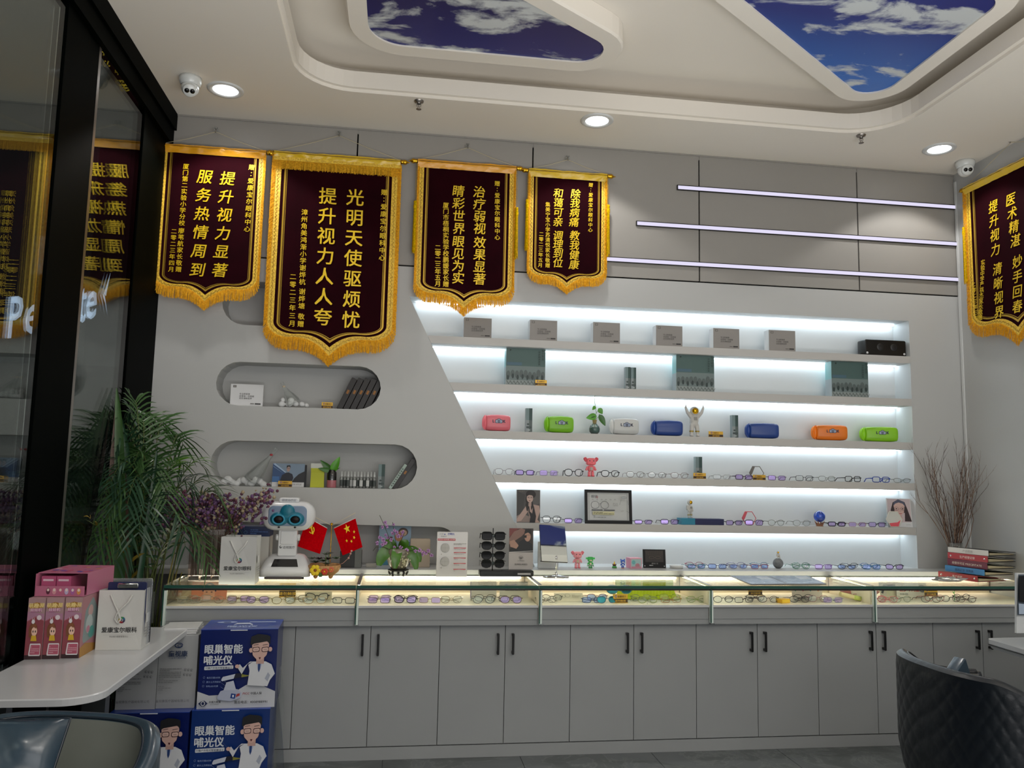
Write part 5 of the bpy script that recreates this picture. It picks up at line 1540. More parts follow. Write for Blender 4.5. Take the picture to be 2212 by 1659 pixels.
# ------------------------------------------------------------------ things on the counter and ledge
ZK = .9305
ZL = LEDZ + .0006
# dried flowers in acrylic vases
acr = glassm('acrylic', '#f8f4f2', .8, 1.5, body=.05, bcol='#c9b8b0')
cx0 = atz(448, 1255, ZK)
for i, px in enumerate((420, 446, 470)):
    p = atz(px, 1254, ZK); h = at(px, 1143, p.y).z - ZK
    t = thing('acrylic_vase', '%s square clear acrylic vase holding dried flowers' % ('left', 'middle', 'right')[i], 'vase', (p.x, p.y, ZK), group='three square clear vases')
    s_ = .030
    g = MB()
    for a, b, c, d in ((-s_, -s_, s_, -s_ + .003), (-s_, s_ - .003, s_, s_), (-s_, -s_ + .003, -s_ + .003, s_ - .003), (s_ - .003, -s_ + .003, s_, s_ - .003)): g.bx((a, b, .0), (c, d, h), acr)
    g.put('walls', t)
    g = MB(); g.bx((-s_ + .004, -s_ + .004, .004), (s_ - .004, s_ - .004, .022), M('vase_base_dark', '#2a2022', .2)); g.bx((-s_, -s_, 0), (s_, s_, .0035), acr); g.put('base', t)
    rn = random.Random(40 + i)
    bq = thing('dried_flowers', '%s bunch of dried purple and cream statice in the acrylic vases' % ('left', 'middle', 'right')[i], 'dried flowers', (p.x, p.y, ZK + .03), group='dried flower bunches')
    g = MB(); gp = MB(); gc = MB(); pm = M('statice_purple', '#6f4f78', .8, var=.35, vs=70); pc = M('statice_cream', '#a8987c', .8, var=.25, vs=70); pm2 = M('statice_mauve', '#6a3f50', .8, var=.3, vs=70); sm_ = M('dry_stem', '#5a4230', .8)
    for k in range(20):
        bx_, by_ = rn.uniform(-.02, .02), rn.uniform(-.02, .02); tx = rn.uniform(-.10, .10) + (i - 1) * .075 + (.07 if i == 2 and k < 6 else 0); ty = rn.uniform(-.05, .08); tz = h - .03 + rn.uniform(.02, .17)
        if i == 2 and k < 6: tz = h + .11 + k * .012; tx = .14 + k * .022
        e = V((tx, ty, tz)); g.tube([(bx_, by_, 0), (bx_ * .5 + tx * .1, by_ * .5, h * .7), e * .8 + V((0, 0, h * .2)), e], [.0022, .002, .0015, .001], sm_, 4)
        for j in range(22):
            q = e + V((rn.gauss(0, .024), rn.gauss(0, .022), rn.gauss(-.012, .028))); tgt, mt = (gc, pc) if rn.random() < (.3 if i else .15) else (gp, pm if rn.random() < .6 else pm2)
            tgt.ball(q, (rn.uniform(.005, .0115),) * 3, mt, 5, m_=4)
    g.put('stems', bq); gp.put('purple_blossoms', bq, kind='stuff'); gc.put('cream_blossoms', bq, kind='stuff')

bagw = M('bag_paper_white', '#cfcfcb', .45)
ropem = M('rope_white', '#d5d5d0', .8, bump=.6, bs=300)


def paperbag(label, p, w_, h, d, rot=0, size=1.0, cat='bag'):
    t = thing('paper_bag', label, cat, p, rot, group='white paper shopping bags')
    g = MB(); e = .0015
    g.add([(-w_ / 2, 0, 0), (w_ / 2, 0, 0), (w_ / 2, 0, h), (0, .004, h), (-w_ / 2, 0, h)], [(0, 1, 2, 3, 4)], bagw)
    g.add([(-w_ / 2, d, 0), (w_ / 2, d, 0), (w_ / 2, d, h), (0, d - .004, h), (-w_ / 2, d, h)], [(4, 3, 2, 1, 0)], bagw)
    for s_ in (-1, 1):
        X = s_ * w_ / 2; g.add([(X, 0, 0), (X, d, 0), (X, d, h), (X - s_ * .010, d / 2, h), (X, 0, h), (X - s_ * .001, d / 2, d * .5)], [(0, 5, 3, 4), (5, 1, 2, 3), (0, 1, 5)], bagw)
    g.add([(-w_ / 2, 0, .001), (w_ / 2, 0, .001), (w_ / 2, d, .001), (-w_ / 2, d, .001)], [(0, 1, 2, 3)], bagw); g.put('bag_body', t)
    g = MB(); a, b = -w_ * .24, w_ * .24
    g.tube([(a, -.002, h * .92), (a + w_ * .1, -.008, h * .78), (w_ * -.03, -.011, h * .64), (w_ * .03, -.011, h * .52), (-w_ * .03, -.010, h * .45), (-w_ * .10, -.010, h * .52), (-w_ * .07, -.010, h * .60), (w_ * .02, -.012, h * .69), (b - w_ * .08, -.008, h * .80), (b, -.002, h * .92)], .0042, ropem, 6); g.put('rope_handle', t)
    A = Art(w_, h, -.0006)
    cxx, czz, rr = .54, .50, .075; cols = ['#2f6a8a', '#3f8a4a', '#b9b030', '#c9602a', '#8a2030', '#3a3050']
    for k in range(6): A.P([(cxx, czz)] + [(cxx + rr * math.cos(R(60 * k + 10 * j)), czz + rr * w_ / h * math.sin(R(60 * k + 10 * j))) for j in range(7)], cols[k])
    A.ell(cxx, czz, .028, .028 * w_ / h, '#cfcfcb').ell(cxx, czz, .018, .018 * w_ / h, '#20304a')
    sz = w_ * .13
    A.text('爱康宝尔眼科', .5, .30, sz, '#1d1f22', 'c', .02).line([(.15, .255), (.85, .255)], .0006, '#9a9a98').text('专业视力健康管理中心', .5, .215, sz * .32, '#6a6a68')
    A.put(t)
    A = Art(d, h, -.0006); A.rect(.35, .42, .7, .58, '#e4e4e2').scrib(.2, .18, .85, .36, 4, '#a9a9a8', 5)
    A.put(t, 'side_print', loc=(w_ / 2, d / 2, 0), rot=(0, 0, PI / 2))
    return t


p0, p1 = atz(471, 1263, ZK), atz(549, 1263, ZK); h = at(510, 1160, p0.y).z - ZK
paperbag('white paper shopping bag with rope handle on the glass counter', ((p0.x + p1.x) / 2, p0.y + .012, ZK), p1.x - p0.x, h, .14, 0)
# box behind the bag
p, w_ = SC_(503, 572, 1200, 4.90, ZK); h = at(535, 1137, 4.90).z - ZK
t = thing('instrument_box', 'white box with a dark blue lid band behind the paper bag on the counter', 'box', (p.x + .02, 4.90, ZK))
g = MB(); g.bx((-w_ / 2, 0, 0), (w_ / 2 + .0, .14, h * .8), M('box_offwhite', '#b5b3ae', .5)); g.put('carton', t)
g = MB(); g.bx((-w_ / 2 - .001, -.001, h * .8), (w_ / 2 + .001, .141, h), M('lid_navy', '#0f2350', .35)); g.put('lid', t)
A = Art(w_, h, -.0015); A.ring(.25, .88, .05, .03, .0012, '#5a8ab0').scrib(.4, .84, .95, .95, 3, '#3f5a90', 3).put(t)

# eye training device like a small robot
p = atz(612, 1252, ZK); p.y += .0; dw = V((p.x, p.y + .01, ZK))
rw = M('device_white', '#dfe0e2', .3, coat=.3); teal = M('mask_teal', '#0f6f86', .35); tealb = M('mask_teal_light', '#2a8aa8', .3)
t = thing('eye_trainer', 'white eye training device with teal goggles and a dark screen, like a small robot', 'medical device', dw)
S_ = (atz(660, 1252, ZK).x - atz(565, 1252, ZK).x)  # about .26
g = MB(); rings = []
for z, x, y0, y1 in ((.012, .142, -.002, .20), (.05, .140, .0, .20), (.075, .128, .02, .20), (.105, .112, .06, .19), (.125, .094, .10, .18), (.13, .07, .12, .17)):
    rings.append([V((a * x, b, z)) for a, b in roundpoly([(-1, y0), (1, y0), (1, y1), (-1, y1)], .012, 3)] if False else [V((a, b, z)) for a, b in roundpoly([(-x, y0), (x, y0), (x, y1), (-x, y1)], .035, 4)])
g.loft(rings, rw, smooth=True); g.put('base', t)
g = MB(); g.add([(-.075, -.0035 + .025, .060), (.075, -.0035 + .025, .060), (.062, .055, .100), (-.062, .055, .100)], [(0, 1, 2, 3)], M('screen_black', '#14171b', .08, coat=.8))
g.v = [V((q.x, q.y - .010, q.z + .008)) for q in g.v]; g.put('screen', t)
g = MB(); g.rbox((0, .0, .008), (.20, .02, .014), .004, M('device_grey', '#3a3032', .4), n=2)
for s_ in (-1, 1):
    for yy in (.02, .17): g.cyl((s_ * .10, yy, 0), (s_ * .10, yy, .012), .01, M('rubber', '#1a1416', .6), 12)
g.put('foot', t)
g = MB(); g.rbox((0, .11, .205), (.105, .055, .17), .010, rw); g.put('neck', t)
g = MB(); g.rbox((0, .088, .225), (.078, .02, .075), .006, rw)
for s_ in (-1, 1): g.lathe([(.0005, .0), (.017, .0), (.019, .008), (.017, .016), (.0005, .016)], rw, 16, axis='x', c=(s_ * .060 - .008, .105, .225))
g.put('hinge', t)
A = Art(.105, .17, .0805); A.text('迈视医疗', .60, .26, .017, '#6a6c70', 'c', .005).ell(.16, .31, .07, .05, '#6a6c70').ell(.18, .33, .035, .022, '#dfe0e2').put(t, 'neck_print', loc=(0, 0, .12))
g = MB()
g.rbox((0, .10, .350), (.300, .13, .165), .075, rw, n=6); g.rbox((0, .10, .440), (.115, .09, .03), .014, rw, n=4); g.put('head', t)
g = MB(); g.rbox((.0, .036, .352), (.215, .012, .115), .03, M('face_plate', '#7f93ad', .3), n=5); g.put('face_plate', t)
me_ = MB()
for s_ in (-1, 1): me_.ball((s_ * .045, .028, .335), (.052, .022, .040), teal, 18)
me_.ball((0, .026, .375), (.042, .020, .044), teal, 18); me_.ball((0, .026, .350), (.055, .018, .030), teal, 14)
mobj('mask', fuse(me_, .003, 'mask', teal), t)
for s_ in (-1, 1):
    g = MB(); g.tube([(s_ * .046 + .032 * math.cos(2 * PI * k / 24), .0075, .333 + .026 * math.sin(2 * PI * k / 24)) for k in range(24)], .006, tealb, 6, closed=True); g.put('eye_cup', t)
    g = MB(); g.ball((s_ * .046, .009, .333), (.026, .008, .020), M('eye_glass', '#120c0c', .3, spec=.2), 16); g.put('eyepiece', t)
    g = MB(); g.ball((s_ * .045, .032, .288), (.007, .003, .005), black, 8); g.put('sensor', t)
A = Art(.115, .03, .0545); A.text('弱视治疗仪', .5, .32, .016, '#7a8088', 'c', .005, shear=.2).put(t, 'head_print', loc=(0, 0, .425))

# flags on a small stand
pf = at(712, 1235, 5.12); fx, fy = pf.x, 5.12
t = thing('flag_stand', 'small gold table flag stand behind the flower basket', 'flag stand', (fx, fy, ZL))
g = MB(); g.cyl((0, 0, 0), (0, 0, .26), .0025, gold, 8); g.lathe([(.0005, 0), (.03, 0), (.026, .008), (.005, .014)], gold, 16); g.ball((0, 0, .265), .008, gold, 10); g.put('pole', t)
g = MB(); g.tube([(0, 0, .255), (.14, 0, .335)], .0016, M('stick_ivory', '#cfc3a0', .5), 6); g.tube([(0, 0, .255), (-.16, 0, .335)], .0016, M('stick_ivory', '#cfc3a0', .5), 6); g.put('stick', t)
flagred = clothy('flag_red', '#c40410', .12); ylw = M('flag_yellow', '#f5d21a', .5)


def star(cx, cz, r, rot=0): return [(cx + (r if k % 2 == 0 else r * .382) * math.sin(PI * k / 5 + rot), cz + (r if k % 2 == 0 else r * .382) * math.cos(PI * k / 5 + rot)) for k in range(10)]


flagred.node_tree.nodes['Color Ramp'].color_ramp.elements[0].color = (*C('#b8040f'), 1); flagred.node_tree.nodes['Color Ramp'].color_ramp.elements[1].color = (*C('#c80612'), 1)


def flag(label, corners, cn):
    t = thing('small_flag', label, 'flag', (fx, fy - .004, ZL), group='two small red flags')
    P = [at(x, y, fy - .004) - V((fx, fy - .004, ZL)) for x, y in corners]  # top-left, top-right, bottom-right, bottom-left

    def fn(u, v):
        a = P[0].lerp(P[1], u); b = P[3].lerp(P[2], u); q = a.lerp(b, v); q.y += .006 * math.sin(u * 5 + v * 3) * v; return q
    g = MB(); g.grid(fn, 14, 10, flagred); g.put('cloth', t)
    g = MB(); g.tube([P[0] + V((0, 0, .003)), P[1] + V((0, 0, .003))], .0022, M('hem_white', '#d8cfcf', .6), 5); g.put('hem', t)
    g = MB()

    def pt(u, v): q = fn(u, v); return (q.x, q.y - .0015, q.z)
    if cn:
        g.poly([pt(*q) for q in [(.54 + a * .9, .20 - b) for a, b in star(0, 0, .17)]], ylw)
        for cu, cv, rr in ((.80, .40, .3), (.74, .58, .7), (.58, .66, 1.0), (.38, .58, 1.4)): g.poly([pt(cu + a * .9, cv - b) for a, b in star(0, 0, .065, rr)], ylw)
    else:
        arc = [(.36 + .13 * math.cos(R(a)), .30 - .13 * math.sin(R(a))) for a in range(-130, 75, 12)]; inn = [(.36 + .09 * math.cos(R(a)), .31 - .09 * math.sin(R(a))) for a in range(-130, 75, 12)]
        g.poly([pt(*q) for q in arc + inn[::-1]], ylw)
        g.poly([pt(*q) for q in ((.25, .20), (.29, .16), (.49, .40), (.45, .44))], ylw); g.poly([pt(*q) for q in ((.22, .26), (.32, .14), (.36, .18), (.26, .30))], ylw)
    g.put('emblem', t)


flag('small red flag with hammer and sickle behind the robot-like device', ((663, 1118), (707, 1142), (691, 1197), (643, 1180)), 0)
flag('small red five-star flag tilted to the right of the gold stand', ((721, 1142), (768, 1120), (783, 1182), (740, 1200)), 1)

# black tool rack
p, w_ = SC_(745, 778, 1205, 5.16, ZL); h = at(765, 1178, 5.16).z - ZL
t = thing('tool_rack', 'black rack of slim silver tools behind the flags', 'rack', (p.x - .045, 5.14, ZL))
g = MB(); g.bx((-.03, 0, 0), (.10, .10, h * .75), black); g.bx((.06, -.012, 0), (.10, -.0005, h), M('rack_glass', '#5a5c58', .3)); g.put('rack_body', t)
for i in range(7):
    g = MB(); x = -.025 + i * .014; g.tube([(x, .02, h * .55), (x + .002, .015, h * .95)], .003, steel, 6); g.lathe([(.0045, h * .95), (.0045, h * 1.12), (.002, h * 1.16)], M('tool_grip', '#2a2628', .4), 8, c=(x + .002, .015, 0)); g.put('tool', t)

# flower basket
p = atz(697, 1250, ZK); t = thing('flower_planter', 'small wicker-look planter with yellow and red flowers and dark succulents', 'plant', (p.x, p.y + .05, ZK))
bm = M('planter_tan', '#b98a55', .5, var=.3, vs=40, bump=.7, bs=80)
g = MB(); g.lathe([(.0005, .014), (.06, .016), (.085, .035), (.097, .062), (.094, .075), (.086, .073), (.08, .055)], bm, 28); g.put('basket', t)
for a in (0, PI / 2, PI, 3 * PI / 2):
    g = MB(); g.ball((.06 * math.cos(a + .8), .05 * math.sin(a + .8), .012), (.014, .012, .014), bm, 8); g.put('foot', t)


def flower(x, z, r, c1, c2, n=6, y=-.092):
    g = MB()
    for k in range(n):
        a = 2 * PI * k / n; g.ball((x + r * .55 * math.cos(a), y, z + r * .55 * math.sin(a)), (r * .45, .004, r * .45), M('petal_' + c1.strip('#'), c1, .5), 8)
    g.ball((x, y - .004, z), (r * .28, .004, r * .28), M('petal_' + c2.strip('#'), c2, .5), 8); g.put('flower', t)


flower(-.040, .052, .032, '#e8c818', '#8a4a10'); flower(.012, .045, .020, '#c83a28', '#e0a020', y=-.094); flower(.048, .055, .017, '#d06a4a', '#e0b040', y=-.086); flower(-.01, .025, .014, '#3f6a3a', '#5a7a3a', y=-.082)
rn = random.Random(5); suc = [M('succulent_dark', '#3a2f34', .5), M('succulent_green', '#3f5a44', .5), M('succulent_grey', '#6a7468', .5)]
for k in range(9):
    g = MB(); cx, cy = rn.uniform(-.075, .075), rn.uniform(-.03, .04); hgt = rn.uniform(.0, .03) + (.05 if k in (3, 5) else 0)
    if hgt > .04: g.tube([(cx, cy, .06), (cx, cy, .08 + hgt)], .002, stemm, 5)
    for j in range(11):
        a = j * 2.4; rr = .014 + .012 * (j / 11); el = .9 - j * .07
        leaf(g, (cx, cy, .075 + hgt), (cx + rr * math.cos(a) * 1.5, cy + rr * math.sin(a) * 1.5, .075 + hgt + rr * el), .017, suc[k % 3], nrm=(0, 0, 1), cup=-.1, n=4)
    g.put('succulent', t)
g = MB(); g.tube([(.08, 0, .07), (.11, -.02, .085), (.14, -.03, .115), (.155, -.03, .15)], .0018, M('twig_pink', '#b98a80', .6), 5)
for q in ((.14, -.03, .115), (.15, -.03, .14), (.155, -.03, .155)): g.ball(q, .006, M('petal_pinkish', '#c99a90', .6), 6)
g.put('sprig', t)

# orchid
p = atz(860, 1240, ZK); t = thing('orchid', 'violet-flowered orchid with broad leaves in a round painted pot on a black stand', 'plant', (p.x, 5.0, ZK))
g = MB(); g.lathe([(.0005, .026), (.06, .026), (.064, .032), (.055, .036), (.0005, .036)], M('stand_ebony', '#15100e', .3), 24)
for k in range(5):
    a = 2 * PI * k / 5 + .3; g.tube([(.052 * math.cos(a), .052 * math.sin(a), .03), (.058 * math.cos(a), .058 * math.sin(a), .016), (.050 * math.cos(a), .050 * math.sin(a), 0)], [.008, .007, .009], M('stand_ebony', '#15100e', .3), 6)
g.put('pot_stand', t)
g = MB(); g.lathe([(.0005, .037), (.044, .037), (.060, .06), (.074, .10), (.080, .135), (.074, .155), (.062, .160), (.058, .15)], M('pot_glaze', '#77705f', .12, coat=.8, var=.2, vs=14), 28); g.put('pot', t)
g = MB(); rn = random.Random(9)
for k in range(26): g.ball((.028 + rn.gauss(0, .012), -.074 + abs(rn.gauss(0, .003)), .095 + rn.gauss(0, .02)), (.005, .003, .005), M('pot_blossom', '#c9c3a0', .5), 6, m_=4)
g.put('painted_blossoms', t)
ol = M('orchid_leaf', '#3f6f12', .3, spec=.6, var=.25, vs=15)
for b_, ti, w2 in (((-.02, -.02, .155), (-.115, -.05, .06), .075), ((0, -.03, .16), (-.02, -.10, .05), .062), ((.02, -.02, .155), (.105, -.05, .04), .060), ((-.03, 0, .16), (-.10, -.02, .165), .07), ((.03, -.01, .15), (.125, -.03, .08), .055), ((.0, .02, .16), (.04, .0, .21), .06), ((-.02, .0, .16), (-.07, .0, .215), .06)):
    g = MB(); b0_, t0_ = V(b_), V(ti); m0_ = b0_.lerp(t0_, .5) + V(((t0_.x - b0_.x) * .35, -.03, .055 if t0_.z < .14 else .0)); vs = []; n_ = 12; sd = V((-(t0_.z - b0_.z), 0, t0_.x - b0_.x)).normalized()
    for k in range(n_ + 1):
        q = k / n_; c = b0_ * (1 - q) ** 2 + m0_ * 2 * q * (1 - q) + t0_ * q * q; w3 = w2 * .5 * (math.sin(PI * (.10 + .86 * q)) ** .55)
        d_ = ((m0_ - b0_) * (1 - q) + (t0_ - m0_) * q).normalized(); s_ = d_.cross(V((0, -1, .25))).normalized() * w3; vs += [c - s_ + V((0, -.008, 0)), c, c + s_ + V((0, -.008, 0))]
    g.add(vs, [f for k in range(n_) for f in ((3 * k, 3 * k + 1, 3 * k + 4, 3 * k + 3), (3 * k + 1, 3 * k + 2, 3 * k + 5, 3 * k + 4))], ol, smooth=True); g.put('leaf', t)
of = M('orchid_violet', '#b48ac0', .5, var=.3, vs=90); oc = M('orchid_magenta', '#8a2f80', .5); os_ = M('orchid_stem', '#3a3520', .6)
pl = lambda px, py: at(px, py, 4.95) - V((p.x, 5.0, ZK))
spikes = [[(852, 1185), (840, 1160), (830, 1135), (820, 1113)], [(858, 1185), (853, 1160), (850, 1140), (848, 1128)], [(860, 1185), (868, 1165), (874, 1150)], [(868, 1195), (890, 1188), (912, 1188), (925, 1195), (935, 1202)], [(850, 1190), (830, 1182), (812, 1182), (806, 1190)]]
bl = [(832, 1129), (836, 1137), (826, 1139), (833, 1156), (838, 1162), (821, 1161), (828, 1166), (815, 1173), (826, 1176), (832, 1172), (850, 1133), (852, 1145), (856, 1150), (848, 1152), (860, 1158), (868, 1158), (870, 1150), (852, 1182), (866, 1182), (862, 1188), (878, 1188), (890, 1187), (897, 1190), (906, 1188), (914, 1192), (912, 1198), (920, 1195), (925, 1190), (932, 1199), (845, 1166)]
for sp in spikes:
    g = MB(); g.tube([pl(*q) for q in sp], .0016, os_, 5); g.put('flower_spike', t)
for k, q in enumerate(bl):
    c = pl(*q); c.y += rn.uniform(-.02, .02); g = MB(); r_ = rn.uniform(.008, .0125)
    for j in range(5):
        a = 2 * PI * j / 5 + rn.random(); g.ball(c + V((r_ * .7 * math.cos(a), 0, r_ * .7 * math.sin(a))), (r_ * .5, .002, r_ * .5), of, 6, m_=4)
    g.ball(c + V((0, -.003, 0)), r_ * .28, oc, 6, m_=4); g.put('flower', t)

# blue poster box and plain box behind the orchid
p, w_ = SC_(818, 887, 1180, 5.30, LEDZ); h = at(850, 1136, 5.30).z - LEDZ
t = thing('poster_board', 'pale blue poster board with round pictures behind the orchid', 'poster', (p.x, 5.30, LEDZ + .0005), (-.05, 0, 0))
g = MB(); g.bx((-w_ / 2, 0, 0), (w_ / 2, .008, h), M('board_blue', '#4f86a8', .5)); g.put('board', t)
A = Art(w_, h, -.0003); A.rect(0, .3, 1, 1, '#8aa4ba').ell(.75, .84, .16, .11, '#4a3528').ell(.75, .82, .12, .08, '#b99a80').ell(.62, .72, .12, .12, '#a9784f').rect(.25, .5, .42, .72, '#5a2a38').rect(.05, .0, .3, .5, '#5fa0c4').rect(.35, .05, .95, .28, '#2a3f4a').scrib(.7, .5, .97, .62, 4, '#4a5f70', 2).put(t)
p, w_ = SC_(886, 929, 1195, 5.17, LEDZ); h = at(905, 1165, 5.17).z - LEDZ
t = thing('plain_box', 'plain pale beige box right of the orchid on the ledge', 'box', (p.x, 5.17, ZL))
g = MB(); g.rbox((0, .0375, h / 2), (w_, .07, h), .004, M('box_beige', '#b0a18f', .5), n=1); g.put('carton', t)
p, w_ = SC_(790, 812, 1225, 5.16, LEDZ)
t = thing('small_tray', 'small grey-white tray left of the poster board on the ledge', 'tray', (p.x, 5.16, ZL)); g = MB(); g.rbox((0, .02, .011), (w_, .04, .022), .004, M('tray_grey', '#a9a59d', .5)); g.put('tray', t)

# instruction board
q0, q1 = atz(944, 1248, ZK), atz(1006, 1248, ZK); w_ = q1.x - q0.x; Yb = 4.92; h = at(975, 1149, Yb).z - ZK
p, w_ = SC_(943, 1010, 1200, Yb, ZK)
t = thing('instruction_board', 'white acrylic notice with red banner lines and two circles', 'sign', (p.x, Yb, ZK), (-.03, 0, 0))
g = MB(); g.rbox((0, .003, h / 2), (w_, .005, h), .006, M('acrylic_white', '#cfccc8', .2, coat=.4), n=3); g.put('board', t)
g = MB(); g.bx((-w_ / 2, .006, 0), (w_ / 2, .05, .003), clear); g.put('foot', t)
A = Art(w_, h, -.0003); A.text('兴洋', .14, .93, .013, '#8a8f9a', 'c').text('✦', .25, .925, .014, '#3a4a9a').text('日明元', .45, .93, .014, '#3a4aa8', 'c', .02).text('星瞳视界', .22, .885, .009, '#8a8f9a')
A.P(roundpoly([(.02, .80), (.60, .80), (.60, .85), (.02, .85)], .02, 4), '#c03a44').text('角膜塑形镜佩戴注意事项', .31, .812, .011, '#e8d8d8')
for zc in (.64, .34): A.ring(.27, zc, .14, .10, .0012, '#9a9a98').ell(.27, zc, .13, .092, '#bab8b4').line([(.14, zc), (.4, zc)], .0006, '#8a8a88').line([(.27, zc - .09), (.27, zc + .09)], .0006, '#8a8a88').scrib(.14, zc - .155, .42, zc - .125, 1, '#7a7a78', 4)
for i, zc in enumerate((.63, .53, .41, .29, .16)):
    A.P([(.54, zc + .02), (.95, zc + .02), (.93, zc), (.74, zc + .008), (.56, zc)], '#c94a54').scrib(.56, zc - .03, .93, zc - .015, 1, '#8a8a88', i)
A.scrib(.54, .71, .96, .745, 2, '#7a7a78', 8).put(t)

# sunglasses stand
p = atz(1095, 1246, ZK); q0, q1 = at(1036, 1240, 4.93), at(1153, 1240, 4.93); w_ = q1.x - q0.x
t = thing('sunglasses_stand', 'black counter stand with a slim pole for four sunglasses', 'display stand', ((q0.x + q1.x) / 2, 4.93, ZK))
g = MB(); g.rbox((0, .04, .018), (w_, .08, .036), .008, M('stand_gloss_black', '#060607', .25, spec=.3)); g.put('base', t)
xp = at(1065, 1180, 4.96).x - (q0.x + q1.x) / 2; Hh = at(1065, 1141, 4.96).z - ZK
g = MB(); g.cyl((xp, .04, .03), (xp, .04, Hh), .003, blackm, 8)
zs = [at(1065, y, 4.94).z - ZK for y in (1163, 1184, 1205, 1223)]
for z in zs: g.bx((xp - .03, .026, z + .004), (xp + .03, .034, z + .024), M('arm_smoke', '#3a4a48', .2)); g.bx((xp - .004, .02, z + .006), (xp + .004, .034, z + .014), blackm)
g.put('pole', t)
g = MB(); g.bx((-.0 + w_ * .2, -.0012, .012), (w_ * .44, -.0006, .022), M('chrome_mark', '#b9b9b9', .3)); g.put('maker_plate', t)
nm = ['topmost', 'second', 'third', 'lowest']
for k, z in enumerate(zs):
    eyeg('%s of the four black sunglasses on the counter stand' % nm[k], ((q0.x + q1.x) / 2 + xp, 4.944, ZK + z - .012), 0, ('rect', 'soft', 'soft', 'poly')[k], '#0a0a0b' if k < 3 else '#3a3632', lensD, thick=.0022 if k < 3 else .0012, w_=.061, h=.048 if k < 3 else .052, group='sunglasses on the counter stand', cat='sunglasses', name='sunglasses')
p, w_ = SC_(1099, 1151, 1185, 4.99, ZK); h = at(1125, 1141, 4.99).z - ZK; b0 = at(1125, 1225, 4.99).z - ZK
t = thing('advert_card', 'advert card of a man in sunglasses leaning over a car, beside the sunglasses stand', 'poster', (p.x, 4.975, ZK + .038), (-.03, 0, 0)); h -= .038
g = MB(); g.bx((-w_ / 2, 0, 0), (w_ / 2, .004, h), M('card_white', '#b9b2ae', .4)); g.put('card', t)
A = Art(w_, h, -.0003); A.rect(0, .42, 1, 1, '#3a302e').P([(0, .78), (.35, .98), (.5, 1), (0, 1)], '#7a3f3c').P([(0, .6), (.5, .8), (.75, .95), (.5, 1), (.2, .92), (0, .75)], '#8a6a60').P([(.05, .5), (.3, .62), (.62, .58), (.85, .48), (.98, .42), (0, .42)], '#14161a').P([(.02, .68), (.2, .72), (.4, .58), (.3, .5), (.05, .55)], '#b08a78')
A.P([(.35, .42), (.4, .66), (.6, .74), (.95, .62), (.99, .42)], '#1a1c20').ell(.76, .80, .13, .12, '#b9907c').P([(.62, .86), (.66, .98), (.9, .98), (.92, .84), (.78, .90)], '#0f0f12').P([(.60, .82), (.72, .83), (.72, .77), (.62, .77)], '#15151a').line([(.6, .83), (.9, .84)], .0015, '#15151a').line([(0, .42), (1, .45)], .003, '#c9c5c2')
A.ring(.5, .29, .09, .035, .0012, '#5a5552').P([(.42, .30), (.58, .30), (.5, .25)], '#6a6562').text('EYEWEAR', .5, .20, .009, '#5a5552').text('SUNGLASSES', .5, .11, .012, '#2a2826', 'c', .03).put(t)

# table mirror
pm_ = atz(1205, 1250, ZK); t = thing('table_mirror', 'rectangular tilting table mirror on a chrome foot', 'mirror', (pm_.x, pm_.y + .05, ZK), -.05)
g = MB(); g.lathe([(.0005, 0), (.085, 0), (.083, .005), (.03, .013), (.010, .02), (.0005, .02)], chrome, 32); g.v = [V((q.x, q.y * .62, q.z)) for q in g.v]; g.put('base', t)
g = MB(); g.ball((0, 0, .024), .010, chrome, 12); g.cyl((0, 0, .02), (0, .0, .13), .0045, chrome, 12); g.put('stem', t)
Mw = at(1229, 1180, pm_.y + .03).x - at(1171, 1180, pm_.y + .03).x; z0 = at(1200, 1214, pm_.y + .03).z - ZK; z1 = at(1200, 1141, pm_.y + .03).z - ZK
T = Matrix.Translation((-.012, -.012, z0)) @ Matrix.Rotation(.05, 4, 'Y') @ Matrix.Rotation(.075, 4, 'Z') @ Matrix.Rotation(-.578, 4, 'X')
Hm = (z1 - z0) / .80
g = MB(); g.rbox((0, .006, Hm / 2), (Mw, .008, Hm), .004, blackm, T, n=2); g.put('frame', t)
g = MB(); g.bx((-Mw / 2 + .002, .0005, .002), (Mw / 2 - .002, .0015, Hm - .002), M('mirror_silver', '#d5dad8', .02, metal=1), T); g.put('mirror_glass', t)
p, w_ = SC_(1162, 1207, 1200, 5.13, LEDZ); h = at(1180, 1170, 5.13).z - LEDZ
t = thing('white_stand', 'white framed stand partly hidden behind the table mirror', 'frame', (p.x, 5.13, ZL))
wp = M('stand_white', '#d9dbda', .35)
g = MB(); g.rbox((0, .01, h / 2), (w_, .012, h), .008, wp, n=3); g.put('board', t)
g = MB(); g.bx((-w_ * .38, -.001, h * .26), (w_ * .2, .003, h * .29), black); g.bx((-w_ * .4, -.002, h * .70), (-w_ * .36, .003, h * .73), black); g.put('slot', t)

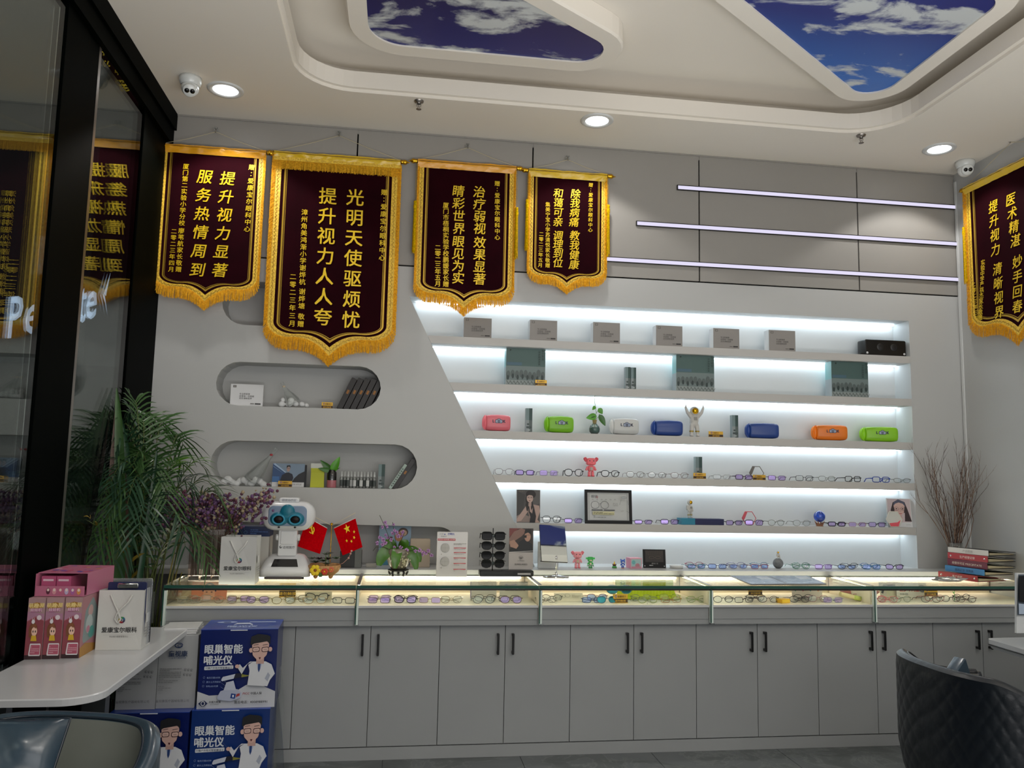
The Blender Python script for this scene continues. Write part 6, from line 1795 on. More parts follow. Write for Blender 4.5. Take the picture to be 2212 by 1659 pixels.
# open brochure
c4 = [atz(x, y, ZK + .006) for x, y in ((1575, 1243), (1745, 1243), (1785, 1261), (1622, 1262))]
cen = sum(c4, V()) / 4
t = thing('brochure', 'open blue-grey brochure lying on the counter', 'brochure', (cen.x, cen.y, ZK))
L4 = [q - V((cen.x, cen.y, 0)) for q in c4]
mid0 = L4[0].lerp(L4[1], .48); mid1 = L4[3].lerp(L4[2], .48)
for a, b, c, d, nm_ in ((L4[0], mid0, mid1, L4[3], 'left_page'), (mid0, L4[1], L4[2], mid1, 'right_page')):
    g = MB(); g.poly([(q.x, q.y, .0008) for q in (a, b, c, d)], M('brochure_cover', '#3a3436', .4), th=.0048, n=(0, 0, 1)); g.put(nm_, t)
    g = MB(); top = M('brochure_page', '#8a98aa', .25)

    def bl_(u, v, z=.0062): q = a.lerp(b, u).lerp(d.lerp(c, u), v); return (q.x, q.y, z)
    g.poly([bl_(.02, .02), bl_(.98, .02), bl_(.98, .97), bl_(.02, .97)], top)
    for k in range(5): g.poly([bl_(.1, .12 + .16 * k, .0065), bl_(.5 + .35 * (k % 2), .12 + .16 * k, .0065), bl_(.5 + .35 * (k % 2), .19 + .16 * k, .0065), bl_(.1, .19 + .16 * k, .0065)], M('brochure_print', '#76849a', .3))
    g.poly([bl_(.6, .15, .0067), bl_(.9, .15, .0067), bl_(.9, .5, .0067), bl_(.6, .5, .0067)], M('brochure_photo', '#b0b6bd', .3)); g.put('page_print', t)

# ring binders
pb0 = V((3.66, 4.86, ZK)); rz = R(-74)
specs = [('#a0262a', 'lowest, red ring binder with steel rivets in the stack', .0, .0, -.02, .0), ('#3f86bc', 'blue ring binder, second from the bottom of the stack', .042, .06, .03, -.01), ('#6a2238', 'plum ring binder in the middle of the stack', .084, .07, .05, .0),
         ('#a8303a', 'brighter red ring binder, second from the top of the stack', .130, .115, .055, .01), ('#d6d3cf', 'white-spined binder with black covers on top of the stack', .174, .16, .06, .02)]
for i, (cl_, lb, z, tip, dx, rr) in enumerate(specs):
    bw_, bl_, bh = .30, .27, (.038, .038, .042, .040, .034)[i]
    t = thing('ring_binder', lb, 'binder', (pb0.x + dx - .03, pb0.y, ZK + z * .93), (0, 0, rz + rr), group='stack of ring binders')
    sm_ = M('binder_' + cl_.strip('#'), cl_, .4); cv = M('binder_cover_%d' % i, '#141314' if i else '#7a1a1e', .4); pg_ = M('binder_paper', '#b5a98a', .7)
    # spine faces the room (-y); covers fall towards +x
    g = MB(); L_ = .28; g.rbox((0, .002, bh / 2), (L_, .004, bh), .003, sm_, n=2)
    g.put('spine', t, label=('red', 'blue', 'plum', 'red', 'white')[i] + ' spine')
    g = MB()
    for zz0, zz1 in ((bh - .003, .010 + .006 * (i > 2)), (.0, .0)):
        g.add([(-L_ / 2, .004, zz0), (L_ / 2, .004, zz0), (L_ / 2 , bl_, zz1), (-L_ / 2, bl_, zz1), (-L_ / 2, .004, zz0 + .003), (L_ / 2, .004, zz0 + .003), (L_ / 2, bl_, zz1 + .003), (-L_ / 2, bl_, zz1 + .003)], [(0, 1, 2, 3), (7, 6, 5, 4), (0, 4, 5, 1), (1, 5, 6, 2), (2, 6, 7, 3), (3, 7, 4, 0)], cv)
    g.put('cover', t)
    g = MB(); g.add([(-L_ / 2 + .006, .02, .004), (L_ / 2 - .006, .02, .004), (L_ / 2 - .006, bl_ - .01, .004), (-L_ / 2 + .006, bl_ - .01, .004), (-L_ / 2 + .006, .02, bh * .55), (L_ / 2 - .006, .02, bh * .55), (L_ / 2 - .006, bl_ - .01, .009), (-L_ / 2 + .006, bl_ - .01, .009)], [(0, 1, 2, 3), (7, 6, 5, 4), (0, 4, 5, 1), (1, 5, 6, 2), (2, 6, 7, 3), (3, 7, 4, 0)], pg_); g.put('papers', t)
    g = MB()
    if i in (0, 3):
        for s_ in (-1, 1): g.lathe([(.0005, .002), (.005, .001), (.006, 0)], chrome, 10, c=(s_ * L_ * .42, 0, bh / 2), axis='y')
        g.put('rivet', t); g = MB()
    A = Art(L_, bh, -.0004)
    tx, tc_ = (('客户档案', '#e6d0c8'), ('验光记录 文件夹', '#1f3f6a'), ('经营许可证 PRECIPITATE', '#e6d8c8'), ('生产经营记录', '#ead8d4'), ('产品图册', '#a8a5a2'))[i]
    A.text(tx, .5, .30, .018, tc_, 'c', .01).put(t, 'spine_print')
# crumpled plastic bag by the binders
p = atz(2050, 1257, ZK); plast = glassm('thin_film', '#f0f2f4', 3.5, 1.4, rough=.12, body=.18, bcol='#cfd2d6')


def crumple(label, p, sx, sy, sz, seed, name='plastic_bag'):
    t = thing(name, label, 'plastic bag', p)
    g = MB()

    def fn(u, v):
        a = 2 * PI * u; r = math.sin(PI * min(.999, max(.001, v))); n_ = 1 + .5 * mnoise.noise(V((math.cos(a) * 2.2 + seed, math.sin(a) * 2.2, v * 4)))
        return V((math.cos(a) * sx * r * n_, math.sin(a) * sy * r * n_, max(.0005, sz * (1 - math.cos(PI * v)) / 2 * n_)))
    g.grid(fn, 26, 14, plast, closed_u=True, smooth=False); g.put('film', t); return t


crumple('crumpled clear plastic bag in front of the ring binders', (p.x, p.y, ZK), .10, .045, .028, 3)

# twig vase in the corner
p = V((3.80, 5.13, ZL)); t = thing('twig_vase', 'tall clear glass vase in the corner behind the binders', 'vase', p)
hv = at(2072, 1172, 5.13).z - LEDZ
g = MB(); g.lathe([(.0005, .002), (.030, .002), (.034, .02), (.040, hv * .6), (.052, hv), (.0495, hv), (.037, hv * .6), (.030, .012), (.0005, .012)], bottleg, 24); g.put('glass', t)
t = thing('dry_twigs', 'bundle of bare brown twigs in the corner glass vase', 'twigs', (3.80, 5.13, ZL + .014)); rn = random.Random(17)
tw = [M('twig_brown', '#4f3a30', .8, var=.3, vs=50), M('twig_light', '#7a6252', .8, var=.3, vs=50)]


def twig(g, a, d, L, r, mt, depth=0):
    pts = [V(a)]; dd = V(d).normalized(); n = 6
    for i in range(n):
        dd = (dd + V((rn.uniform(-.13, .13), rn.uniform(-.13, .13), rn.uniform(-.05, .10)))).normalized(); q = pts[-1] + dd * L / n
        q.x = min(q.x, .165); q.y = min(q.y, .10); pts.append(q)
    g.tube(pts, [r * (1 - .75 * i / n) for i in range(n + 1)], mt, 5)
    if depth < 2:
        for i in range(2, n):
            if rn.random() < .75: twig(g, pts[i], dd + V((rn.uniform(-.6, .6), rn.uniform(-.5, .5), rn.uniform(-.1, .4))), L * .33, r * .5, mt, depth + 1)


for k in range(30):
    g = MB(); a = rn.uniform(0, 2 * PI); s_ = rn.uniform(0, .02); dx = rn.gauss(-.02, .17)
    twig(g, (s_ * math.cos(a), s_ * math.sin(a), 0), (dx, rn.uniform(-.15, .1), 1), rn.uniform(.50, .78), .0034, tw[k % 2]); g.put('twig', t)

# ------------------------------------------------------------------ showcase contents
GS = 'eyeglasses inside the glass showcases'
CASE_ = ['first', 'second', 'third', 'fourth', 'fifth']
ZC_ = ZT + .0008


def ic(px, Y=4.66): return at(px, 1300, Y).x


INC = [  # px centre, Y, style, colour, lens, fold, clear frame, description
    (408, 4.64, 'soft', '#c9bfa8', None, 1, 1, 'pale folded glasses at the left end of the first showcase'), (430, 4.72, 'rect', '#d8cdb8', None, 0, 1, 'cream clear glasses before the orange portrait in the first showcase'),
    (486, 4.64, 'soft', '#b3926a', None, 0, 1, 'thin tan glasses right of the orange portrait'), (515, 4.70, 'rect', '#8a7a66', lensP, 1, 0, 'taupe folded glasses with violet shine, left of two leaning pairs'),
    (556, 4.64, 'soft', '#6f6450', lensP, 1, 0, 'grey-brown folded glasses left of the gold sign in the first showcase'), (612, 4.62, 'round', '#7d6a3a', None, 0, 0, 'thin bronze round glasses in front of the first showcase sign'),
    (640, 4.68, 'soft', '#6a5a36', None, 1, 0, 'dark bronze folded glasses beside the first showcase sign'), (684, 4.74, 'cat', '#3f3a38', None, 0, 0, 'dark-browed glasses lying on a white card in the first showcase'),
    (680, 4.62, 'soft', '#a98f6a', None, 0, 0, 'tan glasses in front of the white card in the first showcase'), (742, 4.63, 'rect', '#3a352c', None, 0, 0, 'dark thin glasses at the right end of the first showcase'),
    (818, 4.64, 'rect', '#7a6a66', lensP, 0, 0, 'violet-lensed glasses first from the left in the second showcase'), (820, 4.72, 'rect', '#9a8a86', lensP, 1, 0, 'folded glasses behind the first violet pair in the second showcase'),
    (875, 4.64, 'cat', '#2a1f22', lensP, 0, 0, 'dark cat-eye glasses in the second showcase'), (877, 4.72, 'rect', '#3a2a2c', None, 1, 0, 'folded dark glasses behind the cat-eye pair in the second showcase'),
    (928, 4.64, 'rect', '#a8907c', lensP, 0, 0, 'rimless-looking violet glasses in the middle of the second showcase'), (975, 4.64, 'soft', '#c9b394', None, 1, 1, 'pale folded glasses right of the violet pairs in the second showcase'),
    (1048, 4.70, 'soft', '#5a4a3a', None, 0, 0, 'brown glasses on the left display card in the second showcase'), (1045, 4.63, 'round', '#4a5058', None, 0, 0, 'grey glasses in front of the left display card in the second showcase'),
    (1100, 4.70, 'rect', '#3a2c26', None, 0, 0, 'dark brown glasses on the right display card in the second showcase'), (1104, 4.63, 'soft', '#5a3f38', lensP, 0, 0, 'reddish brown glasses before the right display card in the second showcase'),
    (1180, 4.64, 'round', '#8a7f72', None, 1, 0, 'bronze folded glasses at the left end of the third showcase'), (1192, 4.70, 'round', '#6a625a', None, 0, 0, 'grey round glasses behind the bronze pair in the third showcase'),
    (1290, 4.72, 'aviator', '#7a2f22', lensB, 0, 0, 'red-rimmed aviator glasses with blue lenses in the third showcase'), (1280, 4.64, 'rect', '#2a3a5a', lensB, 1, 0, 'dark blue folded glasses under the red-rimmed aviators'),
    (1312, 4.63, 'soft', '#4a5a70', lensT, 0, 0, 'slate glasses with mirrored lenses beside the gold sign in the third showcase'), (1400, 4.63, 'soft', '#7f8a3a', None, 0, 0, 'olive glasses in front of the lime yellow sheet'),
    (1385, 4.70, 'round', '#9aa05a', None, 1, 1, 'pale green folded glasses on the lime yellow sheet'), (1450, 4.64, 'rect', '#d8a05a', None, 1, 1, 'amber clear glasses on the lime yellow sheet'), (1447, 4.72, 'soft', '#8a9a20', None, 0, 0, 'yellow-green glasses behind the amber pair'),
    (1505, 4.64, 'soft', '#9aa86a', None, 1, 0, 'pale olive folded glasses at the right end of the third showcase'),
    (1563, 4.64, 'round', '#2c2226', None, 0, 0, 'dark round glasses at the left end of the fourth showcase'), (1608, 4.64, 'rect', '#2c2226', None, 0, 0, 'dark glasses left of the gold sign in the fourth showcase'),
    (1632, 4.70, 'soft', '#4a3a3c', None, 1, 0, 'plum folded glasses in front of the fourth showcase sign'), (1660, 4.64, 'round', '#3a2c2e', None, 0, 0, 'dark round glasses right of the fourth showcase sign'),
    (1728, 4.64, 'round', '#2a2426', None, 0, 0, 'black round glasses before the card with coloured hearts'), (1735, 4.70, 'soft', '#3a3234', None, 1, 0, 'black folded glasses behind the black round pair in the fourth showcase'),
    (1768, 4.66, 'soft', '#e0a0a8', None, 0, 1, 'pink clear glasses beside the card with coloured hearts'), (1800, 4.63, 'rect', '#c9c4d8', lensP, 1, 1, 'white folded glasses near the pale yellow tube'),
    (1862, 4.72, 'soft', '#e8808a', None, 1, 1, 'rose glasses at the right end of the fourth showcase'), (1893, 4.66, 'round', '#f0707c', None, 0, 1, 'coral round glasses at the left end of the fifth showcase'),
    (1918, 4.63, 'soft', '#f06a78', None, 1, 1, 'coral folded glasses beside the coral round pair'), (1950, 4.64, 'round', '#a8b08a', None, 0, 1, 'pale sage glasses in front of the dark glasses picture'),
    (2020, 4.68, 'round', '#a03a34', None, 0, 0, 'dark red round glasses in the fifth showcase'), (2012, 4.63, 'soft', '#4a3f34', None, 0, 0, 'brown glasses in front of the dark red pair'),
    (2055, 4.66, 'round', '#3a342c', None, 0, 0, 'dark olive round glasses under the tiny green sprout'), (2078, 4.72, 'round', '#2f2a26', None, 1, 0, 'black folded round glasses near the right end of the fifth showcase'), (2088, 4.63, 'round', '#5a4238', None, 1, 0, 'brown folded glasses, last in the fifth showcase')]
for px, Y, st, fc, ln, fo, cf, lb in INC:
    eyeg(lb, (ic(px, Y), Y, ZC_), random.uniform(-.15, .15), st, fc, ln, .0016 if st != 'cat' else .0024, h=.036 if st != 'rect' else .030, fold=bool(fo), group=GS, clearf=bool(cf), rx=-.12 * (not fo))
for px, Y, i in ((620, 4.70, 0), (1340, 4.64, 2), (1632, 4.76, 3), (2012, 4.72, 4)):
    goldsign('gold sign inside the %s glass showcase from the left' % CASE_[i], (ic(px, Y), Y, ZC_ + (.025 if i != 2 else 0)), .088, .05 if i else .075)


def card(name, label, px, Y, w_, h, col, art=None, cat='card', rx=-.2, z=0, rz=0):
    t = thing(name, label, cat, (ic(px, Y), Y, ZC_ + z), (rx, 0, rz)); g = MB(); g.bx((-w_ / 2, 0, 0), (w_ / 2, .003, h), M('card_' + col.strip('#'), col, .45)); g.put('board', t)
    if art:
        A = Art(w_, h, -.0003); art(A); A.put(t)
    return t


card('portrait_card', 'orange portrait card of a dark-haired face in the first showcase', 450, 4.78, .19, .095, '#e8875a', lambda A: A.ell(.5, .45, .2, .5, '#4a3550', a0=0, a1=180).ell(.5, .35, .16, .5, '#f0a880', a0=0, a1=180).rect(.34, .0, .66, .36, '#f0a880').ell(.43, .42, .03, .03, '#6a4038').ell(.57, .42, .03, .03, '#6a4038'), 'poster')
card('portrait_card', 'beige portrait card at the left end of the first showcase', 392, 4.80, .13, .095, '#d2b48c', lambda A: A.ell(.3, .5, .2, .35, '#c98f70').P([(.45, .1), (1, .8), (1, 0), (.5, 0)], '#e0c79a').text('18', .4, .2, .022, '#f0e8d8'), 'poster')
card('white_card', 'white folded card under dark-browed glasses in the first showcase', 687, 4.78, .15, .045, '#d9c9aa')
card('display_card', 'left lilac-edged display card with lines of print in the second showcase', 1044, 4.82, .155, .095, '#cfc3b4', lambda A: A.rect(0, 0, .03, 1, '#7a6a90').text('太阳镜', .6, .6, .018, '#8a7a6a').ring(.6, .86, .06, .06, .001, '#7a5a3a'))
card('display_card', 'right display card with blue heading in the second showcase', 1110, 4.82, .17, .095, '#d6cbb8', lambda A: A.text('镜片指南', .4, .72, .018, '#5a6aa8').scrib(.2, .4, .9, .6, 2, '#a89a88', 3))
card('white_card', 'white leaning card with a pale glasses drawing in the third showcase', 1230, 4.70, .17, .055, '#ddd0b8', lambda A: A.ring(.3, .6, .09, .22, .0012, '#7a7468').ring(.45, .6, .09, .22, .0012, '#7a7468').scrib(.6, .3, .9, .7, 3, '#b0a48c', 2), rx=-.7)
card('hearts_card', 'pink-white card with a row of coloured hearts in the fourth showcase', 1745, 4.80, .20, .095, '#e8d8c9', lambda A: [A.P([(.12 + .25 * i + .085 * math.sin(q) ** 3, .62 + .012 * (13 * math.cos(q) - 5 * math.cos(2 * q) - 2 * math.cos(3 * q) - math.cos(4 * q))) for q in [2 * PI * k / 20 for k in range(20)]], c) for i, c in enumerate(('#5aa888', '#e0607a', '#4aa0a8', '#e8802a'))])
card('glasses_poster', 'white notice with red and grey characters and a grey lens picture in the fifth showcase', 1972, 4.80, .21, .095, '#ded6c9', lambda A: A.text('青少年儿童', .42, .45, .028, '#c02a30', 'c', .03).ell(.85, .62, .12, .25, '#6a6a6c').ell(.83, .64, .08, .17, '#b0b0b0').scrib(.1, .2, .7, .35, 1, '#8a8a80', 3), 'poster')
card('glasses_poster', 'cut-out picture of dark heavy glasses in the fifth showcase', 1925, 4.83, .14, .095, '#c9beac', lambda A: A.P([(.05, .3), (.2, .85), (.8, .85), (.98, .3), (.85, .35), (.72, .7), (.28, .7), (.15, .25)], '#3a3a3c').P([(.3, .1), (.35, .6), (.65, .6), (.72, .1)], '#cfc6a8'), 'poster')
limeM = M('lime_sheet', '#d6e010', .4, var=.08, vs=20)
t = thing('lime_sheet', 'bright lime yellow display sheet filling the right of the third showcase', 'display sheet', (ic(1405, 4.8), 4.74, ZC_))
w_ = .37
g = MB(); g.grid(lambda u, v: V(((u - .5) * w_, .02 + .16 * min(1, v * 1.4) + .004 * mnoise.noise(V((u * 9, v * 7, 1))), .002 + max(0, v - .45) * .165 + .002 * mnoise.noise(V((u * 14, v * 9, 4))))), 24, 10, limeM); g.put('sheet', t)
g = MB()
for i in range(16):
    a = ic(1350 + i * 7, 4.8) - t.location.x; g.tube([(a, .10, .01), (a + .03, .185, .07)], .0009, M('lime_strand', '#f2f56a', .4), 3)
g.put('strands', t)
t = thing('sunglasses', 'large teal mirrored sunglasses standing on the gold sign in the third showcase', 'sunglasses', (ic(1338, 4.70), 4.70, ZC_ + .040))
F_, L_, T_ = glasses('aviator', M('frame_teal_clear', '#3a7480', .2, coat=.6), lensT, .003, .066, .048, True)
mobj('frame', F_, t)
for q in L_: mobj('lens', q, t)
for q in T_: mobj('temple', q, t)
t = thing('paper_tube', 'pale yellow tube slanting across the right of the fourth showcase', 'tube', (ic(1845, 4.70), 4.68, ZC_ + .022), (0, .22, .1)); g = MB(); g.cyl((-.11, 0, 0), (.11, 0, 0), .014, M('tube_cream', '#e2cf98', .5), 14); g.cyl((-.02, 0, 0), (.03, 0, 0), .0145, M('tube_green', '#c9d26a', .5), 14); g.put('tube_body', t)
t = thing('small_box', 'bright yellow small box in the middle of the fourth showcase', 'box', (ic(1697, 4.62), 4.615, ZC_), .3); g = MB(); g.bx((-.032, 0, 0), (.032, .05, .024), M('yellow_card', '#e8b01a', .45)); g.bx((-.028, -.0006, .004), (.028, -.0001, .02), M('yellow_card_light', '#f2c63a', .45)); g.put('carton', t)
pinkf = glassm('pink_film', '#f6d0d0', 2.0, 1.4, rough=.2, body=.45, bcol='#ef9a98')
plast_, plast = plast, pinkf
crumple('crumpled pink film at the right end of the fourth showcase', (ic(1862, 4.80), 4.82, ZC_), .11, .06, .07, 8, 'pink_film')
plast = plast_
t = thing('sprout_pick', 'tiny green sprout standing among round glasses in the fifth showcase', 'ornament', (ic(2062, 4.70), 4.70, ZC_)); g = MB(); g.tube([(0, 0, 0), (0, 0, .07)], .0016, M('sprout_green', '#4aa83a', .5), 5)
for s_ in (-1, 1): leaf(g, (0, 0, .05 + s_ * .008), (s_ * .012, 0, .066 + s_ * .008), .007, M('sprout_green', '#4aa83a', .5), n=3)
g.put('sprout', t)

# ------------------------------------------------------------------ white desk on the left
DZ = .75
desk_m = M('desk_white', '#c6c8cb', .25, var=.02, vs=3)
t = thing('desk', 'white round-cornered desk top by the window, with pink boxes and a paper bag on it', 'desk', (0, 0, 0))
P_ = roundpoly([(-1.49, 3.06), (-1.0, 3.06), (-1.0, 4.36), (-1.49, 4.36)], [.02, .13, .03, .02], 10)
g = MB(); O2 = offpoly(P_, -.004); k = len(P_)
g.loft([[V((a, b, DZ - .026)) for a, b in P_], [V((a, b, DZ - .004)) for a, b in P_], [V((a, b, DZ)) for a, b in O2]], desk_m, smooth=False); g.put('desk_top', t)
for x, y in ((-1.14, 3.55), (-1.40, 3.3), (-1.40, 4.2)):
    g = MB(); g.bx((x - .025, y - .025, 0), (x + .025, y + .025, DZ - .027), M('desk_leg_grey', '#55585a', .35, metal=.5)); g.put('leg', t)

# pink toy boxes
pinks = ['#c98a96', '#b9647a', '#a04a58']


def pinkbox(label, x0, x1, Y, h, d, side=False):
    w_ = x1 - x0; t = thing('pink_box', label, 'box', ((x0 + x1) / 2, Y, DZ + .0005), group='three tall pink boxes')
    g = MB(); g.bx((-w_ / 2, 0, 0), (w_ / 2, d, h), M('pink_board', '#b08e90', .4)); g.put('carton', t)
    A = Art(w_, h, -.0004)
    A.rect(0, 0, 1, .72, '#a8606a').P([(0, .62), (.5, .70), (1, .63), (1, .74), (0, .78)], '#b08098').P([(0, .05), (1, .0), (1, .62), (.5, .68), (0, .61)], '#8f4650').rect(0, 0, 1, .07, '#3a2528')
    A.P(roundpoly([(.08, .82), (.92, .84), (.88, .91), (.5, .93), (.12, .90)], .05, 3), '#a8762a').P(roundpoly([(.18, .76), (.82, .78), (.8, .83), (.2, .82)], .04, 3), '#a86a88')
    A.text('萌趣', .32, .845, .020, '#f2d890', 'c', .03).text('小屋', .68, .85, .020, '#f2d890', 'c', .03).text('娃娃机', .5, .785, .015, '#f0c8da', 'c', .02).ell(.72, .68, .14, .04, '#e6d6dc')
    A.ell(.42, .48, .26, .115, '#7a4a30').P([(.16, .48), (.68, .48), (.64, .36), (.2, .36)], '#7a4a30').ell(.5, .455, .17, .075, '#f0c6b0').ell(.43, .455, .03, .02, '#2a1a1a').ell(.57, .455, .03, .02, '#2a1a1a').P([(.36, .39), (.62, .39), (.68, .30), (.32, .30)], '#d8b030')
    A.P([(.3, .53), (.42, .58), (.58, .57), (.60, .50), (.45, .53)], '#8a5636').ell(.40, .615, .10, .035, '#e8e4e6').P([(.34, .63), (.33, .69), (.38, .64)], '#e8e4e6').P([(.42, .64), (.45, .69), (.47, .63)], '#e8e4e6')
    A.P(roundpoly([(.25, .06), (.95, .06), (.95, .26), (.32, .26)], .03, 3), '#e2dcde').P(roundpoly([(.33, .08), (.92, .08), (.92, .24), (.38, .24)], .02, 3), '#b85a70').scrib(.4, .1, .9, .22, 4, '#d6a0ac', 4)
    A.put(t)
    if side:
        A = Art(d, h, -.0004); A.rect(0, 0, 1, 1, '#b07a80').P(roundpoly([(.12, .2), (.88, .25), (.92, .7), (.6, .95), (.2, .75)], .1, 4), '#8a9a9a').ell(.5, .72, .14, .1, '#c9a6a2').ell(.45, .5, .2, .16, '#b8c4c4').ell(.6, .35, .16, .1, '#4f9a92').ell(.4, .42, .1, .06, '#c8889a').P([(0, 0), (.9, 0), (1, .1), (.3, .2), (0, .16)], '#b0803a')
        A.put(t, 'window_print', loc=(w_ / 2, d / 2, 0), rot=(0, 0, PI / 2))
    return t


h_ = at(110, 1290, 3.69).z - DZ
xx = [atz(x, 1423, DZ).x for x in (50, 90, 131, 170)]
pinkbox('tall pink toy box, left one of the three under the pink carton', -1.488, -1.423, 3.665, h_, .20)
pinkbox('tall pink toy box, middle one of the three under the pink carton', -1.420, -1.353, 3.67, h_, .20)
pinkbox('tall pink toy box with a window side, beside the paper bag on the desk', -1.350, -1.283, 3.68, h_ * 1.0, .20, True)
t = thing('pink_carton', 'open pink display carton lying on top of the tall pink boxes', 'box', (-1.385, 3.70, DZ + h_ + .002), -.06)
zt = at(150, 1232, 3.75).z - DZ - h_
pc_ = M('pink_carton', '#c0708c', .4); g = MB(); Wc, Dc = .20, .30; zt = .092
g.bx((-Wc / 2, 0, 0), (Wc / 2, Dc, .003), pc_); g.bx((-Wc / 2, 0, .003), (-Wc / 2 + .003, Dc, zt), pc_); g.bx((Wc / 2 - .003, 0.03, .003), (Wc / 2, Dc, zt), pc_); g.bx((-Wc / 2, .02, zt), (Wc / 2, Dc, zt + .003), pc_); g.bx((-Wc / 2, 0, .003), (Wc / 2, .003, .042), pc_)
g.put('shell', t)
A = Art(Wc, .042, -.0003)
for i, c in enumerate(('#5a2a3a', '#e0a0a8', '#c86a8a', '#c8b8d8', '#b06aa8', '#e09a5a')): A.ell(.27 + i * .125, .5, .04, .32, c).ell(.27 + i * .125, .62, .025, .14, '#f0d8d0')
A.put(t, 'front_print')
A = Art(Wc, Dc, 0); rn = random.Random(2)
for i in range(16): A.ell(rn.uniform(.12, .88), rn.uniform(.15, .9), rn.uniform(.04, .09), rn.uniform(.03, .05), rn.choice(['#8a4aa0', '#c83a6a', '#4a50a8', '#e8c8d8', '#e0a030']))
A.put(t, 'top_print', loc=(0, 0, zt + .0035), rot=(-PI / 2, 0, 0)) if False else None
g = MB()
for i in range(22): c = rn.choice(['#8a4aa0', '#c83a6a', '#4a50a8', '#e8c8d8', '#e0a030']); cx, cy, r_ = rn.uniform(-.08, .08), rn.uniform(.05, .27), rn.uniform(.007, .015); g.poly([(cx + r_ * math.cos(k), cy + r_ * math.sin(k), zt + .0032 + i * 2e-5) for k in [2 * PI * j / 9 for j in range(9)]], M('print_' + c.strip('#'), c))
g.put('top_print', t)
for i in range(2): g = MB(); g.bx((-.085 + i * .062, .02, .0035), (-.027 + i * .062, .2, .080), M('pink_inner', '#b8547a', .45)); g.bx((-.078 + i * .062, .0185, .060), (-.036 + i * .062, .0196, .068), M('print_e6c8d4', '#e6c8d4')); g.put('inner_box', t)
# paper bag on the desk
q0, q1 = atz(205, 1405, DZ), atz(304, 1404, DZ); h = at(255, 1275, q0.y).z - DZ; hb_ = h
paperbag('white paper shopping bag with rope handle on the white desk', ((q0.x + q1.x) / 2, q0.y, DZ + .0005), q1.x - q0.x, h, .13, .0)
t = thing('clipboard', 'dark blue clipboard with a steel clip sticking out of the desk paper bag', 'clipboard', ((q0.x + q1.x) / 2 + .01, q0.y + .04, DZ + .01), (0, 0, 0), )
wB = .165; hB = at(255, 1257, q0.y + .04).z - DZ - .01
g = MB(); g.rbox((0, 0, hB / 2), (wB, .004, hB), .008, M('clip_navy', '#1b2450', .3, coat=.4), n=3); g.put('board', t)
g = MB(); g.rbox((.004, -.008, hB - .016), (.088, .010, .022), .006, chrome, n=3); g.cyl((-.036, -.010, hB - .008), (.044, -.010, hB - .008), .004, chrome, 8); g.put('clip', t)
t = thing('plastic_folder', 'clear plastic folder behind the clipboard in the desk paper bag', 'folder', ((q0.x + q1.x) / 2 + .02, q0.y + .075, DZ + .01)); g = MB(); g.rbox((0, 0, (hB + .012) / 2), (.17, .004, hB + .012), .006, plast, n=2); g.put('sleeve', t)
t = thing('clip_folder', 'dark clip file leaning behind the clear plastic folder in the desk bag', 'folder', ((q0.x + q1.x) / 2 + .025, q0.y + .10, DZ + .01)); g = MB(); g.rbox((0, 0, (hB - .002) / 2), (.155, .005, hB - .002), .006, M('file_dark', '#23262e', .35), n=2); g.put('cover', t)
# transparent holder at the showcase end
t = thing('acrylic_holder', 'clear acrylic holder hanging on the left end of the showcases', 'holder', (-1.262, 4.50, .735)); g = MB()
g.bx((-.03, 0, 0), (.03, .004, .16), clear); g.bx((-.03, .05, 0), (.03, .054, .16), clear); g.bx((-.03, .004, 0), (-.026, .05, .16), clear); g.put('walls', t)

# ------------------------------------------------------------------ stacked cartons
blue1, blue2 = '#0b2a86', '#123a9c'


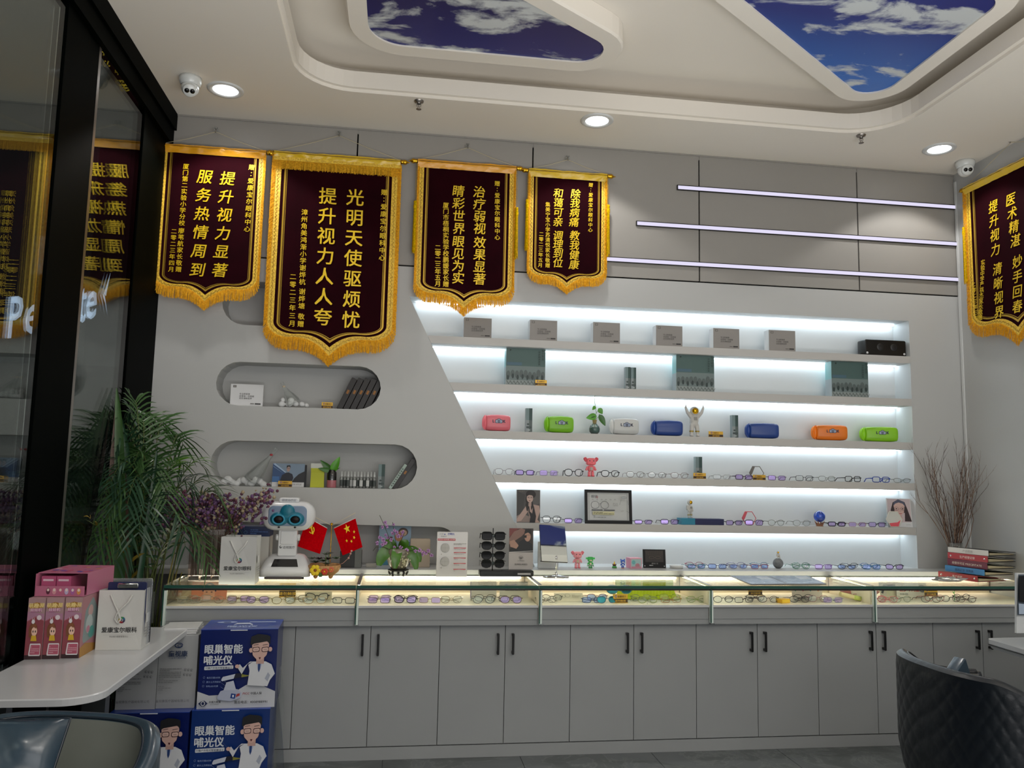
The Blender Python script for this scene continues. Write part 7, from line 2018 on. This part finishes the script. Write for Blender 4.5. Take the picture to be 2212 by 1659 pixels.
def bluebox(label, x, Y, z, w_, h, d, rot, tone='#081c60', lid=True):
    t = thing('blue_carton', label, 'box', (x, Y, z), (0, 0, rot), group='stacked blue and white cartons')
    g = MB(); g.bx((-w_ / 2, 0, 0), (w_ / 2, d, h), M('carton_blue_' + tone.strip('#'), tone, .3, coat=.2)); g.put('carton', t)
    g = MB(); g.bx((-w_ / 2 - .001, -.002, h + .0005), (w_ / 2 + .001, d * .98, h + .003), M('carton_lid', '#2447a8', .3, coat=.2)); g.bx((-w_ * .12, -.003, h - .004), (w_ * .10, -.0022, h + .0005), M('print_dfe4ea', '#dfe4ea')); g.put('lid_flap', t)
    A = Art(w_, h, -.0006)
    wv = [(0, .22), (.15, .165), (.30, .17), (.45, .19), (.62, .29), (.8, .29), (1, .20), (1, 0), (0, 0)]
    A.P(wv, '#c9ccd2')
    sz = h * .125
    A.text('眼巢智能', .30, .705, sz, '#dfe4ea', 'c', .03, sx=.98).text('哺光仪', .235, .565, sz, '#dfe4ea', 'c', .03, sx=.98)
    A.P(roundpoly([(.07, .49), (.44, .50), (.44, .545), (.07, .535)], .01, 3), '#dfe4ea').text('只做户外阳光智能搬运工', .255, .503, h * .031, '#12244f', 'c', .015)
    for i, s_ in enumerate(('每天只需3分钟', '累计上万例验证', '专利LED光源')): z_ = .385 - .05 * i; A.ring(.075, z_ + .012, .011, .011, .0008, '#9fb4e0').text(s_, .11, z_, h * .026, '#9fb4e0', 'l').line([(.30, z_), (.38 + .01 * i, z_ - .07)], .0006, '#9fb4e0')
    # pictured instrument
    A.P([(.26, .15), (.30, .23), (.40, .26), (.52, .25), (.57, .20), (.56, .14), (.44, .10), (.28, .12)], '#b5bcd2').P([(.34, .24), (.37, .34), (.46, .36), (.50, .24)], '#c5cbdc').P(roundpoly([(.29, .35), (.48, .39), (.50, .45), (.32, .41)], .015, 3), '#ccd2e2').P([(.46, .385), (.58, .41), (.58, .455), (.48, .45)], '#15182a').P([(.56, .40), (.68, .42), (.56, .44)], '#8a8a3a').P([(.43, .14), (.49, .13), (.5, .19), (.44, .20)], '#1a3f8a').rect(.455, .15, .475, .18, '#e0e4ea').P([(.50, .15), (.55, .17), (.55, .2), (.51, .19)], '#a83a3a')
    # cartoon doctor
    A.P([(.63, .57), (.56, .44), (.52, .50), (.50, .53), (.53, .57), (.57, .52), (.66, .60), (.70, .60)], '#d5d8de')
    A.P([(.64, .30), (.66, .48), (.64, .56), (.70, .60), (.86, .60), (.94, .56), (.99, .44), (.93, .36), (.90, .28)], '#d9dce2').P([(.86, .38), (.90, .46), (.93, .42), (.90, .34)], '#a9b0c0')
    A.P([(.74, .60), (.78, .46), (.83, .60)], '#b9c4dc').P([(.765, .60), (.80, .60), (.795, .50), (.78, .46), (.765, .5)], '#24427a').rect(.74, .57, .84, .66, '#c9a49a')
    A.P(roundpoly([(.67, .86), (.69, .68), (.78, .59), (.87, .68), (.91, .86)], .05, 4), '#d9b3a8').ell(.665, .745, .025, .03, '#d9b3a8').ell(.915, .755, .025, .03, '#d9b3a8').P(roundpoly([(.655, .80), (.66, .92), (.75, .955), (.87, .94), (.91, .92), (.91, .80), (.88, .86), (.70, .83)], .02, 3), '#17181c')
    for s_ in (-1, 1): A.P(roundpoly([(.79 + s_ * .06 - .047, .72), (.79 + s_ * .06 + .047, .725), (.79 + s_ * .06 + .047, .79), (.79 + s_ * .06 - .047, .785)], .02, 3), '#4a2e30').P(roundpoly([(.79 + s_ * .06 - .040, .728), (.79 + s_ * .06 + .040, .733), (.79 + s_ * .06 + .040, .782), (.79 + s_ * .06 - .040, .777)], .018, 3), '#dcbab0').line([(.79 + s_ * .06 - .02, .752), (.79 + s_ * .06 + .02, .752)], .0012, '#4a2e30').line([(.79 + s_ * .06 - .035, .81), (.79 + s_ * .06 + .03, .822)], .0022, '#2a1e20')
    A.P([(.77, .655), (.80, .655), (.785, .625)], '#5a1f22').ell(.50, .545, .028, .024, '#d9b3a8').line([(.49, .56), (.40, .65)], .001, '#5a6a9a')
    A.text('PICC', .63, .185, h * .036, '#a02a34', 'c', .03, shear=.2).text('中国人保', .76, .185, h * .036, '#22242c', 'c', .02).text('售后电话：4008988991', .70, .075, h * .040, '#20222a', 'c', .02)
    A.P([(.03, .085), (.07, .115), (.11, .12), (.15, .085), (.11, .05), (.07, .05)], '#16244f').ell(.09, .085, .028, .030, '#c9ccd2').ell(.09, .085, .018, .020, '#16244f').text('天视力眼巢', .24, .09, h * .030, '#22242c', 'c', .02).text('OCCUMNEST', .24, .065, h * .018, '#55585f')
    A.put(t)
    return t


YBX = 4.25
xA, xB = at(428, 1450, YBX).x, at(600, 1440, YBX).x
hB_ = .372; wB_ = .365
tb = bluebox('top blue carton with a cartoon doctor, against the cabinet', (xA + xB) / 2, 4.24, .385, wB_, hB_, .265, R(2))
A = Art(.3, .2, 0); g = MB()
Tt = Matrix.Translation((0, .10, hB_ + .0035)) @ Matrix.Rotation(-PI / 2, 4, 'X') @ Matrix.Rotation(PI, 4, 'Y') if False else Matrix.Translation((0, .05, hB_ + .0036)) @ Matrix.Rotation(-PI / 2, 4, 'X')
lg = M('print_b9c8ee', '#b9c8ee')
htext(g, '哺光仪', .05, lg, 0, -.0, 0, 'c', .03, T=Matrix.Translation((.0, .03, hB_ + .0036)) @ Matrix(((-1, 0, 0, 0), (0, 0, -1, 0), (0, 1, 0, 0), (0, 0, 0, 1)))) if False else htext(g, '哺光仪', .05, lg, 0, 0, 0, 'c', .03, T=Tt)
g.poly([(-.09 + .05 * math.cos(a), .19 + .022 * math.sin(a), hB_ + .0036) for a in [2 * PI * k / 20 for k in range(20)]], lg); g.poly([(-.09 + .02 * math.cos(a), .19 + .014 * math.sin(a), hB_ + .0039) for a in [2 * PI * k / 20 for k in range(20)]], M('print_24408a', '#24408a'))
g.bx((.02, .18, hB_ + .0035), (.15, .20, hB_ + .0037), lg)
g.put('lid_print', tb)
g = MB(); g.tube([(-.045, .11, hB_ + .003), (-.03, .11, hB_ + .010), (.03, .11, hB_ + .010), (.045, .11, hB_ + .003)], .0035, M('print_dfe4ea', '#dfe4ea'), 6); g.put('carry_handle', tb)
bluebox('lower right blue carton directly under the top blue one', at(497, 1600, 4.23).x, 4.22, .0005, wB_, .381, .27, R(1.0), '#0b2f72')
bluebox('lower left blue carton partly behind the leather chair', at(322, 1600, 4.22).x - .002, 4.21, .0005, wB_, .376, .27, R(-.8), '#07185a')
wc = M('carton_greywhite', '#a9abad', .5, var=.03, vs=6)


def wbox(label, x0, x1, Y, z, h, d, logo):
    w_ = x1 - x0; t = thing('white_carton', label, 'box', ((x0 + x1) / 2, Y, z), group='stacked blue and white cartons')
    g = MB(); g.bx((-w_ / 2, 0, 0), (w_ / 2, d, h), wc); g.put('carton', t)
    A = Art(w_, h, -.0005)
    if logo: A.ring(.5, .865, .10, .030, .004, '#2a3f6a').ring(.53, .862, .05, .016, .003, '#2a3f6a').text('童视康', .5, .72, .030, '#2a3a5a', 'c', .03).text('儿童视力健康专家', .5, .685, .010, '#4a5a7a')
    A.scrib(.06, .36, .62, .56, 9, '#7d7f80', 7 + logo).scrib(.06, .26, .4, .33, 3, '#8a8c8d', 3)
    for i in range(6): A.ring(.74 + .085 * (i % 3), .545 - .055 * (i // 3), .03, .018, .0012, '#55585a').rect(.73 + .085 * (i % 3), .535 - .055 * (i // 3), .75 + .085 * (i % 3), .555 - .055 * (i // 3), '#55585a')
    A.text('童视康医疗器械有限公司', .5, .13, .014, '#5a5c5e').put(t)
    return t


YW = 4.27
wbox('grey-white carton with a blue eye logo beside the top blue carton', at(342, 1440, YW).x, at(428, 1440, YW).x - .006, YW, .3805, .345, .24, 1)
wbox('grey-white carton half hidden under the white desk edge', at(256, 1440, YW).x, at(341, 1440, YW).x, YW - .01, .3805, .33, .24, 0)
t = thing('white_leaflets', 'white leaflets lying on the grey-white cartons beside the top blue one', 'paper', (at(385, 1355, 4.35).x, 4.30, .3805 + .3455)); g = MB()
for i in range(3): g.box((.0 + .01 * i, .08, .006 + i * .010), (.20 - .02 * i, .17, .0085), M('leaflet_white', '#d8d9d9', .4), rot=(0, 0, .05 * i))
g.put('sheets', t)
A = Art(.2, .17, 0)
# clear packing film hanging by the cartons
t = thing('plastic_sleeve', 'clear plastic sleeve hanging at the right side of the blue cartons', 'plastic bag', (at(606, 1560, 4.42).x, 4.42, .02)); g = MB()
g.grid(lambda u, v: V((-.035 + .065 * u * (1 - .75 * v ** 2) + .006 * math.sin(u * 9 + v * 6), .02 * math.sin(u * 4 + v * 3), v * .52)), 10, 14, glassm('sleeve_film', '#dfe3e4', 1.6, 1.4, rough=.15, body=.14, bcol='#b9bcbc'), smooth=False); g.put('film', t)

# ------------------------------------------------------------------ leather tub chairs
leath = bpy.data.materials.new('navy_leather'); leath.use_nodes = True; nt = leath.node_tree; b_ = nt.nodes['Principled BSDF']
b_.inputs['Base Color'].default_value = (*C('#070f18'), 1); b_.inputs['Roughness'].default_value = .36; b_.inputs['Specular IOR Level'].default_value = .6
tc_ = nt.nodes.new('ShaderNodeTexCoord'); n_ = nt.nodes.new('ShaderNodeTexNoise'); n_.inputs['Scale'].default_value = 38; n_.inputs['Detail'].default_value = 5
bp_ = nt.nodes.new('ShaderNodeBump'); bp_.inputs['Strength'].default_value = .35; bp_.inputs['Distance'].default_value = .004
nt.links.new(tc_.outputs['Object'], n_.inputs[0]); nt.links.new(n_.outputs[0], bp_.inputs['Height']); nt.links.new(bp_.outputs[0], b_.inputs['Normal'])
leaths = M('steel_blue_leather', '#2b3d4b', .28, spec=.7, coat=.2, var=.15, vs=5, bump=.5, bs=14)
liner = M('grey_liner', '#7f837c', .5, var=.04, vs=6)
piping = M('black_piping', '#0b0c0f', .3)
legm = M('bronze_leg', '#2a2622', .3, metal=.7)


def tub(label, loc, rot, hb, ha, zb, Rx, Ry, outer, inner, pipe, th=.045, legs=True):
    """tub chair: local back at +y, open front at -y"""
    t = thing('tub_chair', label, 'chair', loc, rot, group='leather tub chairs')
    A0 = R(232)

    def ang(u): return PI / 2 + (u - .5) * A0

    def top(u):
        k = abs(u - .5) * 2; s_ = max(0, min(1, (k - .35) / .55)); s_ = s_ * s_ * (3 - 2 * s_); return hb + (ha - hb) * s_

    def P_(u, r_): a = ang(u); n = 2.7; c, s2 = math.cos(a), math.sin(a); return math.copysign(abs(c) ** (2 / n), c) * Rx * r_, math.copysign(abs(s2) ** (2 / n), s2) * Ry * r_

    def outf(u, v):
        tap = .90 + .10 * min(1, v * 3.2) ** .6; x, y = P_(u, tap); z = zb + (top(u) - zb) * v
        s = u * Rx * 2 * 2.6 / .044; q = z / .044
        d = abs(math.sin(PI * (s + q) / 2)) * abs(math.sin(PI * (s - q) / 2)); l_ = math.hypot(x, y) or 1
        b = .0036 * (d ** .45) * min(1, (1 - v) * 14, v * 14); return V((x * (1 + b / l_), y * (1 + b / l_), z))
    g = MB(); g.grid(outf, 220, 90, outer); g.put('outer_shell', t)

    def inf(u, v): x, y = P_(u, (1 - th / Rx) * (.93 + .07 * v)); return V((x, y, zb + .1 + (top(u) - zb - .1) * v))
    g = MB(); g.grid(inf, 60, 14, inner); g.put('inner_lining', t)

    def rimf(u, v):
        a0 = V((*P_(u, 1.0), top(u))); b0 = V((*P_(u, 1 - th / Rx), top(u))); q = a0.lerp(b0, v); q.z += .016 * math.sin(PI * v); return q
    g = MB(); g.grid(rimf, 80, 8, outer); g.put('rim', t)
    g = MB(); g.tube([V((*P_(u / 60, 1 - th / Rx * .92), top(u / 60) + .005)) for u in range(61)], .0045, pipe, 6); g.put('piping', t)
    for u in (0, 1):
        x0, y0 = P_(u, .97); x1, y1 = P_(u, 1 - th / Rx); g = MB(); g.tube([((x0 + x1) / 2, (y0 + y1) / 2, zb + .02), ((x0 + x1) / 2, (y0 + y1) / 2, top(u) - .02), ((x0 + x1) / 2, (y0 + y1) / 2, top(u) + .008)], [th * .52, th * .52, th * .35], outer, 12); g.put('arm_front', t)
    g = MB(); g.loft([[V((x * .92, y * .92, z)) for x, y in roundpoly([(-Rx, -Ry), (Rx, -Ry), (Rx, Ry * .6), (-Rx, Ry * .6)], .12, 5)] for z in (zb, zb + .03)], outer); g.put('seat_base', t)
    g = MB(); zs_ = zb + .035; g.loft([[V((x * s_, y * s_, z)) for x, y in roundpoly([(-Rx, -Ry), (Rx, -Ry), (Rx, Ry * .5), (-Rx, Ry * .5)], .14, 6)] for z, s_ in ((zs_, .84), (zs_ + .02, .88), (zs_ + .09, .88), (zs_ + .115, .82))], inner); g.put('seat_cushion', t)
    if legs:
        for sx_, sy_ in ((-1, -1), (1, -1), (-1, .75), (1, .75)):
            g = MB(); g.tube([(sx_ * Rx * .62, sy_ * Ry * .6, zb + .01), (sx_ * Rx * .78, sy_ * Ry * .80, 0)], [.014, .009], legm, 10); g.put('leg', t)
    return t


# right chair: back towards the room's middle, open side towards the right-hand desk
tub('dark navy quilted leather chair seen from behind, at the right-hand desk', (2.50, 3.15, 0), (0, 0, R(90 + 2)), .80, .69, .29, .37, .33, leath, M('dark_liner', '#5a5852', .45), piping, .05)
t = thing('cushion_corner', 'grey-blue cushion corner sticking up behind the quilted chair back', 'cushion', (2.50, 3.40, .57), (0, .12, .5)); g = MB(); g.rbox((0, 0, .09), (.17, .05, .17), .012, leaths, n=3, rot=(0, .95, 0)); g.put('cushion_body', t)  # cushion corner showing above the chair back
# left chair, facing the photographer
tub('steel blue leather tub chair with pale lining at the left desk', (-1.07, 2.66, 0), (0, 0, R(-14)), .715, .60, .27, .36, .34, leaths, liner, M('navy_piping', '#1a2430', .3), .052)
cm = MB(); rn = random.Random(4)


def cush(u, v):
    a, b = (u - .5) * 2, (v - .5) * 2; e = max(0, (1 - abs(a) ** 5)) ** .5 * max(0, (1 - abs(b) ** 5)) ** .5
    n_ = mnoise.noise(V((a * 1.6, b * 1.6, 3))) * .03 + mnoise.noise(V((a * 3.5 + b, b * 2.6, 7))) * .015
    return V((a * .27, -.07 * e - n_ * e, b * .18 - .012 * math.cos(a * 2)))


cm.grid(cush, 40, 26, leaths); cm.grid(lambda u, v: V((cush(u, v).x, -cush(u, v).y * .8, cush(u, v).z)), 40, 26, leaths)
t = thing('leather_cushion', 'steel blue leather cushion resting in the left tub chair', 'cushion', (-1.21, 2.57, .655), (-.50, .04, -.10)); cm.put('cover', t)
g = MB(); g.tube([cush(k / 40, 1) for k in range(41)] + [cush(1, 1 - k / 20) for k in range(1, 21)] + [cush(1 - k / 40, 0) for k in range(1, 41)] + [cush(0, k / 20) for k in range(1, 20)], .004, M('navy_piping', '#1a2430', .3), 6, closed=True); g.put('piping', t)

# ------------------------------------------------------------------ right-hand desk with keyboard and screen
t = thing('desk', 'white desk corner by the side wall with a keyboard on it', 'desk', (0, 0, 0))
P_ = roundpoly([(3.03, 2.6), (3.95, 2.6), (3.95, 3.98), (3.06, 3.93)], [.02, .02, .02, .05], 5)
g = MB(); g.loft([[V((a, b, .705)) for a, b in offpoly(P_, -.012)], [V((a, b, .725)) for a, b in P_], [V((a, b, .75)) for a, b in P_]], desk_m, smooth=False); g.put('desk_top', t)
g = MB(); g.tube([(3.027, 2.62, .726), (3.057, 3.90, .726)], .003, black, 4); g.put('edge_band', t)
for x, y in ((3.3, 2.8), (3.85, 3.8), (3.85, 2.8), (3.35, 3.75)): g = MB(); g.bx((x - .02, y - .02, 0), (x + .02, y + .02, .704), white); g.put('leg', t)
t = thing('keyboard', 'white computer keyboard on the right-hand desk', 'keyboard', (3.20, 3.50, .7505), R(88)); g = MB(); g.rbox((0, 0, .004), (.43, .12, .008), .003, M('keyboard_white', '#c6c6c6', .4)); g.put('base', t)
for r_ in range(5):
    for c in range(15):
        g = MB() if (r_ == 0 and c == 0) else g
        if r_ == 0 and c == 0: g.bx((-.0115, -.009, 0), (.0115, .009, .004), M('key_cream', '#d6cdc6', .5)); kme = g.mesh('key')
        mobj('key', kme, t, (-.19 + c * .027 + (r_ % 2) * .006, -.044 + r_ * .022, .0082))
t = thing('pen', 'black pen standing at the back corner of the right-hand desk', 'pen', (3.36, 3.93, .7505), (.3, -.35, 0)); g = MB(); g.cyl((0, 0, 0), (0, 0, .11), .004, black, 8); g.cyl((0, 0, .11), (0, 0, .125), .003, steel, 8); g.put('barrel', t)
mp_ = at(2196, 1368, 3.62); zt = at(2204, 1240, 3.62).z; xt = at(2206, 1240, 3.62).x
t = thing('computer_screen', 'edge of a slim white computer screen at the right border', 'monitor', (mp_.x, 3.62, .7505)); dxx = xt - mp_.x; z0 = mp_.z - .75
g = MB(); q = [(0, 0, z0), (.45, 0, z0), (.45 + dxx, .03, zt - .75), (dxx, .03, zt - .75)]; g.poly(q, M('screen_bezel', '#c9cdcf', .3), th=.012); g.put('housing', t)
g = MB(); g.poly([V(a) + V(o) for a, o in zip(q, ((.008, -.001, .085), (-.01, -.001, .085), (-.01, -.001, -.006), (.008, -.001, -.006)))], M('screen_image', '#4a5560', .1)); g.poly([(.02, -.003, z0 + .15), (.3, -.003, z0 + .12), (.3, .0, z0 + .28), (.03, .003, z0 + .27)], M('print_101216', '#101216', .1)); g.poly([(.015, -.003, z0 + .09), (.3, -.003, z0 + .09), (.3, -.001, z0 + .115), (.018, -.001, z0 + .14)], M('print_a8b8cc', '#a8b8cc', .2)); g.put('picture', t)
g = MB(); g.bx((.18, .01, .006), (.26, .02, z0 + .02), steel); g.rbox((.22, .03, .004), (.2, .14, .008), .004, steel); g.put('stand', t)
crumple('crumpled clear plastic bag under the screen at the right border', (mp_.x + .075, 3.52, .7505), .075, .04, .06, 11)

# ------------------------------------------------------------------ potted palm and strap plant in the window corner
pot = M('pot_dark', '#23211f', .4)
greens = [M('palm_green', '#3b5c2f', .36, var=.25, vs=12), M('palm_dark', '#2a4a33', .36, var=.25, vs=12), M('palm_light', '#57862a', .45, var=.2, vs=12)]
yel = M('palm_yellow', '#a89038', .5, var=.2, vs=12); stemg = M('palm_stem', '#55602f', .5)
base = V((-1.34, 4.78, 0))
t = thing('areca_palm', 'bushy potted areca palm in the corner between window and showcases', 'plant', base)
g = MB(); g.lathe([(.0005, .0), (.13, 0), (.17, .30), (.175, .33), (.16, .335), (.155, .30), (.0005, .29)], pot, 24); g.put('pot', t)
rn = random.Random(31)
xmin = XL + .012 - base.x


def frond(pts, Ll, mat, n=22, seed=0, wid=.013, droop=.35):
    r_ = random.Random(seed); g = MB(); P = [V(p) for p in pts]

    def bez(q):
        if len(P) == 4: return P[0] * (1 - q) ** 3 + P[1] * 3 * q * (1 - q) ** 2 + P[2] * 3 * q * q * (1 - q) + P[3] * q ** 3
    cur = [bez(i / 14) for i in range(15)]
    g.tube(cur, [.0055 * (1 - .75 * i / 14) for i in range(15)], stemg, 5)
    for i in range(n):
        q = .38 + .62 * i / (n - 1); c = bez(q); d = (bez(min(1, q + .02)) - bez(q - .02)).normalized()
        sd = d.cross(V((0, 0, 1))); sd = sd.normalized() if sd.length > 1e-3 else V((1, 0, 0)); up = sd.cross(d).normalized()
        L = Ll * (math.sin(PI * min(1, (q - .30) / .78)) ** .6) * r_.uniform(.85, 1.1) + .02
        for s_ in (-1, 1):
            dr = (d * (.75 + .6 * (q - .38)) + sd * s_ * .95 + up * .22 + V((r_.uniform(-.12, .12), r_.uniform(-.12, .12), r_.uniform(-.1, .1)))).normalized()
            a = c; vs = []; fs = []; m_ = 4
            for k in range(m_ + 1):
                tt = k / m_; p = a + dr * L * tt + V((0, 0, -droop * L * tt * tt)); w2 = wid * (math.sin(PI * (.12 + .86 * tt)) ** .8) / 2
                wv = dr.cross(up).normalized() * w2
                for pp in (p - wv, p + wv):
                    pp.x = max(pp.x, xmin + r_.uniform(0, .004)); pp.y = min(pp.y, .43 + r_.uniform(0, .01) if pp.z > .4 else .25); vs.append(pp)
            for k in range(m_): fs.append((2 * k, 2 * k + 1, 2 * k + 3, 2 * k + 2))
            g.add(vs, fs, mat, smooth=True)
    return g


def tgt(px, py, Y): return at(px, py, Y) - base


F = [  # tip pixel, depth, arch height, material
    (390, 1000, 4.95, .10, 2), (440, 1010, 4.9, .16, 2), (300, 930, 4.9, .25, 0), (255, 880, 4.85, .2, 0), (350, 925, 4.95, .22, 0), (395, 960, 5.0, .25, 0), (420, 1075, 4.75, .30, 1), (475, 1080, 4.8, .35, 0),
    (450, 1215, 4.55, .45, 0), (400, 1180, 4.6, .45, 1), (300, 1150, 4.4, .42, 1), (250, 1210, 4.35, .42, 1), (210, 1200, 4.35, .40, 0), (190, 1150, 4.4, .45, 0), (175, 1080, 4.5, .38, 1), (160, 1000, 4.6, .30, 0), (165, 930, 4.7, .22, 1),
    (225, 960, 4.6, .20, 1), (290, 1000, 4.55, .25, 0), (330, 1020, 4.6, .28, 0), (275, 1090, 4.4, .42, 1), (230, 1120, 4.4, .42, 0), (360, 1080, 4.6, .35, 0), (320, 905, 5.0, .12, 0), (200, 890, 4.8, .12, 1), (500, 1120, 4.75, .42, 0), (240, 1040, 4.45, .34, 1), (150, 1060, 4.5, .3, 0)]
for k, (px, py, Y, ar, mi) in enumerate(F):
    e = tgt(px, py, Y); a = V((rn.uniform(-.05, .05), rn.uniform(-.05, .05), .32)); top_z = max(e.z, .75) + ar
    P = [a, V((a.x * 1.5 + e.x * .10, a.y + e.y * .10, a.z + (top_z - a.z) * .6)), V((e.x * .55, e.y * .6, top_z + .02)), e]
    for q in P: q.x = max(q.x, xmin + .01); q.y = min(q.y, .40)
    frond(P, .20 if mi != 2 else .15, greens[mi], 17, k, .0115, .40).put('frond', t)
P = [V((0, 0, .32)), V((-.02, -.08, .8)), V((.0, -.18, 1.12)), tgt(182, 1120, 4.35)]
frond(P, .16, yel, 9, 77, .016, .3).put('frond', t, label='yellowed frond')
for k in range(12):
    g = MB(); a = rn.uniform(0, 6.28); x, y = .07 * math.cos(a), .07 * math.sin(a); g.tube([(x, y, .29), (x * 1.6, y * 1.4, .7), (x * 2.6, y * 1.6, rn.uniform(.9, 1.25))], [.008, .006, .003], M('cane_yellow', '#8a7f42', .5), 6); g.put('cane', t)
b2 = V((-1.36, 4.47, 0)); t = thing('strap_leaf_plant', 'tall strap-leaved plant with two upright pointed leaves by the window', 'plant', b2)
g = MB(); g.lathe([(.0005, 0), (.09, 0), (.11, .24), (.10, .245), (.0005, .22)], pot, 20); g.put('pot', t)
for px, py, px2, py2, wd, mt in ((239, 838, 268, 1010, .062, 0), (262, 900, 300, 1060, .05, 1), (226, 880, 262, 1060, .11, 4), (340, 960, 330, 1100, .03, 1)):
    e = at(px, py, 4.6) - b2; m0 = at(px2, py2, 4.55) - b2
    e.x = max(e.x, XL + .01 - b2.x); m0.x = max(m0.x, XL + .01 - b2.x)
    mtt = greens[mt] if mt < 3 else (M('strap_dark', '#1c2a20', .35) if mt == 3 else M('bract_brown', '#5a4438', .5, var=.4, vs=10))
    g = MB(); vs = []; fs = []; n = 12
    for k in range(n + 1):
        q = k / n; c = V((0, 0, .22)) * (1 - q) ** 2 + m0 * 2 * q * (1 - q) + e * q * q; w2 = wd / 2 * (math.sin(PI * (.15 + .83 * q)) ** .7) * (1 if mt != 4 else math.sin(PI * q) ** .5 + .02)
        vs += [c + V((-w2, -.004, 0)), c + V((0, .004, 0)), c + V((w2, -.004, 0))]
    for k in range(n): i = k * 3; fs += [(i, i + 1, i + 4, i + 3), (i + 1, i + 2, i + 5, i + 4)]
    g.add([V((max(q.x, XL + .008 - b2.x), q.y, q.z)) for q in vs], fs, mtt, smooth=True); g.put('leaf', t)
bpy.data.objects.remove(_to)
